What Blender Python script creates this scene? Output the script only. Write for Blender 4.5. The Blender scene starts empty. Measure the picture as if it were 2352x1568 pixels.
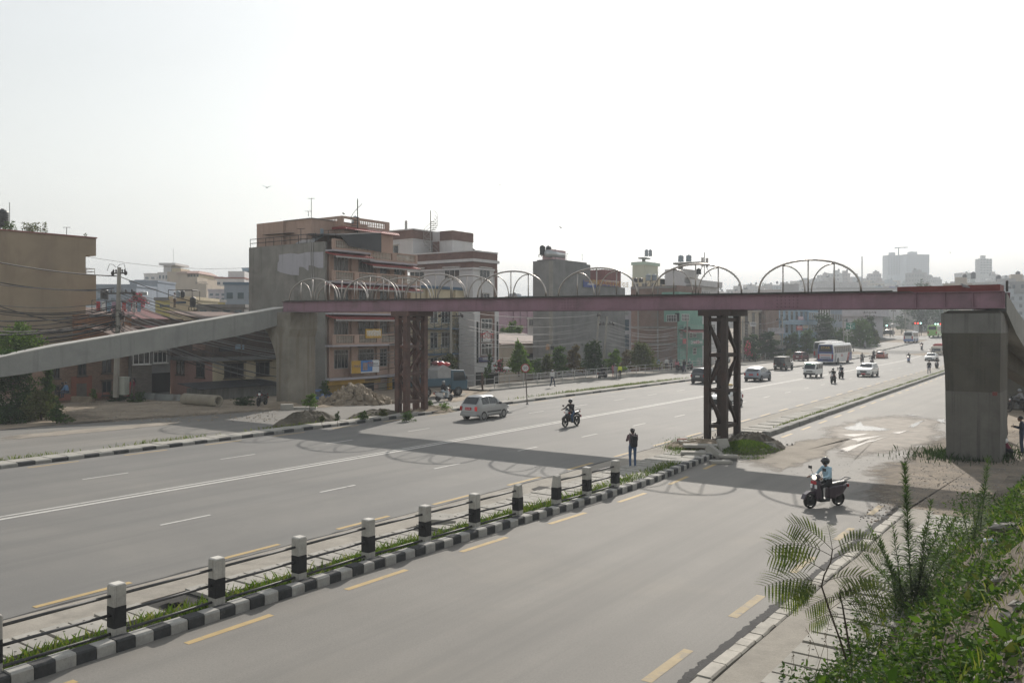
import bpy,math,random
import numpy as np
from mathutils import Vector,Matrix
rnd=random.Random(7)
npr=np.random.default_rng(7)
R=math.radians
sc=bpy.context.scene
col=sc.collection
# camera, world, sun, exposure
F=1960.0;CX=1176.0;HY=752.0;CAMZ=6.0
cam_d=bpy.data.cameras.new('camera');cam=bpy.data.objects.new('camera',cam_d);col.objects.link(cam)
cam_d.lens=36.0*F/2352.0;cam_d.sensor_width=36.0
cam_d.shift_y=-(784.0-HY)/2352.0
cam_d.clip_start=0.1;cam_d.clip_end=12000
cam.location=(0,0,CAMZ);cam.rotation_euler=(R(90),0,0)
sc.camera=cam
SUN_EL=R(31.0);SUN_AZ=R(16.0)
w=bpy.data.worlds.new('World');sc.world=w;w.use_nodes=True
nt=w.node_tree;nt.nodes.clear()
sky=nt.nodes.new('ShaderNodeTexSky');sky.sky_type='NISHITA';sky.sun_disc=False
sky.sun_elevation=SUN_EL;sky.sun_rotation=SUN_AZ;sky.altitude=1300
sky.air_density=2.2;sky.dust_density=3.5;sky.ozone_density=1.0
hs=nt.nodes.new('ShaderNodeHueSaturation');hs.inputs['Saturation'].default_value=0.22
hs.inputs['Value'].default_value=1.0
bg=nt.nodes.new('ShaderNodeBackground');bg.inputs['Strength'].default_value=0.135
wo=nt.nodes.new('ShaderNodeOutputWorld')
nt.links.new(sky.outputs[0],hs.inputs['Color']);nt.links.new(hs.outputs[0],bg.inputs[0]);nt.links.new(bg.outputs[0],wo.inputs[0])
sun_d=bpy.data.lights.new('sun','SUN');sun_d.energy=4.7;sun_d.angle=R(0.6);sun_d.color=(1.0,0.93,0.84)
sun=bpy.data.objects.new('sun',sun_d);col.objects.link(sun)
SV=Vector((math.sin(SUN_AZ)*math.cos(SUN_EL),math.cos(SUN_AZ)*math.cos(SUN_EL),math.sin(SUN_EL)))
sun.rotation_euler=(-SV).to_track_quat('-Z','Y').to_euler();sun.location=(30,60,90)
vs=sc.view_settings;vs.view_transform='Standard';vs.look='None';vs.exposure=0.12;vs.gamma=1.0
sc.cycles.use_denoising=True
sc.cycles.max_bounces=6;sc.cycles.diffuse_bounces=3;sc.cycles.glossy_bounces=2
sc.cycles.transparent_max_bounces=6;sc.cycles.volume_bounces=0
HAZE=0.0008
# coordinates
TH=R(35.5);US,UC=math.sin(TH),math.cos(TH)
RZ=-TH
def zr(s):
 d=s-150.0
 return 0.0 if d<=0 else (0.028*d if d>40 else 0.00035*d*d)
def st(s,t):return (s*US+t*UC,s*UC-t*US)
def drift(s,t0):return t0+(-.037+(-15-t0)*.00106)*max(0.0,s-30)+(.42*math.exp(-((s-28)/8)**2) if -16.5<t0<-13.8 else 0)
def rp(s,t0,dz=0.0):
 t=drift(s,t0);x,y=st(s,t);return (x,y,zr(s)+dz)
def G(px,py,z=0.0):
 Y=(CAMZ-z)*F/(py-HY);return Vector(((px-CX)/F*Y,Y,z))
def PT(px,py,Y):return Vector(((px-CX)/F*Y,Y,CAMZ+(HY-py)/F*Y))
def on_t(px,t):
 k=(px-CX)/F;Y=t/(k*UC-US);return Y*(k*US+UC),Y
def on_s(px,s):
 k=(px-CX)/F;Y=s/(k*US+UC);return Y*(k*UC-US),Y
def sof(p):return p[0]*US+p[1]*UC
def tof(p):return p[0]*UC-p[1]*US
def zat(py,Y):return CAMZ+(HY-py)/F*Y
def crop(x0,y0,w,ow):
 a=w/ow*.57422
 return lambda x,y:(x0*.57422+a*x,y0*.57422+a*y)
c1=crop(0,750,1060,1511);c2=crop(960,800,1100,2029);c3=crop(1900,950,1100,2156);c4=crop(2700,950,1396,2304)
c5=crop(0,1600,1400,1941);c6=crop(1300,1600,1400,1941);c7=crop(2600,1700,1496,2275)
zb=crop(380,1000,640,2352);zc=crop(0,1250,720,2258);zd=crop(640,1350,660,2352);ze=crop(1000,820,500,1960)
zf=crop(1250,1240,600,2138);zg=crop(1450,880,600,2138)
q1=crop(2100,980,460,2254);q2=crop(2500,980,600,2352);q3=crop(2420,1230,680,2352);q4=crop(3000,960,1096,2352)
q5=crop(3000,1220,820,2352);q6=crop(2700,1380,700,2352);q7=crop(3350,1250,500,2352)
# materials
MATS={}
def nd(t,k,**kw):
 n=t.nodes.new(k)
 for a,b in kw.items():
  if a in n.inputs:n.inputs[a].default_value=b
  else:setattr(n,a,b)
 return n
def mixc(t,fac,a,b,mode='MIX'):
 n=t.nodes.new('ShaderNodeMix');n.data_type='RGBA';n.blend_type=mode
 for sock,v in ((n.inputs[0],fac),(n.inputs[6],a),(n.inputs[7],b)):
  if hasattr(v,'links'):t.links.new(v,sock)
  elif isinstance(v,(tuple,list)):sock.default_value=(*v[:3],1)
  else:sock.default_value=v
 return n.outputs[2]
def ramp(t,src,lo,hi):
 n=t.nodes.new('ShaderNodeMapRange');n.inputs[1].default_value=lo;n.inputs[2].default_value=hi
 t.links.new(src,n.inputs[0]);return n.outputs[0]
def noise(t,vec,scale,detail=4,rough=.6,dist=0.0):
 n=nd(t,'ShaderNodeTexNoise',Scale=scale,Detail=detail,Roughness=rough,Distortion=dist)
 t.links.new(vec,n.inputs['Vector']);return n.outputs['Fac']
def mapping(t,vec,scale=(1,1,1),rot=(0,0,0)):
 n=t.nodes.new('ShaderNodeMapping');n.inputs['Scale'].default_value=scale;n.inputs['Rotation'].default_value=rot
 t.links.new(vec,n.inputs['Vector']);return n.outputs[0]
def M(name,c,rough=.8,var=.12,scale=2.0,metal=0.0,bump=0.0,bscale=20.0,streak=None,patch=None,brick=None,corr=None,spec=.5,emit=0.0,trans=0.0,fine=0.0,coat=0.0,alpha=1.0,stretch=None,tint=None,rvar=0.0,lane=None):
 """one procedural Principled material"""
 if name in MATS:return MATS[name]
 m=bpy.data.materials.new(name);m.use_nodes=True;t=m.node_tree
 b=t.nodes['Principled BSDF'];L=t.links.new
 tc=t.nodes.new('ShaderNodeTexCoord');vec=tc.outputs['Object']
 v0=vec
 if stretch:vec=mapping(t,vec,stretch)
 base=tuple(c[:3]);out=None
 if brick:
  mort,bs=brick
  sep=t.nodes.new('ShaderNodeSeparateXYZ');L(v0,sep.inputs[0])
  ad=t.nodes.new('ShaderNodeMath');ad.operation='ADD';L(sep.outputs[0],ad.inputs[0]);L(sep.outputs[1],ad.inputs[1])
  cb=t.nodes.new('ShaderNodeCombineXYZ');L(ad.outputs[0],cb.inputs[0]);L(sep.outputs[2],cb.inputs[1])
  br=nd(t,'ShaderNodeTexBrick',Scale=bs);L(cb.outputs[0],br.inputs['Vector'])
  br.inputs['Color1'].default_value=(*[x*1.2 for x in base],1);br.inputs['Color2'].default_value=(*[x*.75 for x in base],1)
  br.inputs['Mortar'].default_value=(*mort,1);br.inputs['Mortar Size'].default_value=.02
  br.inputs['Brick Width'].default_value=.5;br.inputs['Row Height'].default_value=.18
  out=br.outputs['Color']
 if var:
  n1=noise(t,vec,scale,5)
  f=ramp(t,n1,.3,.7)
  lo=tuple(x*(1-var) for x in base);hi=tuple(min(1,x*(1+var)) for x in base)
  if tint:hi=tint
  if out is None:out=mixc(t,f,lo,hi)
  else:out=mixc(t,ramp(t,n1,.2,.9),out,tuple(x*.55 for x in base))
 if fine:
  n2=noise(t,v0,26,4,.75);k=mixc(t,ramp(t,n2,.25,.75),tuple([1-fine]*3),tuple([1+fine*.6]*3))
  out=mixc(t,1.0,out if out is not None else base,k,'MULTIPLY')
 if streak:
  sv=mapping(t,v0,(streak[2],streak[2],.12));n3=noise(t,sv,1.0,6,.7)
  f3=ramp(t,n3,.52,.74);mm=t.nodes.new('ShaderNodeMath');mm.operation='MULTIPLY';mm.inputs[1].default_value=streak[1];L(f3,mm.inputs[0])
  out=mixc(t,mm.outputs[0],out if out is not None else base,streak[0])
 if patch:
  n4=noise(t,v0,patch[1],6,.62,.4);f4=ramp(t,n4,patch[2],patch[3]);out=mixc(t,f4,out if out is not None else base,patch[0])
 if lane:
  lv=mapping(t,mapping(t,v0,(1,1,1),(0,0,TH)),(lane[2],lane[2]*.02,1));n5=noise(t,lv,1.0,4,.6);f5=ramp(t,n5,.45,.72)
  mm=t.nodes.new('ShaderNodeMath');mm.operation='MULTIPLY';mm.inputs[1].default_value=lane[1];L(f5,mm.inputs[0]);out=mixc(t,mm.outputs[0],out,lane[0])
 if out is None:b.inputs['Base Color'].default_value=(*base,1)
 else:L(out,b.inputs['Base Color'])
 b.inputs['Roughness'].default_value=rough;b.inputs['Metallic'].default_value=metal
 if rvar:L(ramp2(t,noise(t,v0,scale*1.7,5),rough-rvar,rough+rvar),b.inputs['Roughness'])
 b.inputs['Specular IOR Level'].default_value=spec
 if coat:b.inputs['Coat Weight'].default_value=coat;b.inputs['Coat Roughness'].default_value=.08
 if emit:b.inputs['Emission Color'].default_value=(*base,1);b.inputs['Emission Strength'].default_value=emit
 if alpha<1:b.inputs['Alpha'].default_value=alpha
 h=None
 if corr:
  wv=nd(t,'ShaderNodeTexWave',Scale=corr[1]);wv.wave_profile='SIN';wv.bands_direction=corr[0];L(v0,wv.inputs['Vector']);h=wv.outputs['Fac']
  bp=nd(t,'ShaderNodeBump',Strength=.8,Distance=.03);L(h,bp.inputs['Height']);L(bp.outputs[0],b.inputs['Normal'])
 elif bump:
  h=noise(t,v0,bscale,5,.65);bp=nd(t,'ShaderNodeBump',Strength=bump,Distance=.03);L(h,bp.inputs['Height']);L(bp.outputs[0],b.inputs['Normal'])
 if trans:
  tr=t.nodes.new('ShaderNodeBsdfTranslucent')
  tr.inputs[0].default_value=(*[min(1,x*y) for x,y in zip(base,(1.7,1.9,.7))],1)
  ms=t.nodes.new('ShaderNodeMixShader');ms.inputs[0].default_value=trans
  L(b.outputs[0],ms.inputs[1]);L(tr.outputs[0],ms.inputs[2]);L(ms.outputs[0],t.nodes['Material Output'].inputs[0])
 MATS[name]=m;return m
def ramp2(t,src,a,b):
 n=t.nodes.new('ShaderNodeMapRange');n.inputs[1].default_value=.3;n.inputs[2].default_value=.7
 n.inputs[3].default_value=a;n.inputs[4].default_value=b;t.links.new(src,n.inputs[0]);return n.outputs[0]
# mesh building
class MB:
 def __init__(s):s.v=[];s.f=[];s.m=[]
 def add(s,vs,fs,mi=0):
  o=len(s.v);s.v+=[tuple(x) for x in vs];s.f+=[tuple(i+o for i in f) for f in fs];s.m+=[mi]*len(fs);return s
 def box(s,x0,x1,y0,y1,z0,z1,mi=0):
  return s.add([(x0,y0,z0),(x1,y0,z0),(x1,y1,z0),(x0,y1,z0),(x0,y0,z1),(x1,y0,z1),(x1,y1,z1),(x0,y1,z1)],[(0,3,2,1),(4,5,6,7),(0,1,5,4),(1,2,6,5),(2,3,7,6),(3,0,4,7)],mi)
 def cbox(s,c,sz,mi=0):return s.box(c[0]-sz[0]/2,c[0]+sz[0]/2,c[1]-sz[1]/2,c[1]+sz[1]/2,c[2]-sz[2]/2,c[2]+sz[2]/2,mi)
 def hexa(s,p,mi=0):return s.add(p,[(0,3,2,1),(4,5,6,7),(0,1,5,4),(1,2,6,5),(2,3,7,6),(3,0,4,7)],mi)
 def beam(s,a,b,w,h,mi=0,up=(0,0,1)):
  a=Vector(a);b=Vector(b);d=(b-a).normalized();u=Vector(up)
  if abs(d.dot(u))>.98:u=Vector((1,0,0))
  x=d.cross(u).normalized()*(w/2);y=x.cross(d).normalized()*(h/2)
  return s.hexa([a-x-y,a+x-y,b+x-y,b-x-y,a-x+y,a+x+y,b+x+y,b-x+y],mi)
 def tube(s,pts,r,n=8,mi=0,caps=True):
  P=[Vector(p) for p in pts];k=len(P);rr=r if isinstance(r,(list,tuple)) else [r]*k
  vs=[];pn=None
  for i in range(k):
   d=(P[min(i+1,k-1)]-P[max(i-1,0)])
   d=d.normalized() if d.length>1e-9 else Vector((0,0,1))
   if pn is None:pn=d.cross(Vector((0,0,1)) if abs(d.z)<.9 else Vector((1,0,0))).normalized()
   else:
    pn=(pn-d*pn.dot(d));pn=pn.normalized() if pn.length>1e-6 else d.orthogonal().normalized()
   q=d.cross(pn)
   for j in range(n):
    a=2*math.pi*j/n;vs.append(P[i]+(pn*math.cos(a)+q*math.sin(a))*rr[i])
  fs=[(i*n+j,i*n+(j+1)%n,(i+1)*n+(j+1)%n,(i+1)*n+j) for i in range(k-1) for j in range(n)]
  if caps:fs+=[tuple(range(n))[::-1],tuple((k-1)*n+j for j in range(n))]
  return s.add(vs,fs,mi)
 def lathe(s,prof,n=16,c=(0,0,0),axis='z',mi=0,caps=True):
  vs=[]
  for r,z in prof:
   for j in range(n):
    a=2*math.pi*j/n;x,y=r*math.cos(a),r*math.sin(a)
    p=(x,y,z) if axis=='z' else ((z,x,y) if axis=='x' else (x,z,y))
    vs.append((p[0]+c[0],p[1]+c[1],p[2]+c[2]))
  k=len(prof)
  fs=[(i*n+j,i*n+(j+1)%n,(i+1)*n+(j+1)%n,(i+1)*n+j) for i in range(k-1) for j in range(n)]
  if caps:fs+=[tuple(range(n))[::-1],tuple((k-1)*n+j for j in range(n))]
  return s.add(vs,fs,mi)
 def prism(s,poly,a,b,axis='x',mi=0):
  def P(q,h):return (h,q[0],q[1]) if axis=='x' else ((q[0],h,q[1]) if axis=='y' else (q[0],q[1],h))
  n=len(poly);vs=[P(q,a) for q in poly]+[P(q,b) for q in poly]
  return s.add(vs,[tuple(range(n))[::-1],tuple(range(n,2*n))]+[(i,(i+1)%n,n+(i+1)%n,n+i) for i in range(n)],mi)
 def ball(s,c,r,n=10,mi=0,sq=(1,1,1)):
  m=max(4,n//2);prof=[(math.sin(math.pi*(i+.02)/(m+.04)),-math.cos(math.pi*(i+.02)/(m+.04))) for i in range(m+1)]
  o=len(s.v);s.lathe([(a*r,b*r) for a,b in prof],n,(0,0,0),'z',mi)
  for i in range(o,len(s.v)):x=s.v[i];s.v[i]=(x[0]*sq[0]+c[0],x[1]*sq[1]+c[1],x[2]*sq[2]+c[2])
  return s
 def rot(s,o,mat):
  for i in range(o,len(s.v)):s.v[i]=tuple(mat@Vector(s.v[i]))
  return s
 def mesh(s,name,mats,smooth=False):
  me=bpy.data.meshes.new(name);me.from_pydata(s.v,[],s.f)
  for m in (mats if isinstance(mats,(list,tuple)) else [mats]):me.materials.append(m)
  if any(s.m):me.polygons.foreach_set('material_index',s.m)
  if smooth:me.polygons.foreach_set('use_smooth',[True]*len(s.f))
  me.update();return me
 def obj(s,name,mats,parent=None,smooth=False,loc=None,rz=None,bevel=0,auto=False):
  return link(name,s.mesh(name,mats,smooth),parent,loc,rz,bevel)
def link(name,me,parent=None,loc=None,rz=None,bevel=0):
 o=bpy.data.objects.new(name,me);col.objects.link(o)
 if parent:o.parent=parent
 if loc is not None:o.location=loc
 if rz is not None:o.rotation_euler=(0,0,rz)
 if bevel:
  b=o.modifiers.new('bevel','BEVEL');b.width=bevel;b.segments=2;b.limit_method='ANGLE'
 return o
def tag(o,label=None,cat=None,group=None,kind=None):
 if label:o['label']=label
 if cat:o['category']=cat
 if group:o['group']=group
 if kind:o['kind']=kind
 return o
def thing(name,label,cat,loc=(0,0,0),rz=0.0,group=None):
 o=bpy.data.objects.new(name,None);col.objects.link(o);o.empty_display_size=.3
 o.location=loc;o.rotation_euler=(0,0,rz);return tag(o,label,cat,group)
def struct(o):o['kind']='structure';return o
def stuff(o,label,cat):return tag(o,label,cat,None,'stuff')
KIDS={}
def kids(o):return [c for c in bpy.data.objects if c.parent==o]
def dup(root,loc,rz,label,group=None,swap=None,scale=None):
 """a copy of a thing with copies of its parts and sub-parts (mesh data shared)"""
 tree=KIDS.get(root.name)
 if tree is None:tree=KIDS[root.name]=[(c,kids(c)) for c in kids(root)]
 r=root.copy();col.objects.link(r);r.location=loc;r.rotation_euler=(0,0,rz);r['label']=label
 if scale:r.scale=scale if isinstance(scale,tuple) else (scale,)*3
 if group:r['group']=group
 def sw(o):
  if swap and o.data:
   for i,sl in enumerate(o.material_slots):
    if sl.material and sl.material.name in swap:
     nm=swap[sl.material.name];sl.link='OBJECT';sl.material=nm
 sw(r)
 for c,gs in tree:
  d=c.copy();col.objects.link(d);d.parent=r;sw(d)
  for g in gs:e=g.copy();col.objects.link(e);e.parent=d;sw(e)
 return r
def fastmesh(name,V,Q,mats,mi=None,smooth=False):
 """V (n,3) and Q (m,4) numpy arrays -> mesh"""
 me=bpy.data.meshes.new(name);n,m=len(V),len(Q);k=Q.shape[1]
 me.vertices.add(n);me.vertices.foreach_set('co',np.asarray(V,np.float32).ravel())
 me.loops.add(m*k);me.loops.foreach_set('vertex_index',np.asarray(Q,np.int32).ravel())
 me.polygons.add(m);me.polygons.foreach_set('loop_start',np.arange(0,m*k,k,dtype=np.int32));me.polygons.foreach_set('loop_total',np.full(m,k,np.int32))
 for x in (mats if isinstance(mats,(list,tuple)) else [mats]):me.materials.append(x)
 if mi is not None:me.polygons.foreach_set('material_index',np.asarray(mi,np.int32))
 if smooth:me.polygons.foreach_set('use_smooth',np.ones(m,bool))
 me.update(calc_edges=True);me.validate();return me
def leafmesh(name,P,size,mats,aspect=.45,up=.3,seed=1,D=None,sizevar=.5):
 """leaf-shaped quads at points P, random directions (or along D)"""
 g=np.random.default_rng(seed);n=len(P);P=np.asarray(P)
 d=g.normal(size=(n,3)) if D is None else np.asarray(D)+g.normal(size=(n,3))*.25
 if D is None:d[:,2]=d[:,2]*.6+up
 d/=np.linalg.norm(d,axis=1)[:,None]+1e-9
 e=np.cross(d,g.normal(size=(n,3)));e/=np.linalg.norm(e,axis=1)[:,None]+1e-9
 L=size*(1-sizevar/2+sizevar*g.random(n))[:,None];W_=L*aspect
 V=np.stack([P,P+d*L*.45+e*W_*.5,P+d*L,P+d*L*.45-e*W_*.5],1).reshape(-1,3)
 Q=np.arange(n*4).reshape(n,4)
 k=len(mats) if isinstance(mats,(list,tuple)) else 1
 return fastmesh(name,V,Q,mats,g.integers(0,k,n) if k>1 else None)
def clump_points(clumps,n,seed=1,shell=.55):
 """points through ellipsoid clumps [(centre, (rx,ry,rz))]"""
 g=np.random.default_rng(seed);vol=np.array([r[0]*r[1]*r[2] for c,r in clumps])**.67;vol/=vol.sum();out=[]
 for (c,r),f in zip(clumps,vol):
  k=max(3,int(n*f));d=g.normal(size=(k,3));d/=np.linalg.norm(d,axis=1)[:,None]
  q=(shell+(1-shell)*g.random(k))*(1+.12*g.normal(size=k));out.append(np.array(c)+d*q[:,None]*np.array(r))
 return np.concatenate(out)
# materials used all over
ASPH=M('asphalt',(.160,.156,.147),.8,.10,.22,fine=.25,bump=.2,bscale=70,patch=((.20,.19,.172),.11,.48,.75),lane=((.12,.118,.113),.8,.9))
SERV=M('asphalt_service',(.190,.180,.163),.8,.10,.25,fine=.25,bump=.2,bscale=70,patch=((.235,.215,.182),.14,.5,.8),lane=((.13,.125,.115),.9,.8))
TAR=M('tar_edge',(.035,.034,.034),.9,.3,3,bump=.6,bscale=25)
DIRT=M('dirt',(.30,.24,.175),.95,.25,.5,fine=.3,bump=.6,bscale=9,patch=((.19,.165,.135),.5,.5,.7))
DUST=M('dusty_concrete',(.30,.275,.235),.92,.2,.8,fine=.2,bump=.3,bscale=30,patch=((.20,.185,.16),.8,.52,.7))
SLAB=M('slab_concrete',(.34,.325,.29),.9,.16,1.3,fine=.15,bump=.2,bscale=30)
GAP=M('dark_gap',(.03,.028,.025),.95,0)
CONC=M('concrete',(.27,.265,.25),.9,.2,.6,fine=.12,bump=.3,bscale=8,streak=((.11,.105,.10),.6,2.2),patch=((.20,.20,.195),.35,.5,.7))
KBLK=M('kerb_black',(.05,.051,.052),.85,.35,3,fine=.3,bump=.3,patch=((.16,.155,.145),2.5,.6,.8))
KWHT=M('kerb_white',(.36,.35,.325),.85,.2,3,fine=.2,bump=.3,patch=((.22,.21,.19),2.2,.55,.75))
KGRY=M('kerb_grey',(.27,.265,.245),.9,.25,1.2,fine=.2,bump=.3,streak=((.1,.1,.095),.6,3))
YEL=M('paint_yellow',(.41,.295,.13),.75,.12,3,patch=((.26,.23,.17),3.5,.58,.72))
WHT=M('paint_white',(.52,.51,.48),.75,.1,3,patch=((.27,.26,.24),3.0,.55,.72))
GRASS=M('grass_blade',(.085,.125,.025),.85,.35,1.5,trans=.3,spec=.12)
GRASS2=M('grass_dry',(.16,.17,.06),.7,.3,1.5,trans=.3)
WEED=M('weed_leaf',(.034,.072,.014),.8,.35,4,trans=.25,spec=.15)
WEED2=M('weed_leaf_light',(.07,.12,.024),.8,.3,4,trans=.3,spec=.15)
STONE=M('rubble_stone',(.29,.24,.18),.9,.35,1.5,fine=.2,bump=.5,bscale=12)
GRAVEL=M('gravel_grey',(.24,.225,.20),.9,.3,6,bump=.3)
PEBBLE=M('pebble',(.22,.20,.175),.9,.4,9,bump=.2,bscale=30)
LAND=M('far_land',(.16,.155,.13),.95,.3,.02,fine=0)
GREEN_H=M('hill_green',(.06,.085,.04),.95,.4,.03)
# terrain
def ground_z(X,Y):
 s,t=sof((X,Y)),tof((X,Y));z=zr(s) if t<60 else zr(s)
 z=min(z,9.0)
 k=X/max(Y,1);a=min(1,max(0,(k-.13)/.25));b=min(1,max(0,(Y-420)/560))
 z+=40*(a*a*(3-2*a))*(b*b*(3-2*b))
 if t<-53 and Y>60:z-=min(1.6,(-53-t)*.12)*(1 if s>72 else 0)
 return z
xs=np.concatenate([np.arange(-900,-120,60),np.arange(-120,160,8),np.arange(160,1300,30)])
ys=np.concatenate([np.arange(-40,330,8),np.arange(330,1250,30),np.arange(1250,3000,250)])
V=np.array([(x,y,ground_z(x,y)-.06) for y in ys for x in xs]);nx=len(xs)
Q=np.array([(j*nx+i,j*nx+i+1,(j+1)*nx+i+1,(j+1)*nx+i) for j in range(len(ys)-1) for i in range(nx-1)])
struct(link('ground',fastmesh('ground',V,Q,DIRT,smooth=True)))
# roads: strips along the road frame
def strip(mb,s0,s1,ta,tb,dz=0.0,mi=0,step=4.0,jag=0.0,jb=0.0):
 n=max(1,int(math.ceil((s1-s0)/step)));vs=[]
 for i in range(n+1):
  s=s0+(s1-s0)*i/n
  vs+=[rp(s,ta+(rnd.uniform(-jag,jag) if jag else 0),dz),rp(s,tb+(rnd.uniform(-jb,jb) if jb else 0),dz)]
 mb.add(vs,[(2*i,2*i+1,2*i+3,2*i+2) for i in range(n)],mi)
def kerb(mb,s0,s1,ta,tb,h,blk=None,mis=(0,),z0=-.05,gapw=.012):
 """a kerb of separate blocks"""
 blk=blk or 3.0;i=0;s=s0
 while s<s1-.01:
  e=min(s1,s+blk);j=rnd.uniform(-.022,.022);zz=rnd.uniform(-.02,.016);c=.03
  a0,a1=rp(s+gapw,ta+j),rp(s+gapw,tb+j);b0,b1=rp(e,ta+j),rp(e,tb+j)
  def q(p,z):return (p[0],p[1],p[2]+z)
  d0,d1=rp(s+gapw,ta+j+c),rp(s+gapw,tb+j-c);f0,f1=rp(e,ta+j+c),rp(e,tb+j-c);H=h+zz
  vs=[q(a0,z0),q(a1,z0),q(a1,H-c),q(d1,H),q(d0,H),q(a0,H-c),q(b0,z0),q(b1,z0),q(b1,H-c),q(f1,H),q(f0,H),q(b0,H-c)]
  mb.add(vs,[(0,1,2,3,4,5),(11,10,9,8,7,6)]+[(k,6+k,6+(k+1)%6,(k+1)%6) for k in range(6)],mis[i%len(mis)])
  s=e;i+=1
mb=MB();strip(mb,-8,262,-38.75,-18.6,0,jb=.05,step=2.5);struct(mb.obj('main_road',ASPH))
mb=MB();strip(mb,-8,250,-15.2,-6.05,.004,step=2.5,jb=.06);struct(mb.obj('service_road',SERV))
mb=MB()
for s in np.arange(-8,232,4.0):
 lo=-53.2 if s<26 else (-53.2+(s-26)*.22 if s<47 else -48.6)
 lo2=-53.2 if s+4<26 else (-53.2+(s-22)*.22 if s+4<47 else -48.6)
 mb.add([rp(s,lo,.004),rp(s,-40.0,.004),rp(s+4,-40.0,.004),rp(s+4,lo2,.004)],[(0,1,2,3)])
struct(mb.obj('far_service_road',SERV))
mb=MB();mb.add([(*st(248,-90),zr(248)+.01),(*st(248,30),zr(248)+.01),(*st(276,30),zr(276)+.01),(*st(276,-90),zr(276)+.01)],[(0,1,2,3)])
strip(mb,276,420,-36,-16,.012,step=12);struct(mb.obj('cross_road',ASPH))
mb=MB()
def dash(t0,s0,L,wd=.17,mi=0,dz=.008):strip(mb,s0,s0+L,t0-wd/2,t0+wd/2,dz,mi,step=1.0,jag=.006)
for k in range(-2,34):
 dash(-14.45,9.6+4.1*k,2.0);dash(-18.98,8.95+4.35*k,2.2)
 if k<14 and not 6<=k<=9:dash(-6.55,13.1+3.95*k,1.75,.2,2)
for k in range(-4,36):dash(-38.1,9+4.35*k,2.2,.15)
for k in range(-4,34):dash(-23.75,14.9+6.35*k,1.75,.12,1);dash(-33.4,17.6+6.35*k,1.9,.11,1)
strip(mb,-8,205,-28.98,-28.84,.008,1,step=3,jag=.01);strip(mb,-8,205,-28.62,-28.42,.008,1,step=3,jag=.01)
struct(mb.obj('road_marking',[YEL,WHT,M('paint_yellow_worn',(.34,.265,.15),.8,.15,3,patch=((.22,.2,.165),4,.5,.68))]))
mb=MB()
strip(mb,-8,40,-18.72,-18.5,.012,0,.35,.05,.07);strip(mb,40,150,-18.72,-18.5,.012,0,.8,.04,.05)
strip(mb,-4,31,-6.13,-5.93,.016,0,.09,.045,.03);strip(mb,8,44,-53.6,-53.2,.012,0,1,.15,.1)
struct(mb.obj('tar_edge',TAR))
# near median: dusty shoulder, drain slabs, grass strip, painted kerb
mb=MB();strip(mb,-6,230,-18.6,-17.35,.018,0,2.0,.0,.0);struct(mb.obj('shoulder_strip',DUST))
mb=MB();strip(mb,-6,190,-17.3,-15.3,.02,0,4);struct(mb.obj('median_bed',GAP))
def slabs(mb,s0,s1,ta,tb,w_,gap,h,holes=True,skip=(),jit=.015,mi=0,mh=1):
 s=s0
 while s<s1:
  e=s+w_*rnd.uniform(.92,1.08)
  if not any(a<s<b for a,b in skip):
   z=h+rnd.uniform(-jit,jit);sk=rnd.uniform(-.03,.03)
   p=[rp(s,ta),rp(s+sk,tb),rp(e-gap+sk,tb),rp(e-gap,ta)]
   mb.hexa([(x,y,zz-.05) for x,y,zz in p]+[(x,y,zz+z) for x,y,zz in p],mi)
   if holes and s<60:
    for f in (.18,.5,.82):
     c=rp((s+e-gap)/2+rnd.uniform(-.03,.03),ta+(tb-ta)*f);r=.028
     mb.add([(c[0]+r*math.cos(a*1.047),c[1]+r*math.sin(a*1.047),c[2]+z+.004) for a in range(6)],[tuple(range(6))],mh)
  s=e
mb=MB();slabs(mb,-4,38,-17.25,-16.25,.52,.065,.09,True,((10.3,10.9),(18.4,19.2)));slabs(mb,47,175,-17.3,-15.75,.6,.05,.12,True)
slabs(mb,27,38.5,-16.2,-15.55,.9,.03,.13,False)
struct(mb.obj('median_pavement',[SLAB,GAP]))
mb=MB();kerb(mb,-4,39.5,-15.4,-15.08,.22,.37,(0,1));kerb(mb,46.5,200,-15.55,-15.1,.26,1.2,(2,))
struct(mb.obj('near_kerb',[KBLK,KWHT,KGRY]))
# far median
mb=MB();strip(mb,-6,225,-40.1,-38.8,.02,0,6);struct(mb.obj('far_median_bed',GAP))
mb=MB();slabs(mb,-4,222,-40.05,-38.95,.75,.05,.16,False);struct(mb.obj('far_median_pavement',[SLAB,GAP]))
mb=MB();kerb(mb,-4,50,-38.98,-38.72,.17,.72,(0,2));kerb(mb,50,224,-38.98,-38.72,.17,1.6,(2,2,0));struct(mb.obj('far_kerb',[KBLK,KWHT,KGRY]))
# footpath beyond the far service road (with a bay for the crossing)
mb=MB();strip(mb,64.5,225,-53.5,-48.5,.10,0,4);struct(mb.obj('footpath',DUST))
mb=MB();kerb(mb,64.5,225,-48.7,-48.4,.16,1.5,(0,));struct(mb.obj('footpath_kerb',KGRY))
# right edge of the near service road: paver kerb, gutter, drain slabs
PAV=M('paver',(.40,.375,.33),.9,.25,1.7,fine=.12,bump=.2)
mb=MB();kerb(mb,-4,30,-5.9,-5.6,.10,.36,(0,),gapw=.02);struct(mb.obj('right_kerb',PAV))
mb=MB();strip(mb,-4,30.5,-5.58,-4.9,.05,0,2,.01,.03);struct(mb.obj('gutter_strip',DUST))
mb=MB();strip(mb,-4,30,-4.9,-3.0,.02,0,4);struct(mb.obj('right_bed',GAP))
mb=MB();slabs(mb,-4,29.5,-4.88,-3.3,.58,.085,.11,True);struct(mb.obj('right_pavement',[SLAB,GAP]))
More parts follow.
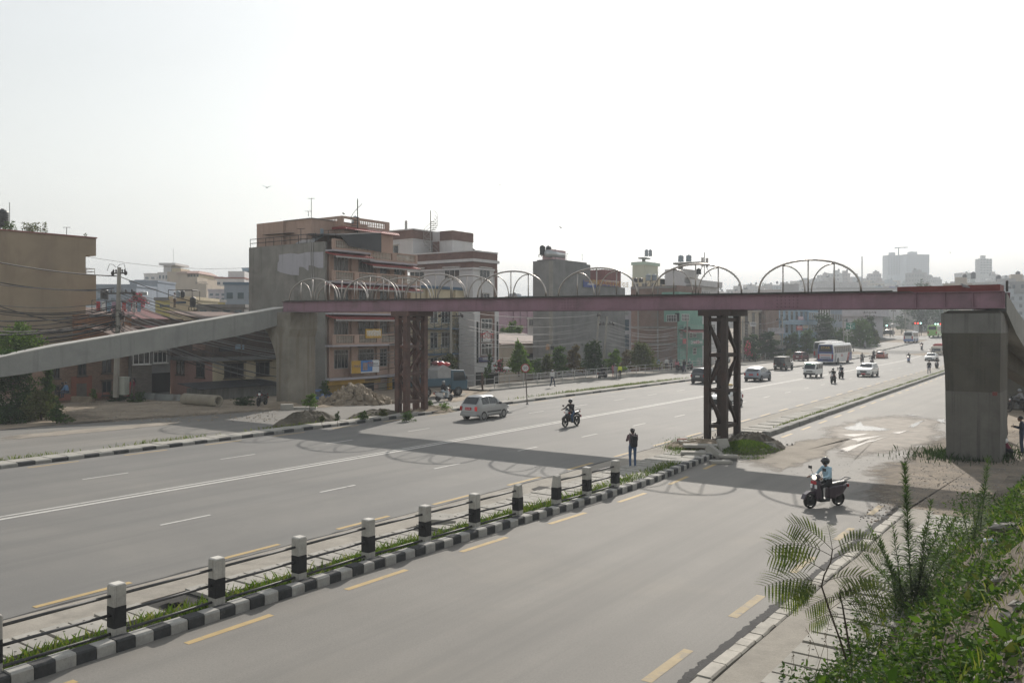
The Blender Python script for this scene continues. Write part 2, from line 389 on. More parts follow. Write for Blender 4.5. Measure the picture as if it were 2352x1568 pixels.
# dirt lots, patches and puddles
def soft(m,nsc=1.1,tag_=''):
 """variant of a ground material that thins out towards a ragged edge (point attribute cover)"""
 k=m.name+'_patch'+tag_
 if k in MATS:return MATS[k]
 c=m.copy();c.name=k;t=c.node_tree;b=t.nodes['Principled BSDF'];at_=t.nodes.new('ShaderNodeAttribute');at_.attribute_name='cover';tc=t.nodes.new('ShaderNodeTexCoord')
 n1=noise(t,tc.outputs['Object'],nsc,8,.7);ad=t.nodes.new('ShaderNodeMath');ad.operation='ADD';t.links.new(n1,ad.inputs[0]);t.links.new(at_.outputs['Fac'],ad.inputs[1]);t.links.new(ramp(t,ad.outputs[0],.72,1.12),b.inputs['Alpha']);MATS[k]=c;return c
def blob(pts,z,name,mat,n=3,jag=.25,kind='structure',edge=.6,nsc=1.1):
 """irregular flat patch from ground points, with a thinning rim"""
 P_=[];pts=list(pts)
 if sum(a[0]*b[1]-b[0]*a[1] for a,b in zip(pts,pts[1:]+pts[:1]))<0:pts=pts[::-1]
 for i,p in enumerate(pts):
  q=pts[(i+1)%len(pts)]
  for k in range(n):f=k/n;P_.append((p[0]+(q[0]-p[0])*f+rnd.uniform(-jag,jag),p[1]+(q[1]-p[1])*f+rnd.uniform(-jag,jag)))
 m=len(P_);b=MB()
 if not edge:b.add([(x,y,z) for x,y in P_],[tuple(range(m))]);o=b.obj(name,mat);o['kind']=kind;return o
 cx,cy=sum(p[0] for p in P_)/m,sum(p[1] for p in P_)/m;rings=(1.12,.96,.8,.6,.3);vs=[(cx+(x-cx)*r,cy+(y-cy)*r,z) for r in rings for x,y in P_]+[(cx,cy,z)]
 fs=[(j*m+i,j*m+(i+1)%m,(j+1)*m+(i+1)%m,(j+1)*m+i) for j in range(4) for i in range(m)]+[(4*m+i,4*m+(i+1)%m,5*m) for i in range(m)]
 b.add(vs,fs);o=b.obj(name,soft(mat,nsc,'' if nsc==1.1 else '_fine'));av=o.data.attributes.new('cover','FLOAT','POINT');av.data.foreach_set('value',[r for r in (0.0,.3,.55,.8,1.0) for _ in range(m)]+[1.0]);o['kind']=kind;return o
blob([G(*p) for p in ((2030,1180),(1960,1130),(1985,1085),(2090,1040),(2150,1000),(2240,985),(2600,985),(2700,1120),(2300,1260),(2100,1230))],.016,'dirt_lot',M('dirt_dark',(.215,.175,.13),.95,.3,.7,fine=.4,bump=.7,bscale=12,patch=((.13,.11,.09),1.2,.5,.68)),5,.35)
blob([G(*p) for p in ((1700,1062),(1800,1020),(1900,1003),(1960,1008),(1900,1050),(1780,1085))],.012,'dust_patch',M('dust_on_road',(.285,.25,.205),.95,.2,.8,fine=.3),5,.3)
blob([G(*p) for p in ((1880,985),(1960,962),(2060,952),(2168,962),(2168,1015),(2080,1035),(1960,1060),(1905,1030))],.011,'mud_patch',M('mud',(.20,.17,.135),.8,.35,1.2,fine=.35,bump=.4,bscale=8),6,.35)
WATER=M('puddle_water',(.09,.08,.065),.2,.2,2,spec=.9)
WET=M('wet_mud',(.115,.10,.08),.62,.3,2,bump=.4,bscale=6)
for i,pts in enumerate(((c4(1090,1255),c4(1180,1240),c4(1215,1212),c4(1250,1240),c4(1440,1265),c4(1390,1277),c4(1250,1278),c4(1130,1273)),(c4(1535,1250),c4(1580,1225),c4(1650,1203),c4(1610,1235),c4(1570,1256)),(c4(1500,1168),c4(1560,1170),c4(1650,1187),c4(1580,1178)),(c4(1720,1205),c4(1783,1195),c4(1783,1232),c4(1755,1218)))):blob([G(*p) for p in pts],.02,'puddle',WATER,4,.08,nsc=2.6)
for i,q in enumerate(((1090,1300,1300,1292,1180,1318),(1150,1330,1400,1300,1200,1350),(1080,1400,1330,1325,1130,1420),(1200,1365,1420,1310,1300,1350),(1420,1290,1560,1272,1480,1300))):blob([G(*c4(q[0],q[1])),G(*c4(q[2],q[3])),G(*c4(q[4],q[5]))],.016+.003*i,'wet_patch',WET,3,.04,nsc=2.2)
blob([G(*p,z=.02) for p in ((165,972),(340,962),(520,950),(700,938),(860,930),(740,905),(600,905),(400,918),(200,921),(110,945))],.02,'left_dirt_lot',M('dirt_tan',(.33,.27,.20),.95,.25,.5,fine=.35,bump=.6,bscale=8,patch=((.22,.19,.155),.6,.52,.7)),5,.3)
blob([G(*p) for p in ((0,1003),(60,996),(150,988),(260,979),(420,965),(420,973),(250,990),(120,1002),(0,1012))],.012,'dust_patch',M('dust_on_road',(0,0,0)),5,.12)
blob([G(*p) for p in ((1010,920),(1085,900),(1140,896),(1110,905),(1040,925))],.012,'dust_patch',M('dirt_tan',(0,0,0)),4,.25)
# embankment the picture is taken from
def bank_h(s,t):
 toe=-3.55+max(0,s-26)*.05;H=4.35 if s<10 else max(0.0,4.35-(s-10)*.15)
 d=t-toe;h=max(0.0,d*1.02)
 h=h if h<H*.8 else H*.8+(H*.2)*(1-math.exp(-(h-H*.8)/max(.01,H*.2)))
 return h+.12*math.sin(s*1.7+t)*min(1,max(0,d))+.08*math.sin(t*2.3-s*.9)*min(1,max(0,d))
ss=np.arange(-6,41,.5);tt=np.arange(-3.7,16,.4);V=[]
for s in ss:
 for t in tt:V.append((*st(s,t),bank_h(s,t)+.02+rnd.uniform(-.03,.03)))
n2=len(tt);Q=[(i*n2+j,i*n2+j+1,(i+1)*n2+j+1,(i+1)*n2+j) for i in range(len(ss)-1) for j in range(n2-1)]
struct(link('embankment',fastmesh('embankment',np.array(V),np.array(Q),M('bank_soil',(.13,.105,.075),.95,.35,1.2,fine=.4,bump=.8,bscale=10),smooth=True)))
def bank_pt(px,py):
 """photo pixel -> point on the embankment"""
 Y=2.0
 while Y<40:
  x=(px-CX)/F*Y;z=CAMZ-(py-HY)/F*Y
  if z<=bank_h(sof((x,Y)),tof((x,Y)))+.02:return Vector((x,Y,z))
  Y+=.03
 return G(px,py)
# footbridge
B0=Vector((11.26,45.6,0))
PINK=M('pink_girder_paint',(.25,.145,.185),.5,.1,.8,patch=((.15,.095,.115),.5,.5,.75),streak=((.12,.07,.08),.5,3))
DECK=M('deck_steel',(.045,.04,.035),.6,.3,2)
RUST=M('rusty_steel',(.036,.022,.018),.6,.3,1.2,patch=((.06,.027,.02),1.5,.5,.75),streak=((.03,.022,.02),.5,4),bump=.15)
RUST2=M('brown_primer',(.085,.045,.036),.6,.2,1.2,patch=((.17,.08,.06),1.5,.5,.75),streak=((.05,.03,.025),.4,4))
STEEL=M('stainless_steel',(.42,.39,.365),.38,.06,3,metal=1.0)
REDST=M('red_oxide_steel',(.16,.035,.03),.6,.2,2)
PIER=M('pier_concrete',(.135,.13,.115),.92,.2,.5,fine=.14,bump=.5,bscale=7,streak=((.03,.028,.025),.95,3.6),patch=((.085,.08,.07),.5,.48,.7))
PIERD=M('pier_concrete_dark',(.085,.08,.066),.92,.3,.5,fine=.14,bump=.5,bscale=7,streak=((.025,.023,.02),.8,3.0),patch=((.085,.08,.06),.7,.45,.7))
PIERR=M('pier_concrete_rusty',(.24,.225,.19),.92,.2,.6,fine=.14,bump=.5,bscale=7,streak=((.13,.085,.05),.85,2.6),patch=((.17,.15,.12),.5,.48,.7))
RAMPC=M('ramp_concrete',(.27,.275,.26),.92,.18,.4,fine=.12,bump=.4,bscale=6,streak=((.13,.13,.125),.55,2.0),patch=((.20,.205,.20),.4,.5,.75))
RAMPT=M('ramp_top_concrete',(.44,.43,.40),.92,.15,1,fine=.25,bump=.5,bscale=12)
fb=thing('footbridge','unfinished pink steel footbridge with hooped handrails crossing the highway on concrete piers','footbridge',B0,RZ)
A0,A1=-35.3,13.15
def zb_(a):return 6.95-.0072*a
GH=.76;DW=2.15;Y0=-.28
def girder(yc,face):
 m_=MB();n=12
 for i in range(n):
  a,b=A0+(A1-A0)*i/n,A0+(A1-A0)*(i+1)/n
  for (ya,yb,za,zc_) in ((yc-.015,yc+.015,.03,GH-.03),(yc-.17,yc+.17,0,.03),(yc-.17,yc+.17,GH-.03,GH)):
   m_.hexa([(a,ya,zb_(a)+za),(b,ya,zb_(b)+za),(b,yb,zb_(b)+za),(a,yb,zb_(a)+za),(a,ya,zb_(a)+zc_),(b,ya,zb_(b)+zc_),(b,yb,zb_(b)+zc_),(a,yb,zb_(a)+zc_)])
 for a in (9.55,10.75,11.9,13.05):m_.box(a-.012,a+.012,yc-.15,yc-.016,zb_(a)+.031,zb_(a)+GH-.031)
 g=m_.obj('girder',PINK,fb)
 for a in (-20.9,-9.4,3.55):
  p=MB()
  p.hexa([(a-.62,yc-.03,zb_(a)+.07),(a+.62,yc-.03,zb_(a)+.07),(a+.62,yc-.016,zb_(a)+.07),(a-.62,yc-.016,zb_(a)+.07),(a-.62,yc-.03,zb_(a)+.69),(a+.62,yc-.03,zb_(a)+.69),(a+.62,yc-.016,zb_(a)+.69),(a-.62,yc-.016,zb_(a)+.69)])
  for i in range(6):
   for j in range(4):
    x,z=a-.52+i*.208,zb_(a)+.13+j*.165;p.lathe([(.022,-.05),(.022,-.03)],6,(x,yc,z),'y',1)
  p.obj('splice_plate',[PINK,RUST],g)
girder(Y0,1);girder(Y0+DW,0)
m_=MB();k=A0+.1
while k<A1-3.8:
 e=min(k+2.4,A1-3.8);j=rnd.uniform(0,.025)
 m_.hexa([(k,Y0-.26,zb_(k)+GH+.004),(e,Y0-.26,zb_(e)+GH+.004),(e,Y0+DW+.26,zb_(e)+GH+.004),(k,Y0+DW+.26,zb_(k)+GH+.004),(k,Y0-.26,zb_(k)+GH+.035+j),(e,Y0-.26,zb_(e)+GH+.035),(e,Y0+DW+.26,zb_(e)+GH+.035),(k,Y0+DW+.26,zb_(k)+GH+.035+j)]);k=e+.01
m_.obj('deck',DECK,fb)
m_=MB();k=A0+.6
while k<A1:m_.box(k-.06,k+.06,Y0+.02,Y0+DW-.02,zb_(k)+.15,zb_(k)+.40);k+=2.4
m_.obj('cross_beam',PINK,fb)
m_=MB();m_.box(8.6,12.9,Y0+.6,Y0+DW,zb_(11)+GH+.01,zb_(11)+GH+.31);m_.obj('loose_channel',REDST,fb);MB().box(13.0,13.1,Y0+DW-.3,Y0+DW-.2,zb_(13)+.8,zb_(13)+1.3).obj('deck_post',DECK,fb)
def acoord(px,yloc):
 k=(px-CX)/F;d=Vector((UC,-US));u=Vector((US,UC));o=Vector((B0.x,B0.y))+u*yloc
 return (k*o.y-o.x)/(d.x-k*d.y)
def hoop(yloc,x0,x1):
 a,b=acoord(x0,yloc),acoord(x1,yloc);c=(a+b)/2;hw=(b-a)/2;H=1.66;zc=zb_(c)+GH+.035
 m_=MB();r=.05;n=22
 m_.tube([(c-hw*math.cos(math.pi*i/n),yloc,zc+H*math.sin(math.pi*i/n)**.82) for i in range(n+1)],r,8)
 m_.tube([(c,yloc,zc),(c,yloc,zc+H-.05)],.034,8)
 for sgn in (-1,1):
  q=c+sgn*hw*.5;hq=H*math.sin(math.acos(.5))**.82
  m_.tube([(q,yloc,zc),(q,yloc,zc+hq-.03)],.034,8)
  m_.tube([(q-sgn*hw*.44*math.sin(math.pi/2*i/8),yloc,zc+(hq-.05)*math.cos(math.pi/2*i/8)**.9) for i in range(9)],.034,8)
 m_.obj('handrail_hoop',STEEL,fb,smooth=True)
YN,YF=Y0-.12,Y0+DW+.12
for x0,x1 in ((664.5,775),(791,912),(932.5,1071.5),(1097,1254.5),(1283,1463.5),(1498.5,1703.5),(1742.5,1978)):hoop(YN,x0,x1)
for x0,x1 in ((729,844),(862,989),(1006,1141)):hoop(YF,x0,x1)
m_=MB()
for (ye,a,b) in ((YN,A0+.3,acoord(2050,YN)),(YF,A0+.3,acoord(1280,YF))):m_.hexa([(a,ye-.035,zb_(a)+GH+.036),(b,ye-.035,zb_(b)+GH+.036),(b,ye+.035,zb_(b)+GH+.036),(a,ye+.035,zb_(a)+GH+.036),(a,ye-.035,zb_(a)+GH+.1),(b,ye-.035,zb_(b)+GH+.1),(b,ye+.035,zb_(b)+GH+.1),(a,ye+.035,zb_(a)+GH+.1)])
m_.obj('handrail_base',DECK,fb)
def tower(pl,pm,pr,zbase,lw,mat,label):
 """photo columns of the near-left, near-right and far-right legs"""
 aL=acoord(pl,Y0);aM=acoord(pm,Y0);T=None
 e=MB();ctr=(aL+aM)/2;top=zb_(ctr)-.33
 e.box(aL-.42,aM+.42,Y0-.3,Y0+DW+.15,top,zb_(ctr)-.005);T=e.obj('tower',mat,fb);T['label']=label
 lv=[zbase+.75+i*(top-zbase-.95)/3 for i in range(4)]
 ys_=(Y0,Y0+1.82)
 for y_ in ys_:
  for x_ in (aL,aM):
   l=MB();l.box(x_-lw/2,x_+lw/2,y_-lw/2,y_+lw/2,zbase,top);l.box(x_-lw*.8,x_+lw*.8,y_-lw*.8,y_+lw*.8,zbase,zbase+.05)
   for bx in (-1,1):
    for by in (-1,1):l.tube([(x_+bx*lw*.68,y_+by*lw*.68,zbase+.05),(x_+bx*lw*.68,y_+by*lw*.68,zbase+.16)],.025,6)
   l.obj('leg',mat,T)
 for z in lv:
  for y_ in ys_:MB().box(aL+lw/2,aM-lw/2,y_-.06,y_+.06,z-.1,z+.1).obj('crossbar',mat,T)
  for x_ in (aL,aM):MB().box(x_-.06,x_+.06,ys_[0]+lw/2,ys_[1]-lw/2,z-.1,z+.1).obj('crossbar',mat,T)
 for i,(za,zc) in enumerate(zip(lv,lv[1:])):
  for x_ in (aL,aM):
   p,q=((ys_[0],ys_[1]) if i%2==0 else (ys_[1],ys_[0]))
   MB().beam((x_,p+(.15 if p<q else -.15),zc-.1),(x_,q-(.15 if p<q else -.15),za+.1),.13,.13,0,(1,0,0)).obj('brace',mat,T)
  for y_ in ys_:
   p,q=((aL,aM) if i%2==0 else (aM,aL))
   MB().beam((p,y_,zc-.1),(q,y_,za+.1),.12,.12,0,(0,1,0)).obj('brace',mat,T)
 return T
tower(1625,1664,1693,0.0,.31,RUST,'dark rusty lattice tower standing in rubble on the near median')
tower(915,934,975,.15,.36,RUST2,'brown painted lattice tower standing on the far median')
def loft(mb,secs,mi=0,caps=True):
 """list of closed 4-point sections"""
 o=len(mb.v);n=len(secs[0]);vs=[p for s_ in secs for p in s_]
 fs=[(i*n+j,i*n+(j+1)%n,(i+1)*n+(j+1)%n,(i+1)*n+j) for i in range(len(secs)-1) for j in range(n)]
 if caps:fs+=[tuple(range(n))[::-1],tuple((len(secs)-1)*n+j for j in range(n))]
 return mb.add(vs,fs,mi)
def sect(x0,x1,ya,yb,z):return [(x0,ya,z),(x1,ya,z),(x1,yb,z),(x0,yb,z)]
xm=acoord(661,Y0-.25);zt=zb_(xm)-.03;m_=MB()
m_.prism([(xm-1.35,-.4),(xm,-.4),(xm,zt-1.9),(xm+.25,zt-1.3),(xm+.3,zt),(xm-2.9,zt),(xm-2.9,zt-1.0)]+[(xm-1.35-1.55*(1-f/8)**1.7,zt-1.0-3.0*f/8) for f in range(1,9)],Y0-.25,Y0+DW+.35,'y')
m_.obj('pier',PIERR,fb,bevel=.04)['label']='concrete pier with a curved head and rust stains beside the rubble heap'
def loc(v):d=Vector(v)-B0;return Vector((d.x*UC-d.y*US,d.x*US+d.y*UC,d.z))
PA=PT(657,706.5,66.4);PB=PT(0,822,54.0)
dl=Vector((PB.x-PA.x,PB.y-PA.y));pn_=Vector((dl.y,-dl.x)).normalized()*2.5
if pn_.y<0:pn_=-pn_
rs=[]
for px in np.linspace(657,-60,26):
 k=(px-CX)/F;f=(k*PA.y-PA.x)/(dl.x-k*dl.y);Y=PA.y+dl.y*f
 if px>=0:yt,yb2=np.interp(px,[0,40,120,657],[822,814,797.5,706.5]),np.interp(px,[0,60,300,480,560,657],[866,858,817,783,769,742])
 else:yt,yb2=822-px*.2,866-px*.2
 p,q=PT(px,yt,Y),PT(px,yb2,Y);o=Vector((pn_.x,pn_.y,0));rs.append([loc(q),loc(p),loc(p+o),loc(q+o)])
m_=MB();loft(m_,rs);ro=m_.obj('ramp',RAMPC,fb)
t_=MB();loft(t_,[[s_[1].lerp(s_[2],.01)+Vector((0,0,.004)),s_[1].lerp(s_[2],.01)+Vector((0,0,.05+rnd.uniform(0,.03))),s_[1].lerp(s_[2],.99)+Vector((0,0,.05+rnd.uniform(0,.03))),s_[1].lerp(s_[2],.99)+Vector((0,0,.004))] for s_ in rs]);t_.obj('ramp_top',RAMPT,ro)
aR=11.0;m_=MB();zt=zb_(aR)-.12
x0,x1=acoord(2171,Y0-.05),acoord(2297,Y0-.05)
fz=lambda y:zat(y,40.2)
ya,yb=Y0-.05,Y0+DW+.8
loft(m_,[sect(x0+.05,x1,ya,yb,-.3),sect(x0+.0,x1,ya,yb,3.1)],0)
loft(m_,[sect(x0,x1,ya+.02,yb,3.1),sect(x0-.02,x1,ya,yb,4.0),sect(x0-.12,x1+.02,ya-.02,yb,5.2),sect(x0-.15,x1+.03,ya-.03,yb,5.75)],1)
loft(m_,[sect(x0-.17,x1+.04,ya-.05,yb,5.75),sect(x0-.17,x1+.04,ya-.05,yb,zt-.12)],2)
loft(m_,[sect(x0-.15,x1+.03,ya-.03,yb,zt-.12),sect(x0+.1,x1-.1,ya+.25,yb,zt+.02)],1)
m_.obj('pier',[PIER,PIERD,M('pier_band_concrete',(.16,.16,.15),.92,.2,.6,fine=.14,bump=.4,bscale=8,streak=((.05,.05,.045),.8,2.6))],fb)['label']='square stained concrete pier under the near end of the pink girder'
MB().box(x0+1.9,x1-.1,ya-.05,ya+.1,2.98,3.14).obj('red_strip',REDST,fb)
m_=MB();secs=[]
pr=[(2312,672,716,38.5),(2335,712,768,40.5),(2362,750,812,43),(2420,800,870,47),(2480,850,920,52)]
for px,yt,yb2,Y in pr:
 p=PT(px,yt,Y);q=PT(px,yb2,Y);u=Vector((UC*.5+.6,.8,0)).normalized()*2.6
 secs.append([loc(q),loc(q+Vector((-.1,2.6,0))),loc(p+Vector((-.1,2.6,0))),loc(p)])
loft(m_,secs);m_.obj('ramp',RAMPC,fb)
m_=MB();secs=[]
for px,yt,yb2,Y in ((2300,770,835,42.5),(2340,800,860,45),(2420,850,905,49)):
 p=PT(px,yt,Y);q=PT(px,yb2,Y);secs.append([loc(q),loc(q+Vector((0,2,0))),loc(p+Vector((0,2,0))),loc(p)])
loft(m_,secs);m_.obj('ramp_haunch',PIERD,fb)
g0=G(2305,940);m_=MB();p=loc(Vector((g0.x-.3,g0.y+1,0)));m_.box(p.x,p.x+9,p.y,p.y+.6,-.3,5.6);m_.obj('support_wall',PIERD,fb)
# buildings
GLASS=M('window_glass',(.022,.026,.03),.08,.3,.7,spec=.6)
GLASSB=M('window_glass_blue',(.05,.09,.12),.08,.3,.4,spec=.7)
CURT=M('curtained_glass',(.10,.095,.09),.25,.4,2.5,stretch=(6,6,.3))
FRW=M('window_frame_grey',(.33,.32,.31),.6,.1)
FRWH=M('window_frame_white',(.62,.62,.60),.6,.1)
FRD=M('window_frame_dark',(.07,.055,.045),.6,.2)
PNK=M('pink_plaster',(.40,.285,.23),.9,.12,.6,fine=.08,bump=.15,streak=((.23,.15,.12),.55,2))
PLG=M('grey_plaster',(.22,.215,.195),.92,.2,.5,fine=.12,bump=.35,bscale=7,streak=((.09,.085,.075),.8,1.6),patch=((.29,.27,.25),.3,.5,.7))
PLD=M('dark_grey_plaster',(.17,.17,.168),.92,.2,.4,fine=.12,bump=.3,bscale=7,streak=((.09,.09,.09),.7,1.2),patch=((.23,.23,.225),.22,.5,.7))
LILAC=M('lilac_paint',(.40,.395,.43),.85,.06,1,streak=((.16,.16,.16),.55,2.5))
TILE=M('red_roof_tile',(.25,.05,.045),.7,.25,1.5,corr=('DIAGONAL',2.2))
TAN=M('tan_plaster',(.30,.24,.165),.9,.12,.35,fine=.1,bump=.2,bscale=5,streak=((.19,.145,.105),.6,1.0),patch=((.22,.17,.125),.25,.5,.7))
WHP=M('white_plaster',(.55,.54,.54),.85,.08,.5,fine=.06,streak=((.33,.32,.31),.4,1.6))
CREAM=M('cream_plaster',(.50,.43,.30),.88,.12,.6,fine=.08,streak=((.28,.23,.16),.5,1.6))
BRK=M('red_brick',(.185,.10,.085),.9,.2,.7,brick=((.30,.24,.2),2.2))
BRKO=M('old_brick',(.22,.135,.095),.92,.3,.8,brick=((.27,.22,.17),1.7),streak=((.33,.29,.24),.45,.8))
BRKB=M('raw_brick_wall',(.22,.13,.10),.92,.25,.5,brick=((.25,.21,.18),1.5),patch=((.22,.19,.165),.35,.5,.75))
BRKD=M('dark_brick',(.095,.065,.05),.92,.3,.6,brick=((.12,.1,.085),1.8),patch=((.05,.045,.04),.5,.5,.7))
TEAL=M('teal_paint',(.16,.31,.25),.85,.1,.8,streak=((.1,.2,.17),.45,2))
BLU=M('blue_paint',(.23,.33,.42),.85,.1,.8,streak=((.14,.22,.3),.45,2))
BLUT=M('blue_slab_edge',(.07,.12,.18),.7,.15)
LIL=M('lilac_grey_wall',(.40,.38,.41),.88,.1,.5,streak=((.22,.21,.22),.4,1.5))
MAUVE=M('mauve_wall',(.36,.24,.30),.88,.1,.5,streak=((.22,.15,.18),.4,1.2))
BRED=M('brick_red_paint',(.24,.10,.075),.85,.15,.6)
STAN=M('beige_wall',(.42,.36,.29),.88,.1,.5,streak=((.25,.21,.17),.4,1.5))
BG=M('blue_grey_wall',(.22,.26,.32),.88,.1,.5,streak=((.13,.15,.19),.4,1.5))
ROSE=M('rose_wall',(.28,.17,.15),.88,.15,.6,streak=((.14,.085,.075),.5,1.6))
CORR=M('corrugated_rust_roof',(.16,.105,.085),.75,.3,.7,corr=('X',2.6),patch=((.13,.075,.06),.8,.5,.7))
CORG=M('corrugated_grey_sheet',(.26,.28,.28),.6,.2,.7,corr=('Z',3.2),patch=((.16,.15,.13),.9,.55,.75))
BLK=M('black_sheet',(.018,.02,.024),.5,.2)
IRON=M('dark_iron',(.03,.028,.027),.6,.2)
TEALI=M('teal_iron',(.05,.085,.095),.5,.2)
PALE=M('baluster_stone',(.42,.38,.33),.9,.15,2)
YELS=M('yellow_sign_board',(.45,.27,.03),.6,.15,1)
SHUT=M('roller_shutter',(.30,.28,.24),.6,.15,1,corr=('Z',4.5))
SHUTY=M('yellow_shutter',(.40,.26,.05),.6,.15,1,corr=('Z',4.5))
DARK=M('dark_interior',(.012,.011,.010),.95,0)
TANKB=M('black_tank_plastic',(.018,.020,.023),.45,.2,2)
TANKG=M('blue_grey_tank_plastic',(.25,.30,.34),.5,.1,2)
TANKS=M('steel_tank',(.40,.42,.43),.35,.1,2,metal=.7)
WINC={}
def win_mesh(w,h,nx,tr,fr,pane,fw=.06,sill=True):
 k=(round(w,1),round(h,1),nx,tr,fr.name,pane.name,sill)
 if k in WINC:return WINC[k]
 f=MB();o=.055
 f.box(-w/2,w/2,-o,.0,0,fw);f.box(-w/2,w/2,-o,.0,h-fw,h)
 f.box(-w/2,-w/2+fw,-o,0,fw,h-fw);f.box(w/2-fw,w/2,-o,0,fw,h-fw)
 for i in range(1,nx):x=-w/2+w*i/nx;f.box(x-fw*.4,x+fw*.4,-o+.008,0,fw,h-fw)
 if tr:z=h*tr;f.box(-w/2+fw,w/2-fw,-o+.012,0,z-fw*.4,z+fw*.4)
 if sill:f.box(-w/2-.1,w/2+.1,-.16,0,-.09,-.002);f.box(-w/2-.12,w/2+.12,-.3,0,h+.04,h+.11)
 p=MB();p.add([(-w/2+fw,-.016,fw),(w/2-fw,-.016,fw),(w/2-fw,-.016,h-fw),(-w/2+fw,-.016,h-fw)],[(0,1,2,3)])
 WINC[k]=(f.mesh('window',fr),p.mesh('pane',pane));return WINC[k]
class Bld:
 def __init__(s,name,label,cat,t,xc,base=0.0,group=None,s0=None):
  s.t=t;s.s0=on_t(xc,t)[0] if s0 is None else s0;s.Y=s.s0*UC-t*US
  s.root=thing(name,label,cat,(*st(s.s0,t),base),RZ,group);s.base=base;s.name=name
 def fy(s,px,dx=0):return on_t(px,s.t+dx)[0]-s.s0
 def sx(s,px,dy=0):return on_s(px,s.s0+dy)[0]-s.t
 def zy(s,py,Y=None):return zat(py,Y or s.Y)-s.base
 def box(s,name,mat,x0,x1,y0,y1,z0,z1,parent=None,bevel=0):return MB().box(x0,x1,y0,y1,z0,z1).obj(name,mat,parent or s.root,bevel=bevel)
 def fbox(s,name,mat,a,b,d0=.002,d1=.05,parent=None):
  """a=(px,py) top left, b=(px,py) bottom right on the front, standing out from d0 to d1"""
  y0,y1=s.fy(a[0]),s.fy(b[0]);Y=on_t(a[0],s.t)[1];return s.box(name,mat,d0,d1,y0,y1,s.zy(b[1],Y),s.zy(a[1],Y),parent)
 def sbox(s,name,mat,a,b,d0=.002,d1=.05,parent=None):
  x0,x1=s.sx(a[0]),s.sx(b[0]);Y=on_s(b[0],s.s0)[1];return s.box(name,mat,x0,x1,-d1,-d0,s.zy(b[1],Y),s.zy(a[1],Y),parent)
 def fwin(s,a,b,nx=2,tr=.72,fr=None,pane=None,sill=True,dx=0,name='window'):
  y0,y1=s.fy(a[0],dx),s.fy(b[0],dx);Y=on_t(a[0],s.t+dx)[1];z0,z1=s.zy(b[1],Y),s.zy(a[1],Y)
  return s.win('f',(y0+y1)/2,z0,abs(y1-y0),z1-z0,nx,tr,fr,pane,sill,dx,name)
 def swin(s,a,b,nx=2,tr=.72,fr=None,pane=None,sill=True,dy=0,name='window'):
  x0,x1=s.sx(a[0],dy),s.sx(b[0],dy);Y=on_s(b[0],s.s0+dy)[1];z0,z1=s.zy(b[1],Y),s.zy(a[1],Y)
  return s.win('s',(x0+x1)/2,z0,abs(x1-x0),z1-z0,nx,tr,fr,pane,sill,dy,name)
 def win(s,face,u,z,w_,h,nx=2,tr=.72,fr=None,pane=None,sill=True,d=0.0,name='window'):
  fm,pm=win_mesh(max(.3,w_),max(.3,h),nx,tr,fr or FRW,pane or (CURT if rnd.random()<.3 else GLASS),.06,sill)
  o=link(name,fm,s.root,(d,u,z) if face=='f' else (u,d,z),R(90) if face=='f' else 0)
  link('pane',pm,o);return o
 def balcony(s,z,y0,y1,out,slab,wall,ph=.95,style='baluster',eave=None,posts=None,name='balcony'):
  b=s.box(name,slab,.002,out,y0,y1,z-.16,z)
  p=MB();ps=posts or max(2,int((y1-y0)/2.6));L=y1-y0
  if style=='baluster':
   p.box(out-.16,out,y0,y1,z+.002,z+.16);p.box(out-.18,out+.02,y0,y1,z+ph-.12,z+ph)
   for i in range(ps+1):c=y0+L*i/ps;p.box(out-.2,out+.03,max(y0,c-.3),min(y1,c+.3),z+.16,z+ph-.12)
   p.obj('parapet',wall,b);q=MB();y=y0+.2
   while y<y1-.1:
    if min(abs(y-(y0+L*i/ps)) for i in range(ps+1))>.35:q.lathe([(.035,z+.16),(.07,z+.32),(.04,z+.5),(.06,z+.68),(.05,z+ph-.12)],6,(out-.09,y,0),caps=False)
    y+=.2
   q.obj('balustrade',PALE,b)
  elif style=='wall':p.box(out-.12,out,y0,y1,z+.002,z+ph).obj('parapet',wall,b)
  else:
   m=style;y=y0;p.tube([(out-.04,y0,z+ph),(out-.04,y1,z+ph)],.025,6);p.tube([(out-.04,y0,z+.1),(out-.04,y1,z+.1)],.02,6)
   n=max(1,int(L/1.1))
   for i in range(n+1):y=y0+L*i/n;p.tube([(out-.04,y,z),(out-.04,y,z+ph)],.03,6)
   for i in range(n):
    a,c=y0+L*i/n,y0+L*(i+1)/n
    p.tube([(out-.04,a,z+.1),(out-.04,c,z+ph)],.015,5);p.tube([(out-.04,c,z+.1),(out-.04,a,z+ph)],.015,5)
   p.obj('railing',wall,b)
  if eave:
   MB().hexa([(.05,y0,z-.2),(out+.45,y0,z-.62),(out+.45,y1,z-.62),(.05,y1,z-.2),(.05,y0,z-.17+.1),(out+.5,y0,z-.5),(out+.5,y1,z-.5),(.05,y1,z-.17+.1)]).obj('tiled_eave',eave,b)
   MB().box(out+.38,out+.46,y0-.02,y1+.02,z-.74,z-.58).obj('eave_beam',FRW,b)
  return b
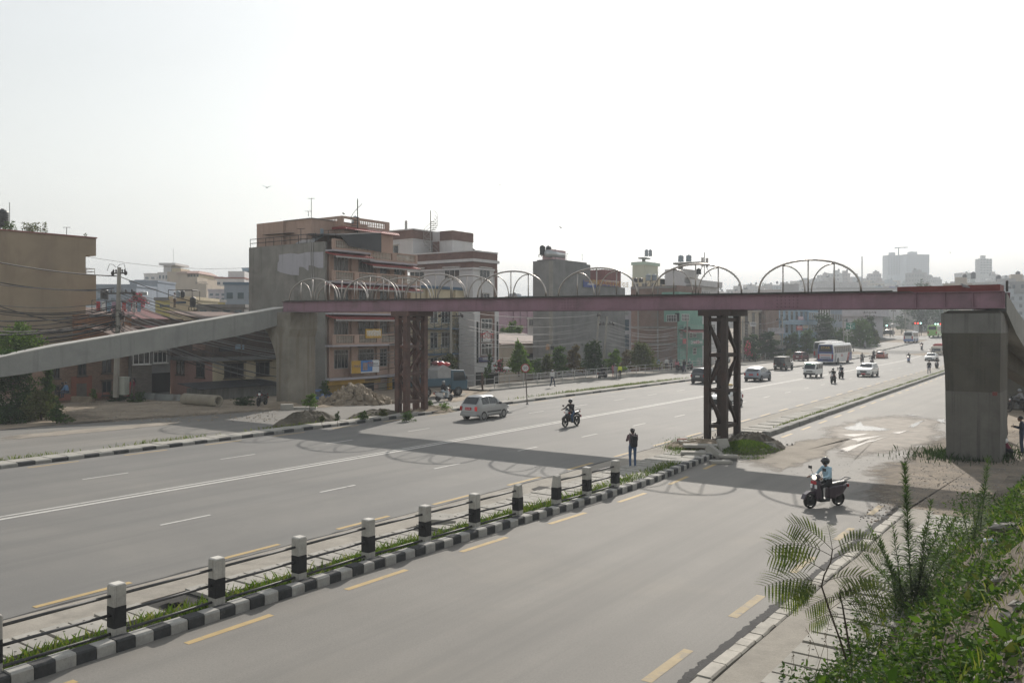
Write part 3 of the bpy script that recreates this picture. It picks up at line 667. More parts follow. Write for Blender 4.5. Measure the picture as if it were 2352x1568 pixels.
# rooftop and street things used many times
def tank_at(p,r,h,mat,label,frame=0.0):
 """plastic roof tank, optionally on a steel stand"""
 t=thing('water_tank',label,'water tank',p,rnd.uniform(0,1),'roof water tanks')
 pr=[(r*.98,frame)]
 for i in range(7):z=frame+h*.82*(i+.5)/7;pr+=[(r*.96,z-.02),(r,z),(r*.96,z+.05)]
 pr+=[(r*.95,frame+h*.84),(r*.6,frame+h*.93),(r*.3,frame+h*.96),(r*.3,frame+h),(.01,frame+h)]
 MB().lathe(pr,14).obj('tank_body',mat,t,True)
 if frame:
  m=MB();q=r*.95
  for a in (-1,1):
   for b in (-1,1):m.beam((a*q,b*q,0),(a*q,b*q,frame),.06,.06)
   m.beam((a*q,-q,frame),(a*q,q,frame),.08,.06);m.beam((-q,a*q,frame),(q,a*q,frame),.08,.06);m.beam((-q,a*q,0),(q,a*q,frame),.03,.03)
   m.beam((a*q*1.3,-q,frame),(a*q*1.3,-q,frame+.8),.03,.03)
  m.beam((-q*1.3,-q,frame+.8),(q*1.3,-q,frame+.8),.03,.03)
  m.obj('tank_stand',IRON,t)
 return t
def tank_px(px,ybot,w_,h,Y,mat,label,frame=0.0):
 p=PT(px,ybot,Y);k=Y/F;return tank_at(p,w_*k/2,h*k,mat,label,frame)
def mast(px,y0,y1,Y,label,arms=1):
 p=PT(px,y1,Y);h=(y1-y0)*Y/F;t=thing('aerial',label,'aerial',p)
 m=MB().tube([(0,0,0),(0,0,h)],.03,5)
 for i in range(arms):m.tube([(-.35,0,h*(.98-.1*i)),(.35,0,h*(.98-.1*i))],.02,4)
 m.obj('mast',IRON,t);return t
# pink five-storey apartment house with a bare grey side wall
b=Bld('apartment_house','five storey pink apartment house with bare grey side wall, balustraded balconies and red tiled eaves','apartment building',-58.6,745,-1.6)
Z=lambda z:z+1.6
FL=(1.41,4.42,7.33,10.17,13.0);Ly=b.fy(932)
W_=b.box('wall',PNK,-10.4,0,0,Ly,0,Z(13.0))
sw_=MB();sw_.box(-10.45,0.35,-.22,-.004,0,Z(13.75));so=sw_.obj('side_wall',PLG,b.root)
pp=[ze(*q) for q in ((455,780),(640,755),(760,770),(900,740),(1150,735),(1150,985),(1070,985),(985,950),(920,945),(915,1035),(830,970),(770,970),(765,1100),(640,1095),(480,1055),(430,1030),(435,905),(455,880))]
q=MB();V_=[(b.sx(px,-.22),b.zy(py,on_s(px,b.s0-.22)[1])) for px,py in pp]
q.add([(x,-.226,z) for x,z in V_],[tuple(range(len(V_)))]);q.obj('paint_patch',LILAC,so)
for x_ in (-1.55,-1.3):MB().tube([(x_,-.28,Z(14.0)),(x_+.35,-.28,Z(7))],.04,6).obj('drain_pipe',FRW,b.root)
for i,z in enumerate(FL):
 if i==0:b.box('slab',LIL,.002,.95,-.2,Ly+.2,Z(z)-.2,Z(z))
 elif i<4:b.balcony(Z(z),-.2,Ly+.6,1.35,LIL,PNK,.95,'baluster',TILE if i>=2 else None,4)
 else:b.balcony(Z(z),-.2,Ly*.42,1.35,LIL,PNK,.95,'baluster',TILE,1,'roof_terrace');b.balcony(Z(z)-.65,Ly*.42+.02,Ly+.4,1.2,LIL,PNK,.9,'baluster',TILE,2,'roof_terrace')
 for (u0,u1) in ((.03,.085),(.29,.37),(.60,.635),(.76,.82),(.96,1.0)):
  if i<4:b.box('pilaster',PNK,.002,.25,Ly*u0,Ly*u1,Z(z)+.001,Z(FL[i+1])-.17)
 if i<4:
  for (u0,u1,nx) in ((.095,.275,4),(.385,.585,4),(.645,.75,2),(.83,.95,3)):
   b.win('f',Ly*(u0+u1)/2,Z(z)+(.75 if i!=0 else .8),Ly*(u1-u0)*.92,1.75,nx,.76,FRW,None,False)
b.box('fascia',YELS,.002,.5,0,Ly*.62,Z(.78),Z(1.2));b.box('shop_shutter',SHUTY,.002,.06,.3,Ly*.28,0,Z(.75));b.box('shop_opening',DARK,.002,.04,Ly*.34,Ly*.58,0,Z(.72))
b.box('shop_pillar',YELS,.002,.3,Ly*.29,Ly*.33,0,Z(.77));b.box('shop_pillar',YELS,.002,.3,Ly*.75,Ly*.79,0,Z(1.2));b.box('shop_shutter',SHUT,.002,.05,Ly*.64,Ly*.74,0,Z(.6));b.box('shop_window',GLASS,.002,.05,Ly*.80,Ly*.98,Z(-1),Z(.9))
r1=b.box('stair_block',PNK,-10.2,b.sx(652,.6),.5,4.5,Z(12.9),b.zy(513,83));r2=b.box('stair_block',PNK,b.sx(652,.7),-2.6,.8,8,Z(12.9),b.zy(507,81))
MB().box(b.sx(652,.7)-.1,-2.5,.7,8.1,b.zy(507,81)+.002,b.zy(505.5,81)).obj('roof_slab',PLG,r2)
ph=b.box('penthouse',PNK,-5.4,-1.2,3.6,10.2,Z(13),b.zy(521,80));MB().hexa([(-5.7,3.3,b.zy(521,80)),(-.6,3.3,b.zy(525,80)),(-.6,10.6,b.zy(525,80)),(-5.7,10.6,b.zy(521,80)),(-5.7,3.3,b.zy(516,80)),(-.9,3.3,b.zy(519,80)),(-.9,10.6,b.zy(519,80)),(-5.7,10.6,b.zy(516,80))]).obj('tiled_roof',TILE,ph)
zt=b.zy(516,80)
pb=MB();pb.box(-5.5,-1.4,3.5,3.7,zt,zt+.22);pb.box(-5.5,-1.4,3.5,3.7,zt+.72,zt+.95);pb.box(-5.5,-5.0,3.48,3.72,zt+.22,zt+.72);pb.box(-2.0,-1.4,3.48,3.72,zt+.22,zt+.72)
pb.box(-1.6,-1.4,3.7,9.9,zt,zt+.22);pb.box(-1.6,-1.4,3.7,9.9,zt+.72,zt+.95);pb.box(-1.62,-1.38,5.2,5.7,zt+.22,zt+.72);pb.box(-1.62,-1.38,9.4,9.9,zt+.22,zt+.72)
for i in range(14):pb.lathe([(.04,0),(.07,.2),(.04,.5)],6,(-4.9+i*.21,3.6,zt+.22),caps=False);pb.lathe([(.04,0),(.07,.2),(.04,.5)],6,(-1.5,5.9+i*.25,zt+.22),caps=False)
pb.obj('roof_parapet',PNK,ph)
b.win('s',-4.2,Z(13.5),1.0,1.2,2,.7,FRW,CURT,False,3.6)
MB().hexa([(-3.2,.3,Z(14.6)),(1.6,.3,Z(14.25)),(1.6,5.6,Z(14.9)),(-3.2,5.6,Z(15.2)),(-3.2,.3,Z(14.66)),(1.6,.3,Z(14.31)),(1.6,5.6,Z(14.96)),(-3.2,5.6,Z(15.26))]).obj('canopy',BLK,b.root)
MB().hexa([(1.55,1.5,Z(13.4)),(1.62,5.6,Z(13.1)),(1.66,5.6,Z(13.1)),(1.60,1.5,Z(13.4)),(1.55,.3,Z(14.3)),(1.62,5.6,Z(14.95)),(1.66,5.6,Z(14.95)),(1.60,.3,Z(14.3))]).obj('canopy_side',BLK,b.root)
rl=MB()
for z in (14.15,14.55):rl.tube([(-10.4,-.1,Z(z)),(-1.0,-.1,Z(z))],.035,5)
for i in range(9):x=-10.4+i*1.17;rl.tube([(x,-.1,Z(13.7)),(x,-.1,Z(14.56))],.03,5)
rl.obj('roof_railing',IRON,b.root)
MB().hexa([(-4.1,.2,Z(13.8)),(-1.7,.2,Z(13.8)),(-1.7,1.5,Z(14.5)),(-4.1,1.5,Z(14.5)),(-4.1,.16,Z(13.86)),(-1.7,.16,Z(13.86)),(-1.7,1.46,Z(14.56)),(-4.1,1.46,Z(14.56))]).obj('solar_panel',M('solar_glass',(.5,.52,.55),.1,.1),b.root)
MB().hexa([(-8.8,.1,Z(14.9)),(-5.0,.1,Z(14.85)),(-5.0,2.2,Z(15.0)),(-8.8,2.2,Z(15.05)),(-8.8,.1,Z(14.94)),(-5.0,.1,Z(14.89)),(-5.0,2.2,Z(15.04)),(-8.8,2.2,Z(15.09))]).obj('tin_lean_to',IRON,b.root)
sp=MB()
for i in range(14):a=i*.42;sp.beam((-.9,5.0,Z(13.1)+i*.26),(-.9+.6*math.cos(a),5.0+.6*math.sin(a),Z(13.1)+i*.26),.25,.04)
sp.tube([(-.9,5.0,Z(13)),(-.9,5.0,Z(18.3))],.05,6);sp.tube([(-.9+.62*math.cos(i*.42),5.0+.62*math.sin(i*.42),Z(13.9)+i*.26) for i in range(16)],.025,5);sp.obj('spiral_stair',IRON,b.root)
PINKB=b
p0=b.root.location
tank_px(734,543,20,20,80.5,TANKG,'pale cylindrical water tank behind the roof railing of the pink house')
tank_px(816,530,15,23,88,TANKG,'grey ribbed tank on a stand beside the pink house penthouse',.5)
mast(715,455,500,82,'tall thin aerial above the pink house penthouse');mast(708,485,497,82,'short bent aerial on the penthouse parapet of the pink house');mast(691,525,555,78,'T shaped aerial on the grey side wall of the pink house');mast(754,529,552,78,'T shaped aerial beside the dark canopy of the pink house')
# white and red brick building behind it
b=Bld('brick_trimmed_building','white building with red brick parapets, tall stair tower window and white cornices','building',-58,1086.3,-1.6)
Yc=b.Y;X1=b.sx(941);Ly=b.fy(1141);zt=b.zy(577,Yc);zcn=b.zy(598,Yc)
b.box('wall',WHP,X1,0,0,Ly,0,zt-.1)
pr=b.box('parapet',BRK,X1-.05,.06,-.06,Ly+.05,zcn+.22,zt);MB().box(X1-.1,.14,-.14,Ly+.12,zt+.002,zt+.14).obj('coping',WHP,pr)
MB().box(X1-.1,.25,-.25,Ly+.2,zcn-.12,zcn+.2).obj('cornice',WHP,pr);bd=b.box('brick_band',BRK,X1-.05,.05,-.05,Ly+.03,zcn-.75,zcn-.14);MB().box(X1-.1,.2,-.2,Ly-.6,zcn-.98,zcn-.77).obj('cornice',WHP,bd)
b.box('brick_pier',BRK,-.4,.06,Ly-.55,Ly+.06,0,zcn-.77)
for (a,c,nx) in ((zg(680,695),zg(885,850),3),(zg(1170,680),zg(1390,835),3),(zg(1175,1045),zg(1395,1115),3)):b.swin(a,c,nx,0,FRWH,GLASS)
b.fwin(zg(1665,680),zg(1812,835),3,0,FRWH,GLASS);b.fwin(zg(1672,1040),zg(1812,1112),3,0,FRWH,GLASS)
xU=b.sx(948.6);zu=b.zy(527,98.7);x0=xU-8.5
u=b.box('upper_block',WHP,x0,xU,.02,Ly,zt-.5,zu-.9);MB().box(x0,xU+.06,-.04,Ly+2.6,b.zy(548,98.7),zu).obj('parapet',BRK,u);MB().box(x0,xU+.14,-.12,Ly+2.7,zu+.002,zu+.14).obj('coping',WHP,u)
MB().box(x0,xU+.1,-.1,Ly,b.zy(549.5,98.7),b.zy(547,98.7)-.01).obj('cornice',WHP,u)
MB().box(x0,b.sx(873),-.05,.015,zt-2.5,b.zy(548,98.7)-.2).obj('brick_pier',BRK,u)
b.swin(zg(312,355),zg(518,508),3,0,FRWH,GLASS)
st_=MB();st_.box(xU+.2,xU+3.3,3.2,Ly+2.6,zt-2,zu-.01);sh_=st_.obj('stair_house',WHP,b.root);MB().box(xU+1.4,xU+3.36,3.14,Ly+2.66,b.zy(549,98.7),zu+.002).obj('parapet',BRK,sh_);MB().box(xU+.3,xU+1.3,3.1,3.198,zt-2,zu-1.2).obj('brick_panel',BRK,sh_)
sp=MB()
for i in range(18):a=1+i*.4;sp.beam((xU+1.3,1.6,zt-.3+i*.25),(xU+1.3+.8*math.cos(a),1.6+.8*math.sin(a),zt-.3+i*.25),.25,.04)
sp.tube([(xU+1.3,1.6,zt-.3),(xU+1.3,1.6,zu+2.3)],.06,6)
for k in (0,.45,.9):sp.tube([(xU+1.3+.85*math.cos(1+i*.4),1.6+.85*math.sin(1+i*.4),zt+k+i*.25) for i in range(19)],.025,5)
sp.obj('spiral_stair',FRW,b.root)
b.box('post',FRW,xU-2.2,xU-2.0,1,1.2,zu,zu+1.3)
d0=2.2;tw=MB();ya,yb=b.fy(1090,d0),b.fy(1146,d0);zb0=b.zy(840,Yc-2);zt2=b.zy(713,Yc-2)
T=b.box('entrance_tower',WHP,.07,d0,ya,yb,0,zt2)
MB().box(d0+.002,d0+.06,ya+(yb-ya)*.22,yb-(yb-ya)*.2,b.zy(832,Yc-2),zt2-.1).obj('brick_panel',BRK,T)
for f in (.08,.9):MB().box(d0+.002,d0+.05,ya+(yb-ya)*f,ya+(yb-ya)*(f+.06),b.zy(832,Yc-2),zt2-1.2).obj('slit_window',DARK,T)
for (p,c) in ((c2(1778,875),c2(1858,950)),(c2(1778,957),c2(1858,1050)),(c2(1778,1058),c2(1858,1143))):b.fwin(p,c,3,.6,FRWH,GLASS,False,d0+.062)
b.fbox('entrance_canopy',WHP,(1078,846),(1150,853),.07,d0+1.6);b.box('doorway',DARK,d0+.002,d0+.05,ya+.2,yb-.2,0,b.zy(854,Yc-2))
BRB=b
# cream apartment with blue slab edges between the two
b=Bld('cream_apartment','cream apartment block with dark crossed balcony railings and blue slab edges','apartment building',-59.2,938,-1.6)
Ly=b.fy(1082);zt=b.zy(660,b.Y)
b.box('wall',CREAM,-6,0,0,Ly,0,zt);b.box('roof_edge',BLUT,-6.1,.2,-.1,Ly+.1,zt+.002,zt+.3)
for i,py in enumerate((753,811.5,866)):
 z=b.zy(py,b.Y+3);b.balcony(z,.4,Ly+.2,1.25,BLUT,TEALI,.95,'x')
 zt_=b.zy((690,753,811.5)[i],b.Y+3)
 for f0,f1,nx in ((.06,.22,2),(.32,.44,2),(.5,.66,3),(.78,.92,2)):b.win('f',Ly*(f0+f1)/2,z+.5,Ly*(f1-f0),min(1.9,zt_-z-.95),nx,.7,FRWH,None,False)
for f in (.0,.26,.7,.96):b.box('pilaster',CREAM,.002,.3,Ly*f,Ly*f+.35,0,zt-.01)
b.box('shop_front',DARK,.002,.05,.6,Ly-.5,0,b.zy(875,b.Y))
# the dark low houses behind the ramp
b=Bld('brick_house','old two storey brick house with wooden windows and a red framed door','house',-69.5,106,-.6)
Ly=b.fy(301);zt=b.zy(812,b.Y)
b.box('wall',BRKO,-7,0,0,Ly,0,zt);MB().hexa([(-7.3,-.3,zt+.5),(.8,-.3,zt),(.8,Ly+.3,zt),(-7.3,Ly+.3,zt+.5),(-7.3,-.3,zt+.58),(.8,-.3,zt+.08),(.8,Ly+.3,zt+.08),(-7.3,Ly+.3,zt+.58)]).obj('roof',CORR,b.root)
for (p,q) in ((zc(640,655),zc(745,830)),(zc(972,600),zc(1080,795)),(zc(1278,580),zc(1395,760)),(zc(680,925),zc(745,1060)),(zc(1278,855),zc(1392,1040))):b.fwin(p,q,2,0,FRD,GLASS)
rp_=b.fbox('door_surround',M('red_clay_paint',(.20,.075,.045),.9,.2,1),zc(888,800),zc(1150,1085),.002,.06);d_=b.fbox('door',M('old_wood_door',(.11,.09,.075),.8,.2,2),zc(955,890),zc(1080,1085),.062,.10)
b.fbox('plinth',BRED,zc(640,1040),zc(1400,1110),.002,.05)
b=Bld('grey_house','dark grey house wing with white barred windows over a stone wall','house',-69.0,302.3,-.8)
Ly=b.fy(391);zt=b.zy(790,b.Y)
b.box('wall',PLD,-7,0,0,Ly,0,zt);b.fbox('stone_panel',M('stone_cladding',(.17,.15,.13),.9,.3,1,brick=((.09,.08,.07),1.3)),zc(1650,655),zc(1898,1010),.002,.08);b.fbox('dark_opening',DARK,zc(1900,760),zc(2130,1005),.002,.04)
b.fwin(zc(1665,460),zc(1875,650),3,.78,FRWH,GLASS);b.fwin(zc(1920,480),zc(2090,632),3,.9,FRWH,GLASS)
MB().hexa([(-7,-.3,zt+1.5),(.9,-.3,zt+.1),(.9,Ly,zt+.1),(-7,Ly,zt+1.5),(-7,-.3,zt+1.58),(.9,-.3,zt+.18),(.9,Ly,zt+.18),(-7,Ly,zt+1.58)]).obj('roof',CORR,b.root)
b=Bld('corner_house','low house with rose side wall, cream front and dark brick upper storey hung with sheets','house',-64.5,488.5,-1.0)
Ly=b.fy(650);xl=b.sx(391.5);z1=b.zy(829,b.Y);z2=b.zy(714,b.Y)
b.box('wall',ROSE,xl,-.01,0,Ly,0,z1);b.box('front_wall',CREAM,-.009,.12,-.02,Ly,0,z1);b.box('slab',PLD,xl-.4,.7,-.6,Ly+.2,z1+.002,z1+.32)
b.box('upper_wall',BRKD,xl,-.2,.1,Ly,z1+.33,z2-.8);MB().hexa([(xl-.5,-.5,z2),(.3,-.5,z2-.8),(.3,Ly,z2-.8),(xl-.5,Ly,z2),(xl-.5,-.5,z2+.07),(.3,-.5,z2-.73),(.3,Ly,z2-.73),(xl-.5,Ly,z2+.07)]).obj('roof',CORR,b.root)
for (p,q) in ((zd(240,335),zd(350,530)),(zd(520,365),zd(640,570))):b.swin(p,q,2,.75,FRD,GLASS)
for (p,q) in ((zd(912,365),zd(1190,578)),(zd(1345,350),zd(1558,548))):b.fwin(p,q,3,0,FRD,DARK,True,.122)
b.fbox('pilaster',CREAM,zd(1195,340),zd(1340,730),.125,.25)
for (p,q,m) in ((zd(860,130),zd(1050,200),BLK),(zd(480,100),zd(660,180),BRKB),(zd(1090,100),zd(1210,170),BLU)):b.fbox('hanging_sheet',m,p,q,-.19,-.1)
for x_ in (-.3,2.6,5.2):b.box('post',FRD,.4,.5,x_,x_+.1,z1+.33,z2-.82)
b=Bld('tin_shed','low shed of dark tin sheets below the cream wall behind the concrete pipe','shed',-61.0,470,-.6)
Ly=b.fy(640);zt=b.zy(894,b.Y)
b.box('wall',M('weathered_planks',(.14,.14,.13),.9,.3,1,stretch=(4,4,.4)),-2.5,0,0,Ly,0,zt);MB().hexa([(-2.6,-.8,zt+.4),(.5,-.8,zt+.02),(.5,Ly,zt+.02),(-2.6,Ly,zt+.4),(-2.6,-.8,zt+.44),(.5,-.8,zt+.06),(.5,Ly,zt+.06),(-2.6,Ly,zt+.44)]).obj('roof',BLK,b.root)
b=Bld('tan_building','tall windowless tan building with overhanging slabs at its end','building',-80,196,-.5,s0=None)
b.s0=on_t(-80,-80)[0];b.root.location=(*st(b.s0,-80),-.5);L1=b.fy(197);L2=b.fy(221);Yr=on_t(197,-80)[1]
zz=lambda py:zat(py,Yr)+.5
b.box('wall',TAN,-9,0,0,L1,0,zz(546));b.box('overhang',TAN,-9,-.02,L1+.002,L2,zz(586),zz(546.5));b.box('overhang',TAN,-9,-.02,L1+.002,L2,zz(700),zz(631));b.box('roof_edge',BRED,-9.1,.12,-.1,L2+.05,zz(546)+.002,zz(546)+.12)
rl=MB()
for z in (616,623):rl.tube([(-.1,L1,zz(z)),(-.1,L2-.1,zz(z)),(-6,L2-.1,zz(z))],.03,5)
for y in (L1+.1,L2-.1):rl.tube([(-.1,y,zz(631)),(-.1,y,zz(615))],.03,5)
rl.obj('balcony_railing',FRW,b.root)
tk=tank_px(6,524,26,42,86,TANKB,'black ribbed tank on a steel stand at the end of the tan roof',1.0);tk.location.z-=.9
mast(153,522,541,82,'T shaped clothesline post on the tan roof',1)
mast(22,465,510,84,'thin pole beside the black tank on the tan roof',0)
# buildings along the street line to the right
b=Bld('concrete_building','tall bare grey concrete building with maroon tin storey and hotel signs','building',-62,1267,-2.0)
Ly=b.fy(1356);Ly2=b.fy(1436);xl=b.sx(1224);zt=b.zy(598,b.Y)
b.box('wall',PLD,xl,0,0,Ly,0,zt);b.box('rear_wall',PLD,xl,-.03,Ly+.002,Ly2,0,b.zy(657,126));b.box('pilaster',PLG,-.4,.06,-.06,.3,0,zt-.01)
b.box('tin_storey',M('maroon_tin',(.17,.055,.05),.7,.2,.6,corr=('X',2)),-7,-.3,b.fy(1393),b.fy(1430),b.zy(657,126)+.002,b.zy(620,128));b.box('parapet',PLD,xl,.01,1,Ly-1,zt+.002,zt+.25)
b.box('stair_room',M('pale_rose_wall',(.5,.36,.38),.9,.1),xl*.75,xl*.2,1.2,4.5,zt+.26,zt+1.6)
hb=MB().tube([(-.9,.3,zt+1.0),(-.9,4.2,zt+.95)],.5,12).obj('solar_heater',TANKS,b.root,True)
CONB=b
tank_px(1246,590,13.5,22,116,TANKB,'black roof tank on the grey concrete building, left one of the pair',.3);tank_px(1260,590,13,21,117,TANKB,'black roof tank on the grey concrete building, right one of the pair',.3)
mast(1302,583,600,118,'T shaped aerial on the grey concrete building');mast(1337,580,600,120,'stout pole at the roof edge of the grey concrete building',0);mast(1275,566,596,116,'very thin mast beside the roof tanks',0)
b=Bld('glass_strip_building','narrow grey building with blue glass bands squeezed beside the concrete one','building',-63,1436,-2.0)
Ly=b.fy(1449.5);b.box('wall',LIL,-8,0,0,Ly,0,b.zy(690,b.Y))
for (p,q) in ((q3(277,165),q3(329,315)),(q3(277,370),q3(329,620))):b.fbox('glass_band',GLASSB,p,q,.002,.06)
b.fbox('portrait_panel',M('grey_poster',(.3,.3,.3),.6,.7,3),q3(278,45),q3(326,108),.002,.05)
b=Bld('green_brick_house','raw brick house with a concrete frame and a teal front with white grid windows','house',-56,1556,-2.0)
xl=b.sx(1449);Ly=b.fy(1612);zt=b.zy(655,b.Y);zr_=b.zy(688,b.Y)
b.box('side_wall',BRKB,xl,-.01,-.01,Ly-.1,0,zt);b.box('front_wall',TEAL,-.009,.1,0,Ly,0,zr_);b.box('roof_parapet',TEAL,-2.6,.3,-.15,Ly,zr_+.002,zr_+1.2)
for px in (1466,1511):b.sbox('column',PLG,(px-1.6,660),(px+1.6,840),.012,.1)
for py in (658,751,790):b.sbox('beam',PLG,(1450,py-2),(1553,py+3),.012,.12)
tp=b.sbox('teal_panel',TEAL,q3(820,40),q3(1030,196),.02,.12)
for (p,q,nx) in ((q3(855,97),q3(995,195),6),):b.swin(p,q,nx,.6,FRWH,GLASS,False,-.122)
b.sbox('arch_window',DARK,q3(975,75),q3(1035,190),.125,.15)
for (p,q,nx) in ((q3(1060,88),q3(1160,185),5),(q3(1035,340),q3(1075,430),2),(q3(1165,330),q3(1205,420),2),(q3(1215,325),q3(1260,412),3),(q3(1040,600),q3(1075,665),2),(q3(1215,555),q3(1262,650),3)):b.fwin(p,q,nx,.5,FRWH,GLASS,False,.102)
b.balcony(b.zy(754,b.Y+3),.2,Ly,1.0,TEAL,TEAL,.7,'wall',TILE);b.balcony(b.zy(792,b.Y+3),1.0,Ly,.9,TEAL,TEAL,.8,'wall')
b.box('teal_base',TEAL,.101,.4,0,1.2,0,b.zy(800,b.Y));GBH=b
tank_px(1489,657,11.5,15,138,TANKG,'grey roof tank on the raw brick house, left of the pair',.9);tank_px(1503,657,12,15,138,TANKG,'grey roof tank on the raw brick house, right of the pair',.9)
b=Bld('white_house','white house with roof terrace, awning and tank platform above the teal one','house',-57,1575,-2.0)
xl=b.sx(1527);Ly=b.fy(1648);zt=b.zy(650,b.Y);b.box('wall',WHP,xl,0,0,Ly,0,zt)
zu=b.zy(617,b.Y);b.box('stair_block',WHP,xl,xl+3.4,.02,5.5,zt+.001,zu);b.box('tank_platform',PLG,xl+1,xl+5.6,1,4,b.zy(605,b.Y),b.zy(601,b.Y));b.box('platform_column',PLG,xl+1.6,xl+2.2,1.6,2.2,zu+.001,b.zy(605,b.Y)-.001)
MB().hexa([(-4,.3,b.zy(634,b.Y)),(.6,.3,b.zy(638,b.Y)),(.6,5,b.zy(640,b.Y)),(-4,5,b.zy(636,b.Y)),(-4,.3,b.zy(633,b.Y)),(.6,.3,b.zy(637,b.Y)),(.6,5,b.zy(639,b.Y)),(-4,5,b.zy(635,b.Y))]).obj('awning',STAN,b.root)
b.box('dark_room',DARK,-5,-1.0,1,4,zt+.001,b.zy(638,b.Y));b.balcony(b.zy(652,b.Y),0,Ly,.9,WHP,WHP,.8,'wall')
for (p,q,nx) in ((q2(1165,715),q2(1335,785),5),(q3(1340,230),q3(1362,340),1),(q3(1465,230),q3(1520,335),3),(q3(1310,470),q3(1345,570),2)):b.fwin(p,q,nx,.7,FRWH,GLASS,False,.002)
tank_px(1564,601.5,13,16,b.Y+5,TANKG,'pale grey tank on the white house platform, left of the pair');tank_px(1582,601,13,16,b.Y+5,TANKG,'pale grey tank on the white house platform, right of the pair');tank_px(1605,630,11,14,b.Y+2,TANKB,'black tank half hidden on the white house terrace')
t=thing('phone_mast','rooftop phone mast with two grey panel antennas above the white house','mast',PT(1618,636,150));m=MB();h=56*150/F
m.tube([(0,0,0),(0,0,h)],.07,6);m.tube([(-1.2,0,0),(0,0,h*.6)],.05,5);m.tube([(1.2,0,0),(0,0,h*.6)],.05,5);m.obj('mast',IRON,t)
for x_,z_ in ((-.35,.42),(.45,.40)):MB().box(x_-.2,x_+.2,-.15,.1,h*z_,h*z_+1.6).obj('antenna_panel',FRW,t)
def blk(name,label,xl,xc,xr,ytop,Y,wall,base=-2.0,rows=(),cols=4,scols=0,fr=None,pane=None,wh=1.3,ww=1.2,trim=None,cat='building',group=None,roof=None,depth=9.0,bal=None,sill=True):
 """box building: side face xl..xc, front xc..xr, corner at depth Y; rows = pixel heights of window sills at the corner"""
 k=(xc-CX)/F;t=Y*(k*UC-US);b=Bld(name,label,cat,t,xc,base,group);b.Y=Y
 Ly=b.fy(xr) if xr>xc else 6.0;x0=b.sx(xl) if xl<xc else -depth;zt=b.zy(ytop);b.Ly,b.x0,b.zt=Ly,x0,zt
 b.box('wall',wall,x0,0,0,Ly,0,zt);b.box('parapet',trim or wall,x0-.08,.1,-.1,Ly+.08,zt+.002,zt+.3)
 if roof:MB().hexa([(x0-.4,-.5,zt+1.8),(.7,-.5,zt+.45),(.7,Ly+.4,zt+.45),(x0-.4,Ly+.4,zt+1.8),(x0-.4,-.5,zt+1.9),(.7,-.5,zt+.55),(.7,Ly+.4,zt+.55),(x0-.4,Ly+.4,zt+1.9)]).obj('roof',roof,b.root)
 for r in rows:
  z=b.zy(r)
  for i in range(cols):b.win('f',Ly*(i+.5)/cols,z,min(ww,Ly/cols*.75),wh,2,.7,fr,pane,sill)
  for i in range(scols):b.win('s',x0*(i+.5)/scols,z,min(ww,-x0/scols*.75),wh,2,.7,fr,pane,sill)
  if bal:b.balcony(z-.75,.1,Ly-.1,.9,bal,bal,.85,'wall')
 return b
b=blk('cream_house','cream house with pastel green upper storey and tanks on a roof platform',1451,1490,1545,640,178,CREAM,-2,(665,690),3,2)
u=b.box('upper_storey',M('pale_cream_green',(.46,.47,.38),.88,.1,.5),b.x0,b.x0*.25,.3,b.Ly*.55,b.zt+.31,b.zy(607));MB().box(b.x0-.2,b.x0*.2,.1,b.Ly*.6,b.zy(607)+.002,b.zy(600)).obj('parapet',M('mint_paint',(.4,.5,.42),.88,.1),u)
b.box('tank_platform',PLG,b.x0*.75,b.x0*.4,1,4,b.zy(592),b.zy(589));b.box('platform_column',PLG,b.x0*.65,b.x0*.55,2,2.8,b.zy(600)+.002,b.zy(592)-.001)
tank_px(1485,588.5,9,16,178,TANKG,'grey tank on the cream house roof platform, left of the pair');tank_px(1494,588.5,8,16,178,TANKG,'grey tank on the cream house roof platform, right of the pair');tank_px(1460,648,10,10,150,TANKB,'black tank low on the roof edge left of the brick house tanks');tank_px(1472,648,10,10,150,TANKB,'black tank low on the roof edge right beside the brick house tanks')
b=blk('beige_shop_house','three storey beige house with brick tiled roof strip and dark windows',1690,1706,1753,716,158,STAN,-2,(742,768,795),3,0,FRD,GLASS,1.9,1.4,None,'house',None,CORR)
b=blk('brick_block','plain brown brick block between the beige house and the blue building',1751,1758,1789,700,165,BRKB,-2,(),3,0);b.fbox('lower_roof',PLG,(1755,793),(1800,800),.01,3.0);b.fbox('shop_wall',STAN,(1757,770),(1790,800),.01,.3)
b=blk('blue_building','blue three storey building with open white railed balconies',1783,1789,1856,700,174,BLU,-2,(735,765),6,0,FRW,GLASS,1.9,1.6,None,'building',None,None,9,BLU)
b=blk('blue_annex','light blue annex with small windows and painted signboards',1856,1857,1879,712,186,BLU,-2,(732,760),4,0,FRWH,GLASS)
b=blk('white_narrow_house','narrow white house with tall dark windows',1877,1884,1907,690,196,WHP,-2,(742,),4,1,FRD,GLASS,3.4,.9,None,'house')
b=blk('grey_blue_house','grey blue house with glazed front behind the green direction sign',1905,1917,1934,705,205,BG,-1,(735,765),3,2,FRW,GLASS)
b=blk('lilac_building','large lilac grey building with jutting upper storey near the junction',1928,1975,2028,700,226,LIL,1,(),4,0);b.box('overhang',LIL,-.0+.002,1.6,-.5,b.Ly,b.zy(725),b.zy(700));b.box('side_overhang',LIL,b.x0,1.6,-.9,-.002,b.zy(726),b.zy(712))
for px0,px1,y0_,y1_ in ((1962-20,1966-18,731,741),(1975-2+3,1975+16,730,742),(2000,2008,731,742)):
 (b.swin if px1<1975 else b.fwin)((px0,y0_),(px1,y1_),3,.5,FRWH,GLASSB,False)
b=blk('office_block','long pale office block with three window bands and a small blue logo',2098,2110,2290-150,700,300,WHP,2,(),1);b.root.name='corner_shop_block';b.root['label']='dim shop block with sheet roofs behind the traffic lights'
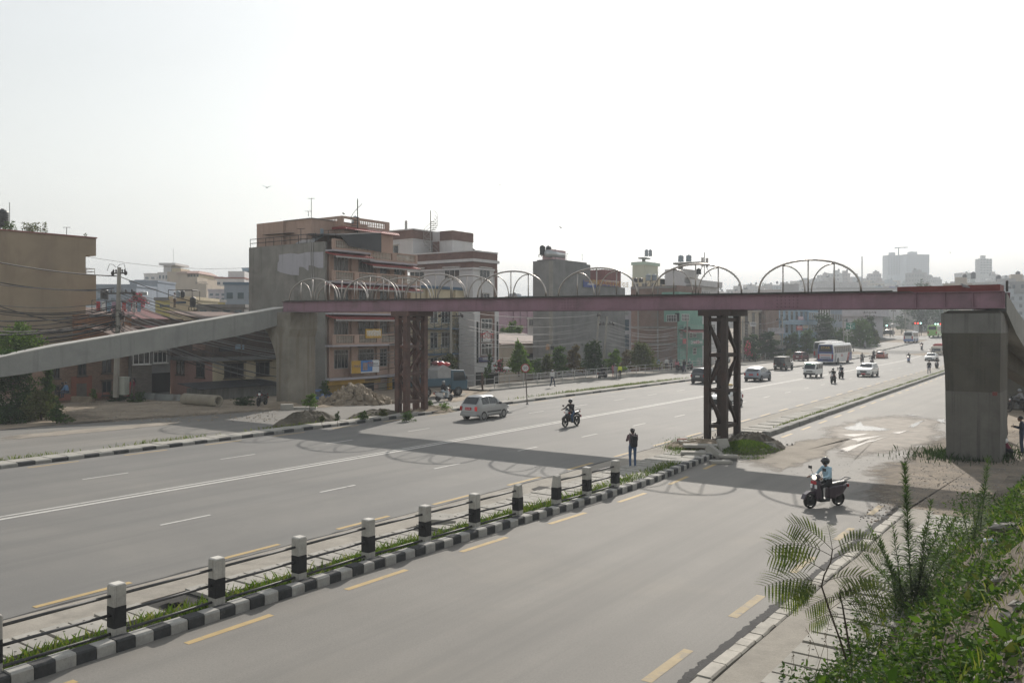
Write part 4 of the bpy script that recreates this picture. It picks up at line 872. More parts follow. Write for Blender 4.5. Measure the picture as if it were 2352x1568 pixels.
b=blk('white_office_block','long white office block with rows of square windows and a blue logo',2092,2094,2095,650,420,WHP,2,(),1)
for c in list(b.root.children):bpy.data.objects.remove(c)
b.Ly=30;x0=b.sx(2098);b.root.location=PT(2098,752,420);b.root.location.z=2;b.root.rotation_euler=(0,0,0);wd=420/F
MB().box((1876-2098)*wd,-.0,0,14,0,(752-662)*wd+4).obj('wall',WHP,b.root);MB().box((1876-2098)*wd,(1993-2098)*wd,.5,14,(752-662)*wd+4.002,(752-648)*wd+4).obj('upper_wall',WHP,b.root);MB().box((1875-2098)*wd,.3,-.3,14,(752-662)*wd+4.0-.5,(752-662)*wd+4.3).obj('cornice',FRW,b.root)
WP=MB().box(-.0,24*wd,-.05,0,0,11*wd).mesh('window',GLASSB)
for row in (672,684.5,698):
 for px in range(1884,2090,31):
  o=link('window',WP,b.root,((px-2098)*wd,-.002,(752-row-11)*wd+4))
MB().box((2042-2098)*wd,(2056-2098)*wd,-.06,-.002,(752-660)*wd+3.2,(752-655)*wd+3.2).obj('logo',M('logo_blue',(.08,.07,.35),.6,0),b.root)
# the gap between the white building and the concrete one
b=blk('mauve_building','plain mauve building wall standing beyond the low sheds',1140,1165,1228,712,150,MAUVE,-2,(),2)
for f in (.2,.45,.7):b.box('pilaster',MAUVE,.1,.3,b.Ly*f,b.Ly*f+.3,0,b.zt)
b=blk('small_white_house','small white house block with a pitched front beside the mauve wall',1212,1213,1226,733,138,WHP,-2,(748,),1)
b=blk('tin_roof_shed','long low shed with a rusty tin roof in front of the mauve building',1145,1147,1268,792,112,STAN,-2.2,(),2)
MB().hexa([(-5,-.3,b.zt+1.4),(.6,-.3,b.zt+.05),(.6,b.Ly,b.zt+.05),(-5,b.Ly,b.zt+1.4),(-5,-.3,b.zt+1.48),(.6,-.3,b.zt+.13),(.6,b.Ly,b.zt+.13),(-5,b.Ly,b.zt+1.48)]).obj('roof',CORR,b.root);b.fbox('opening',DARK,(1210,812),(1245,840),.002,.05)
tank_px(1258,803,9,13,110,M('tan_tank_plastic',(.35,.2,.1),.5,.1),'tan water tank beside the tin roof shed');tank_px(1269,803,9,13,110,TANKB,'black water tank beside the tan tank')
# skyline on the left
b=blk('hotel_building','tall beige hotel with roof terraces and a red canopy in the left skyline',358,384,478,660-20,210,STAN,0,(),4)
for c in list(b.root.children):bpy.data.objects.remove(c)
b.root.rotation_euler=(0,0,0);b.root.location=PT(384,752,210);b.root.location.z=0;k=210/F;H=lambda py:(752-py)*k+6;Xp=lambda px:(px-384)*k
MB().box(Xp(384),Xp(430),0,14,0,H(624)).obj('wall',STAN,b.root);MB().box(Xp(430),Xp(453),0,14,0,H(636)).obj('wall',STAN,b.root);MB().box(Xp(453),Xp(474),0,14,0,H(652)).obj('wall',STAN,b.root);MB().box(Xp(360),Xp(384)-.01,.4,14,0,H(625)).obj('front_wall',WHP,b.root)
MB().box(Xp(408),Xp(453),1,12,H(636)+.01,H(629)).obj('open_storey',CREAM,b.root);MB().hexa([(Xp(406),-.5,H(628)),(Xp(456),-.5,H(628)),(Xp(458),14,H(628)),(Xp(406),14,H(628)),(Xp(408),2,H(621)),(Xp(452),2,H(621)),(Xp(452),10,H(621)),(Xp(408),10,H(621))]).obj('canopy',M('faded_red_roof',(.33,.2,.17),.8,.1),b.root)
MB().box(Xp(368),Xp(386),2,8,H(625),H(608)).obj('stair_room',WHP,b.root);MB().box(Xp(361),Xp(399),1,10,H(608),H(603)).obj('top_terrace',WHP,b.root);MB().box(Xp(387),Xp(408),2,8,H(625),H(615)).obj('roof_room',CREAM,b.root)
for py in (640,655,670,685):
 for px in (364,372,379):MB().box(Xp(px),Xp(px+3.6),.34,.4,H(py),H(py-8)).obj('window',GLASSB,b.root)
for px in (410,418,427,434,441,448):MB().box(Xp(px),Xp(px+5),.94,1.0,H(635),H(630)).obj('window',GLASS,b.root)
mast(398,572,604,210,'tall thin aerial on the beige hotel',0)
def text3(name,s,size,mat,parent,loc,rot,ext=.02,align='CENTER',font_scale=(1,1,1)):
 c=bpy.data.curves.new(name,'FONT');c.body=s;c.size=size;c.extrude=ext;c.align_x=align;c.align_y='CENTER';c.resolution_u=2
 o=bpy.data.objects.new(name,c);col.objects.link(o);dg=bpy.context.evaluated_depsgraph_get();me=bpy.data.meshes.new_from_object(o.evaluated_get(dg));bpy.data.objects.remove(o);bpy.data.curves.remove(c)
 me.materials.clear();me.materials.append(mat);q=link(name,me,parent,loc);q.rotation_euler=rot;q.scale=font_scale;return q
LETD=M('dark_lettering',(.05,.05,.06),.6,0);LETW=M('white_lettering',(.7,.7,.68),.6,0);LETG=M('gold_lettering',(.5,.30,.03),.5,0);LETR=M('red_lettering',(.42,.03,.03),.5,0)
text3('lettering','HOTEL',1.0,LETD,b.root,(Xp(464),-.1,H(650)),(R(90),0,0))
def far(name,label,x0,x1,yt,Y,wall,rows=(),n=4,yb=760,cat='building',trim=None,dd=10,dark=GLASSB,extra=None,hw=5,fw=.55):
 """far building facing the camera squarely, with separate windows"""
 r=thing(name,label,cat,(PT((x0+x1)/2,752,Y).x,Y,0),rnd.uniform(-.12,.12));k=Y/F;w_=(x1-x0)*k/2;z=lambda py:(752-py)*k+6
 MB().box(-w_,w_,0,dd,-3,z(yt)).obj('wall',wall,r);MB().box(-w_-.15,w_+.15,-.15,dd+.1,z(yt)+.002,z(yt)+.4).obj('parapet',trim or wall,r)
 for py in rows:
  for i in range(n):c=-w_+2*w_*(i+.5)/n;q=w_/n*fw;MB().box(c-q,c+q,-.06,-.002,z(py+hw),z(py)).obj('window',dark,r)
 for e in (extra or []):MB().box(-w_+2*w_*e[0],-w_+2*w_*e[1],1,dd-2,z(yt)+.41,z(e[2])).obj('roof_room',wall,r)
 return r
far('long_grey_house','long grey blue house row with flat roof behind the utility pole',222,312,658,150,BG,(668,684),6)
far('slate_building','slate blue windowless building left of the beige hotel',298,362,648,190,BG,(),4,extra=[(.1,.5,642)])
far('white_block','white apartment house with red roof edge in the left skyline',484,560,640,230,WHP,(648,662,676),6,trim=BRED,extra=[(.5,.98,622),(.1,.35,635)])
far('glass_tower','blue glazed tower rising over the white apartment house',556,582,618,240,BLU,(622,632,642),3,fw=.9,hw=8)
far('blue_grey_house','blue grey house with lean to roofs at the end of the ramp',516,590,654,130,BG,(672,700),3,hw=14,trim=BLUT)
far('yellow_house','low yellow house wall behind the red tin roof',356,452,690,110,M('yellow_wall',(.42,.37,.14),.9,.15,.6),(700,),2,trim=PLD)
far('cream_shed','small cream roof house carrying tanks in a steel frame',390,438,688,104,CREAM,(692,),1)
far('grey_shed','grey sheds and walls below the skyline right of the tanks',455,560,706,105,PLD,(712,),4)
far('white_villa','pale house at the far left skyline gap',330,372,630,300,WHP,(636,646),3)
for i,(x0,x1,yt,Y) in enumerate(((1145,1172,688,330),(1168,1192,676,420),(1190,1228,682,300),(1437,1460,700,260),(478,520,668,190),(560,578,690,170))):
 far('skyline_house',['pale low house far behind the mauve building','small hazy block above the mauve wall','bluish house left of the concrete building','grey house behind the glass strip building','grey house between hotel and blue grey house','small dark house beside the pink apartment house'][i],x0,x1,yt,Y,[WHP,BG,BLU,LIL,LIL,BG][i],(yt+6,yt+16),3)
tank_px(250+-10,687,18,24,100,TANKB,'black tank on the roof beside the utility pole');tank_px(420,684,10,17,104,TANKB,'dark tank inside the steel roof frame');tank_px(409,684,11,17,104,TANKG,'blue grey tank inside the steel roof frame');tank_px(443,713,14,24,98,TANKB,'black tank with steel pipes above the ramp',.4)
tank_px(328,678,22,9,112,TANKS,'round metal roof tank behind the bougainvillea')
m=MB();k=104/F;t=thing('tank_frame','open steel frame around the roof tanks above the yellow house','frame',PT(414,688,103));hw=27*k
for a in (-1,1):
 m.tube([(a*hw,0,0),(a*hw,0,22*k)],.04,5);m.tube([(a*hw,2.5,0),(a*hw,2.5,22*k)],.04,5);m.tube([(a*hw,0,22*k),(a*hw,2.5,22*k)],.04,5)
for y in (0,2.5):m.tube([(-hw,y,22*k),(hw,y,22*k)],.04,5)
m.obj('frame_tubes',IRON,t)
b=Bld('red_roof_house','dark house with rusty and red tin roofs and a fenced terrace below the bougainvillea','house',-72,300,-.5)
Ly=b.fy(520);zt=b.zy(768,b.Y);b.box('wall',BRKD,-14,-7.2,0,Ly,0,zt+1.5)
for y0,y1,mt in ((0,Ly*.52,CORR),(Ly*.5,Ly,M('red_tin_roof',(.16,.05,.05),.7,.2,1,corr=('X',2.6)))):
 MB().hexa([(-14,y0,zt+2.6),(-6.6,y0,zt+.6),(-6.6,y1,zt+.6),(-14,y1,zt+2.6),(-14,y0,zt+2.68),(-6.6,y0,zt+.68),(-6.6,y1,zt+.68),(-14,y1,zt+2.68)]).obj('roof',mt,b.root)
tr=Bld('terrace_house','orange brown house with an iron railed terrace of washing beside the utility pole','house',-77,205,-.5);Ly=tr.fy(302);zt=tr.zy(722,tr.Y);tr.box('wall',M('orange_brown_wall',(.25,.12,.06),.9,.2,.6),-8,0,0,Ly,0,zt);tr.balcony(zt,0,Ly,.5,PLD,IRON,1.3,'x')
for i in range(9):
 tr.box('washing',[LETR,LETW,BLU,MAUVE,WHP,LETR,BG,WHP,BLU][i],.3,.34,.5+i*.5,.85+i*.5,zt+.3,zt+1.2)
# signs on the facades
b=PINKB
def board(b,p,q,mat,d,label,name='signboard',cat='sign'):
 y0,y1=b.fy(p[0],d),b.fy(q[0],d);Y=on_t(p[0],b.t+d)[1];z0,z1=zat(q[1],Y),zat(p[1],Y)
 r=thing(name,label,cat,(*st(b.s0+(y0+y1)/2,b.t+d),z0),RZ);w_=y1-y0;h=z1-z0
 MB().box(0,.05,-w_/2,w_/2,0,h).obj('panel',mat,r);r['w']=w_;r['h']=h;return r
def letters(r,s,u,v,size,mat,sx=1.0):return text3('lettering',s,size,mat,r,(.056,(u-.5)*r['w'],v*r['h']),(R(90),0,R(90)),.004,'CENTER',(sx,1,1))
def glyphs(r,u0,u1,v0,v1,mat,n,seed=1):
 """Devanagari-like lettering: a head bar with hanging strokes"""
 g=random.Random(seed);m=MB();w_,h=r['w'],r['h'];y0,y1,z0,z1=(u0-.5)*w_,(u1-.5)*w_,v0*h,v1*h;L=(y1-y0)/n;hh=z1-z0;th=hh*.13
 i=0
 while i<n:
  a=y0+L*i;m.box(.052,.06,a,a+L*.96,z1-th,z1)
  m.box(.052,.06,a+L*.66,a+L*.66+th,z0,z1-th);k=g.randint(0,3)
  if k<2:m.tube([(.056,a+L*.62-L*.5*math.sin(j*.5),z0+hh*.45+hh*.28*math.cos(j*.5)) for j in range(7)],th*.45,4)
  elif k==2:m.tube([(.056,a+L*.1,z1-th),(.056,a+L*.15,z0+hh*.4),(.056,a+L*.6,z0+hh*.5)],th*.45,4)
  else:m.tube([(.056,a+L*.2,z1-th),(.056,a+L*.5,z0+hh*.5),(.056,a+L*.15,z0+hh*.15)],th*.45,4)
  if g.random()<.3:m.tube([(.056,a+L*.6,z1),(.056,a+L*.3,z1+hh*.2),(.056,a,z1+hh*.1)],th*.4,4)
  i+=1
 return m.obj('lettering',mat,r)
r=board(b,zf(752,268),zf(980,400),YELS,1.42,'yellow signboard with pale lettering on the pink house balcony');glyphs(r,.06,.94,.2,.8,LETW,9,3)
r=board(b,zf(548,725),zf(945,905),M('white_board',(.62,.64,.66),.6,.05),1.05,'wide yellow, blue and white advertising board on the pink house','advertising_board')
MB().box(.051,.056,-r['w']/2,r['w']*-.17,0,r['h']).obj('yellow_field',YELS,r);MB().box(.051,.056,r['w']*-.17+.002,r['w']*.25,r['h']*.1,r['h']).obj('blue_field',M('board_blue',(.03,.16,.45),.6,.1),r)
letters(r,'- MAX',.17,.55,.38,M('board_navy',(.03,.06,.22),.6,0));letters(r,'MILES',.87,.68,.26,LETD);letters(r,'WITH POWER',.87,.5,.16,LETD);MB().box(.058,.066,-.35,.25,.25,.95).obj('picture',M('canister',(.3,.22,.2),.5,.5,3),r);MB().box(.058,.066,.45,1.0,.55,1.05).obj('picture',M('packet',(.2,.2,.3),.5,.6,4),r);MB().box(.058,.066,.3,.9,r['h']*.75,r['h']*.84).obj('slogan',LETR,r)
r=board(b,zf(560,952),zf(880,990),YELS,.55,'yellow shop fascia with red lettering under the pink house');glyphs(r,.1,.85,.2,.85,LETR,10,5)
b=CONB;r=board(b,q1(1140,680),q1(1400,820),M('sign_navy',(.035,.06,.22),.6,.1),.12,'dark blue transport sign on the concrete building');glyphs(r,.05,.95,.7,.95,LETG,9,7);glyphs(r,.3,.8,.3,.55,LETW,10,8)
r=board(b,q1(1450,670),q1(1845,790),M('sign_maroon',(.16,.03,.05),.6,.1),.12,'maroon hotel sign on the concrete building');glyphs(r,.12,.97,.62,.95,LETW,12,9);letters(r,'KHANDADEVI HOTEL & GUEST HOUSE',.5,.42,1.1,LETG,.62);MB().box(.051,.056,-r['w']/2,r['w']/2,0,r['h']*.22).obj('blue_strip',M('sign_navy',(0,0,0)),r)
b=BRB;r=board(b,c2(1790,968),c2(1848,1042),M('white_cloth',(.6,.58,.56),.9,.1,3),2.35,'white to let banner hung on the stair tower window','banner','banner');letters(r,'TO-LET',.5,.5,.75,LETR);MB().tube([(.06,-.9,r['h']*.68),(.06,0,r['h']*.93),(.06,.9,r['h']*.68)],.06,5).obj('roof_mark',LETR,r)
r=board(b,c2(1762,1160),c2(1862,1195),M('sign_slate',(.05,.055,.14),.6,.1),2.3,'dark blue nameplate over the white building entrance');glyphs(r,.25,.9,.3,.85,LETW,7,11)
b=GBH;r=board(b,q3(1222,462),q3(1308,498),M('sign_rose',(.3,.06,.08),.6,.1),1.0,'rose red shop sign on the teal house balcony');letters(r,'Growell Dental',.5,.5,.9,LETW,.8)
r=board(b,q3(1075,430),q3(1120,500),LETR,1.6,'small red square sign on the teal house corner')
for px0,px1,py0,py1,Y,mt,s_,lab in ((q5(550,0)[0],q5(610,0)[0],q5(0,128)[1],q5(0,170)[1],171,MAUVE,'','faded violet sign on the blue building balcony'),(q5(535,0)[0],q5(600,0)[0],q5(0,240)[1],q5(0,285)[1],170,LETR,'','red sign on the blue building lower balcony'),(q5(610,0)[0],q5(665,0)[0],q5(0,230)[1],q5(0,262)[1],172,STAN,'','pale tilted sign beside the red one on the blue building'),(q5(0,0)[0],q5(68,0)[0],q5(0,195)[1],q5(0,245)[1],155,WHP,'','white signboard on the beige house balcony'),(q5(205,0)[0],q5(390,0)[0],q5(0,262)[1],q5(0,330)[1],158,LIL,'','long grey signboard on the low roof beside the blue building')):
 k=(px0-CX)/F;t_=Y*(k*UC-US);bb=Bld.__new__(Bld);bb.t=t_;bb.s0=on_t(px0,t_)[0];r=board(bb,(px0,py0),(px1,py1),mt,0,lab);glyphs(r,.1,.9,.3,.8,LETD if mt in (WHP,LIL,STAN) else LETW,7,int(px0))
# vehicles
TYRE=M('tyre_rubber',(.022,.021,.02),.85,.2,6);RIM=M('alloy_rim',(.38,.38,.38),.4,.1,4,metal=.7);RIMB=M('black_rim',(.03,.03,.03),.5,.1)
CGL=M('car_glass',(.025,.03,.035),.05,.2,1,spec=.7);PLAS=M('black_plastic',(.03,.03,.032),.6,.15,3);UNDER=M('underbody',(.01,.01,.01),.9,0)
LAMPC=M('headlamp_glass',(.75,.76,.76),.1,.05,3,spec=.8);LAMPR=M('tail_lamp_red',(.35,.015,.015),.2,.1,3,coat=.5);LAMPL=M('tail_lamp_lit',(.6,.03,.03),.3,0,emit=.15);LAMPH=M('headlamp_lit',(1,.93,.78),.3,0,emit=1.6)
PLATER=M('red_number_plate',(.42,.03,.04),.5,.05);PLATEW=M('white_number_plate',(.6,.6,.58),.5,.05);PLATEK=M('black_number_plate',(.02,.02,.02),.5,0);CHROME=M('chrome',(.75,.75,.75),.12,0,metal=1.0)
def paint(name,c,metal=.0):return M(name,c,.32,.04,.6,metal=metal,coat=.6)
WHEELC={}
def wheel(parent,x,y,r,w_,rim=None):
 k=(r,w_,rim.name if rim else 'rim')
 if k not in WHEELC:
  t=MB().lathe([(r*.62,-w_/2),(r*.94,-w_/2),(r,-w_*.36),(r,w_*.36),(r*.94,w_/2),(r*.62,w_/2)],20,axis='x',caps=False)
  m=MB();m.lathe([(r*.64,-w_*.42),(r*.64,w_*.42)],20,axis='x')
  for sg in (-1,1):
   for i in range(8):a=i*math.pi/4;m.beam((sg*w_*.44,r*.1*math.cos(a),r*.1*math.sin(a)),(sg*w_*.44,r*.6*math.cos(a),r*.6*math.sin(a)),.03,r*.16,1,(1,0,0))
   m.lathe([(r*.16,sg*w_*.40),(r*.16,sg*w_*.48)],10,axis='x',mi=1)
  WHEELC[k]=(t.mesh('tyre',TYRE,True),m.mesh('rim',[RIMB,rim or RIM]))
 o=link('wheel',WHEELC[k][0],parent,(x,y,r));link('rim',WHEELC[k][1],o);return o
def lerp_prof(pr,y):return float(np.interp(y,[p[0] for p in pr],[p[1] for p in pr]))
def car(name,label,cat,loc,rz,L,W_,prof,belt,wl=(.2,.8),wr=.3,mat=None,glass=None,wins=(),lower=None,rail=False,sill=.24,tumble=.16,front='plain',plate=None,rear_lamp='tall',lit=False,pl2=None,rim=None,group='vehicles on the highway'):
 """prof: roof line [(y,z)] rear to front in metres along the length; belt: z of window line; wins: side windows [(y0,y1)]; y=0 rear, L front"""
 t=thing(name,label,cat,loc,rz,group);B=MB();hw=W_/2;ys=sorted(set([p[0] for p in prof]+[L*i/26 for i in range(27)]))
 ztop=lambda y:lerp_prof(prof,y)
 def half(y):
  f=min(y,L-y)/(.16*L);return hw*(1 if f>=1 else .80+.20*math.sin(max(0,f)*math.pi/2))
 def bel(y):return min(belt if not callable(belt) else belt(y),ztop(y)-.015)
 secs=[]
 for y in ys:
  h=half(y);zt=ztop(y);zb_=bel(y);dz=zt-zb_;inn=h-tumble*min(1.0,dz/.5)*(1 if dz>.05 else .3);e=min(y,L-y);zs=sill+(.14*(1-e/.25) if e<.25 else 0)
  secs.append([(-h*.86,y,zs),(-h,y,zs+.10),(-h*1.0,y,(zs+zb_)/2),(-h*.975,y,zb_),(-inn,y,zt-.05 if dz>.12 else zt-.01),(-inn*.82,y,zt),(0,y,zt+(.02 if dz>.2 else .012)),(inn*.82,y,zt),(inn,y,zt-.05 if dz>.12 else zt-.01),(h*.975,y,zb_),(h,y,(zs+zb_)/2),(h,y,zs+.10),(h*.86,y,zs)])
 n=len(secs[0]);o=len(B.v);vs=[(p[0],p[1]-L/2,p[2]) for s_ in secs for p in s_];fs=[]
 for i in range(len(secs)-1):
  for j in range(n):fs.append((i*n+j,i*n+(j+1)%n,(i+1)*n+(j+1)%n,(i+1)*n+j))
 fs+=[tuple(range(n)),tuple((len(secs)-1)*n+j for j in range(n))[::-1]]
 B.add(vs,fs);me=B.mesh('body',mat,True);body=link('body',me,t)
 es=body.modifiers.new('edges','EDGE_SPLIT');es.split_angle=R(38)
 def side(y,f):
  h=half(y)*.975;zt=ztop(y)-.05;zb_=bel(y);dz=ztop(y)-zb_;inn=half(y)-tumble*min(1.0,dz/.5);return (h+(inn-h)*f,y-L/2,zb_+(zt-zb_)*f)
 for (a,b) in wins:
  w=MB();k=6
  for sg in (-1,1):
   vs=[]
   for i in range(k+1):
    y=a+(b-a)*i/k
    for f in (.07,.93):
     p=side(y,f);vs.append((sg*(p[0]+.012),p[1],p[2]))
   w.add(vs,[(2*i,2*i+1,2*i+3,2*i+2) for i in range(k)])
  w.obj('side_window',glass or CGL,t)
 def slope_glass(a,b,nm):
  w=MB();k=5;vs=[]
  for i in range(k+1):
   y=a+(b-a)*i/k;zt=ztop(y);h=half(y);dz=zt-bel(y);inn=h-tumble*min(1.0,dz/.5)*(1 if dz>.05 else .3);d=.014
   sl=(ztop(y+.02)-ztop(y-.02))/.04;nrm=Vector((0,-sl,1)).normalized()*d
   for x in (-inn*.84,-inn*.4,0,inn*.4,inn*.84):vs.append((x,y-L/2+nrm.y,zt+(.021 if dz>.2 else .012)*(1-abs(x/inn))+nrm.z))
  w.add(vs,[(i*5+j,i*5+j+1,i*5+6+j,i*5+5+j) for i in range(k) for j in range(4)]);return w.obj(nm,glass or CGL,t,True)
 return t,slope_glass,half,ztop,bel
def car_finish(t,L,W_,half,wl,wr,mat,lower=PLAS,front='plain',plate=None,lamp_z=.62,rear_z=.85,rearh=.28,lit=False,platez=.75,mirrors=True,mz=.95,my=.66,bump=.45,rim=None,rtext=None,grille=True,rw=.18,lampw=.32):
 hw=W_/2
 for f in wl:
  for sg in (-1,1):
   wheel(t,sg*(hw-.085),f*L-L/2,wr,.19,rim)
   MB().lathe([(wr+.045,sg*(hw-.16)),(wr+.045,sg*(hw+.004))],20,(0,f*L-L/2,wr+.01),'x').obj('wheel_arch',UNDER if lower is None else lower,t)
 m=MB();m.box(-hw*.84,hw*.84,L/2-.10,L/2+.035,.26,bump);m.obj('front_bumper',lower or mat,t,bevel=.03)
 m=MB();m.box(-hw*.86,hw*.86,-L/2-.04,-L/2+.10,.28,bump+.03);m.obj('rear_bumper',lower or mat,t,bevel=.03)
 for sg in (-1,1):
  MB().box(sg*hw*.79-rw/2,sg*hw*.79+rw/2,-L/2-.018,-L/2+.06,rear_z,rear_z+rearh).obj('tail_lamp',LAMPL if lit and sg>0 else LAMPR,t,bevel=.02)
  MB().box(sg*hw*.68-lampw/2,sg*hw*.68+lampw/2,L/2-.10,L/2+.022,lamp_z,lamp_z+.16).obj('headlight',LAMPC,t,bevel=.03)
  if mirrors:MB().cbox((sg*(hw+.09),my*L-L/2,mz),(.2,.1,.15)).obj('mirror',mat if mirrors==2 else PLAS,t,bevel=.03)
 if grille:MB().box(-hw*.42,hw*.42,L/2-.06,L/2+.014,lamp_z-.1,lamp_z+.1).obj('grille',PLAS,t,bevel=.02)
 if plate:
  p=MB().box(-.24,.24,-L/2-.03,-L/2-.0,platez,platez+.18).obj('number_plate',plate,t);MB().box(-.24,.24,L/2+.037,L/2+.05,.33,.5).obj('number_plate',plate,t)
  if rtext:text3('plate_text',rtext,.075,LETW if plate!=PLATEW else LETD,p,(0,-L/2-.032,platez+.09),(R(90),0,0),.002)
CN=[]
def place(px,py):g=G(px,py);return g
AW,TO=RZ,RZ+math.pi
def hatch(label,p,rz,mat,L=3.6,W_=1.55,H=1.55,kind='hatch',plate=PLATER,lit=False,low=PLAS,mir=1,name='hatchback_car',rtext=None):
 k=H/1.55
 P_={'hatch':[(0,.58),(.05,.92),(.12,1.0),(.48,1.40),(.72,1.51),(1.35,1.55),(1.95,1.48),(2.3,1.28),(2.75,1.0),(3.2,.88),(3.48,.70),(3.6,.5)],'suv':[(0,.62),(.05,.98),(.14,1.05),(.45,1.46),(.62,1.54),(1.7,1.55),(2.2,1.50),(2.75,1.07),(3.25,.98),(3.5,.84),(3.6,.6)],'sedan':[(0,.6),(.05,.95),(.5,1.02),(1.05,1.42),(1.4,1.5),(1.9,1.5),(2.2,1.45),(2.75,1.0),(3.3,.88),(3.52,.72),(3.6,.55)],'fast':[(0,.55),(.05,.95),(.10,1.02),(.55,1.35),(.95,1.5),(1.6,1.55),(2.1,1.47),(2.75,1.04),(3.25,.95),(3.5,.8),(3.6,.55)]}[kind]
 P_=[(y*L/3.6,z*k) for y,z in P_];q=L/3.6;belt=.97*k
 w_={'hatch':((.58,1.28),(1.36,2.25)),'suv':((.45,.85),(.92,1.55),(1.63,2.25)),'sedan':((.95,1.6),(1.68,2.3)),'fast':((.62,1.5),(1.58,2.3))}[kind]
 t,sg,half,zt,bel=car(name,label,'car',p,rz,L,W_,P_,belt,mat=mat,wins=[(a*q,b*q) for a,b in w_],tumble=.17)
 r={'hatch':(.14,.5),'suv':(.16,.48),'sedan':(.55,1.08),'fast':(.16,.6)}[kind];f={'hatch':(2.02,2.7),'suv':(2.24,2.72),'sedan':(2.24,2.72),'fast':(2.14,2.72)}[kind]
 sg(r[0]*q,r[1]*q,'rear_window');sg(f[0]*q,f[1]*q,'windscreen')
 car_finish(t,L,W_,half,(.19,.80),.29*k if kind in ('hatch','sedan') else .34,mat,low,plate=plate,lit=lit,lamp_z=.62*k,rear_z=(.66 if kind!='hatch' else .62)*k,mz=1.0*k,mirrors=mir,platez=.66*k,rtext=rtext)
 hw=W_/2
 for sgn in (-1,1):
  MB().box(min(sgn*hw*.985,sgn*(hw+.012)),max(sgn*hw*.985,sgn*(hw+.012)),-L*.21,L*.21,.48,.56).obj('door_trim',PLAS,t)
  for y in (-L*.14,L*.06):MB().box(min(sgn*hw*.97,sgn*(hw+.02)),max(sgn*hw*.97,sgn*(hw+.02)),y-.08,y+.08,.80*k,.84*k).obj('door_handle',mat,t)
 return t
SILV=paint('silver_paint',(.36,.365,.365),.4);WPNT=paint('white_car_paint',(.72,.72,.70));DGR=paint('dark_grey_paint',(.035,.04,.045),.2);GBL=paint('grey_blue_paint',(.21,.24,.28),.5);DGRN=paint('dark_green_paint',(.025,.035,.032));MARO=paint('maroon_paint',(.13,.025,.03),.2);ORG=paint('orange_red_paint',(.35,.10,.055));BLUEP=paint('blue_car_paint',(.03,.10,.26));PICK=paint('black_pickup_paint',(.022,.022,.026))
hatch('silver hatchback with red number plate driving away past the brown tower',place(1114,960),AW,SILV,3.57,1.53,1.59,lit=True,low=SILV,rtext='BA 12 4083')
hatch('dark grey SUV half hidden behind the rusty near tower',place(1620,879),AW,DGR,4.2,1.8,1.66,'suv',PLATEW)
t=hatch('white taxi hatchback with loaded roof rack seen through the rusty near tower',place(1668,934),TO,WPNT,3.5,1.5,1.5,'hatch',PLATEK);m=MB();m.box(-.55,.55,-.75,.6,1.57,1.6);m.obj('roof_rack',PLAS,t);ld=stu=MB().ball((0,-.1,1.66),.5,10,0,(1.0,1.15,.22)).obj('roof_load',M('tan_sack',(.5,.36,.15),.9,.2,2),t,True)
MB().box(-.66,.66,1.74,1.79,.3,.62).obj('bumper_cover',PLAS,t);text3('front_text','SUZUKI',.2,LETW,t,(0,1.795,.42),(R(90),0,math.pi),.003)
hatch('grey blue crossover with sloping tail and red plate driving away',place(1741,874),AW,GBL,4.4,1.85,1.6,'fast',PLATER)
hatch('maroon SUV driving on the far service road behind the dark jeep',place(1840,828.5),AW,MARO,4.3,1.8,1.65,'suv',PLATEW,low=MARO)
hatch('white SUV with black grille driving towards the camera',place(1993,864),TO,WPNT,4.35,1.78,1.64,'suv',PLATER,mir=2)
hatch('orange red hatchback driving away beside a dark motorcyclist',place(2026,824.5),AW,ORG,3.6,1.55,1.5,'hatch',PLATER,low=ORG)
hatch('white sedan driving towards the camera near the big pier',place(2140,829),TO,WPNT,4.3,1.75,1.5,'sedan',PLATEW,mir=2)
hatch('small white car on the far service road behind the rusty tower',place(1660,834),AW,WPNT,3.6,1.55,1.5,'hatch',PLATEW)
hatch('blue car parked low behind the rubble heap',Vector((*PT(737,900,73)[:2],-.75)),AW+.5,BLUEP,3.7,1.6,1.5,'hatch',None,low=BLUEP)
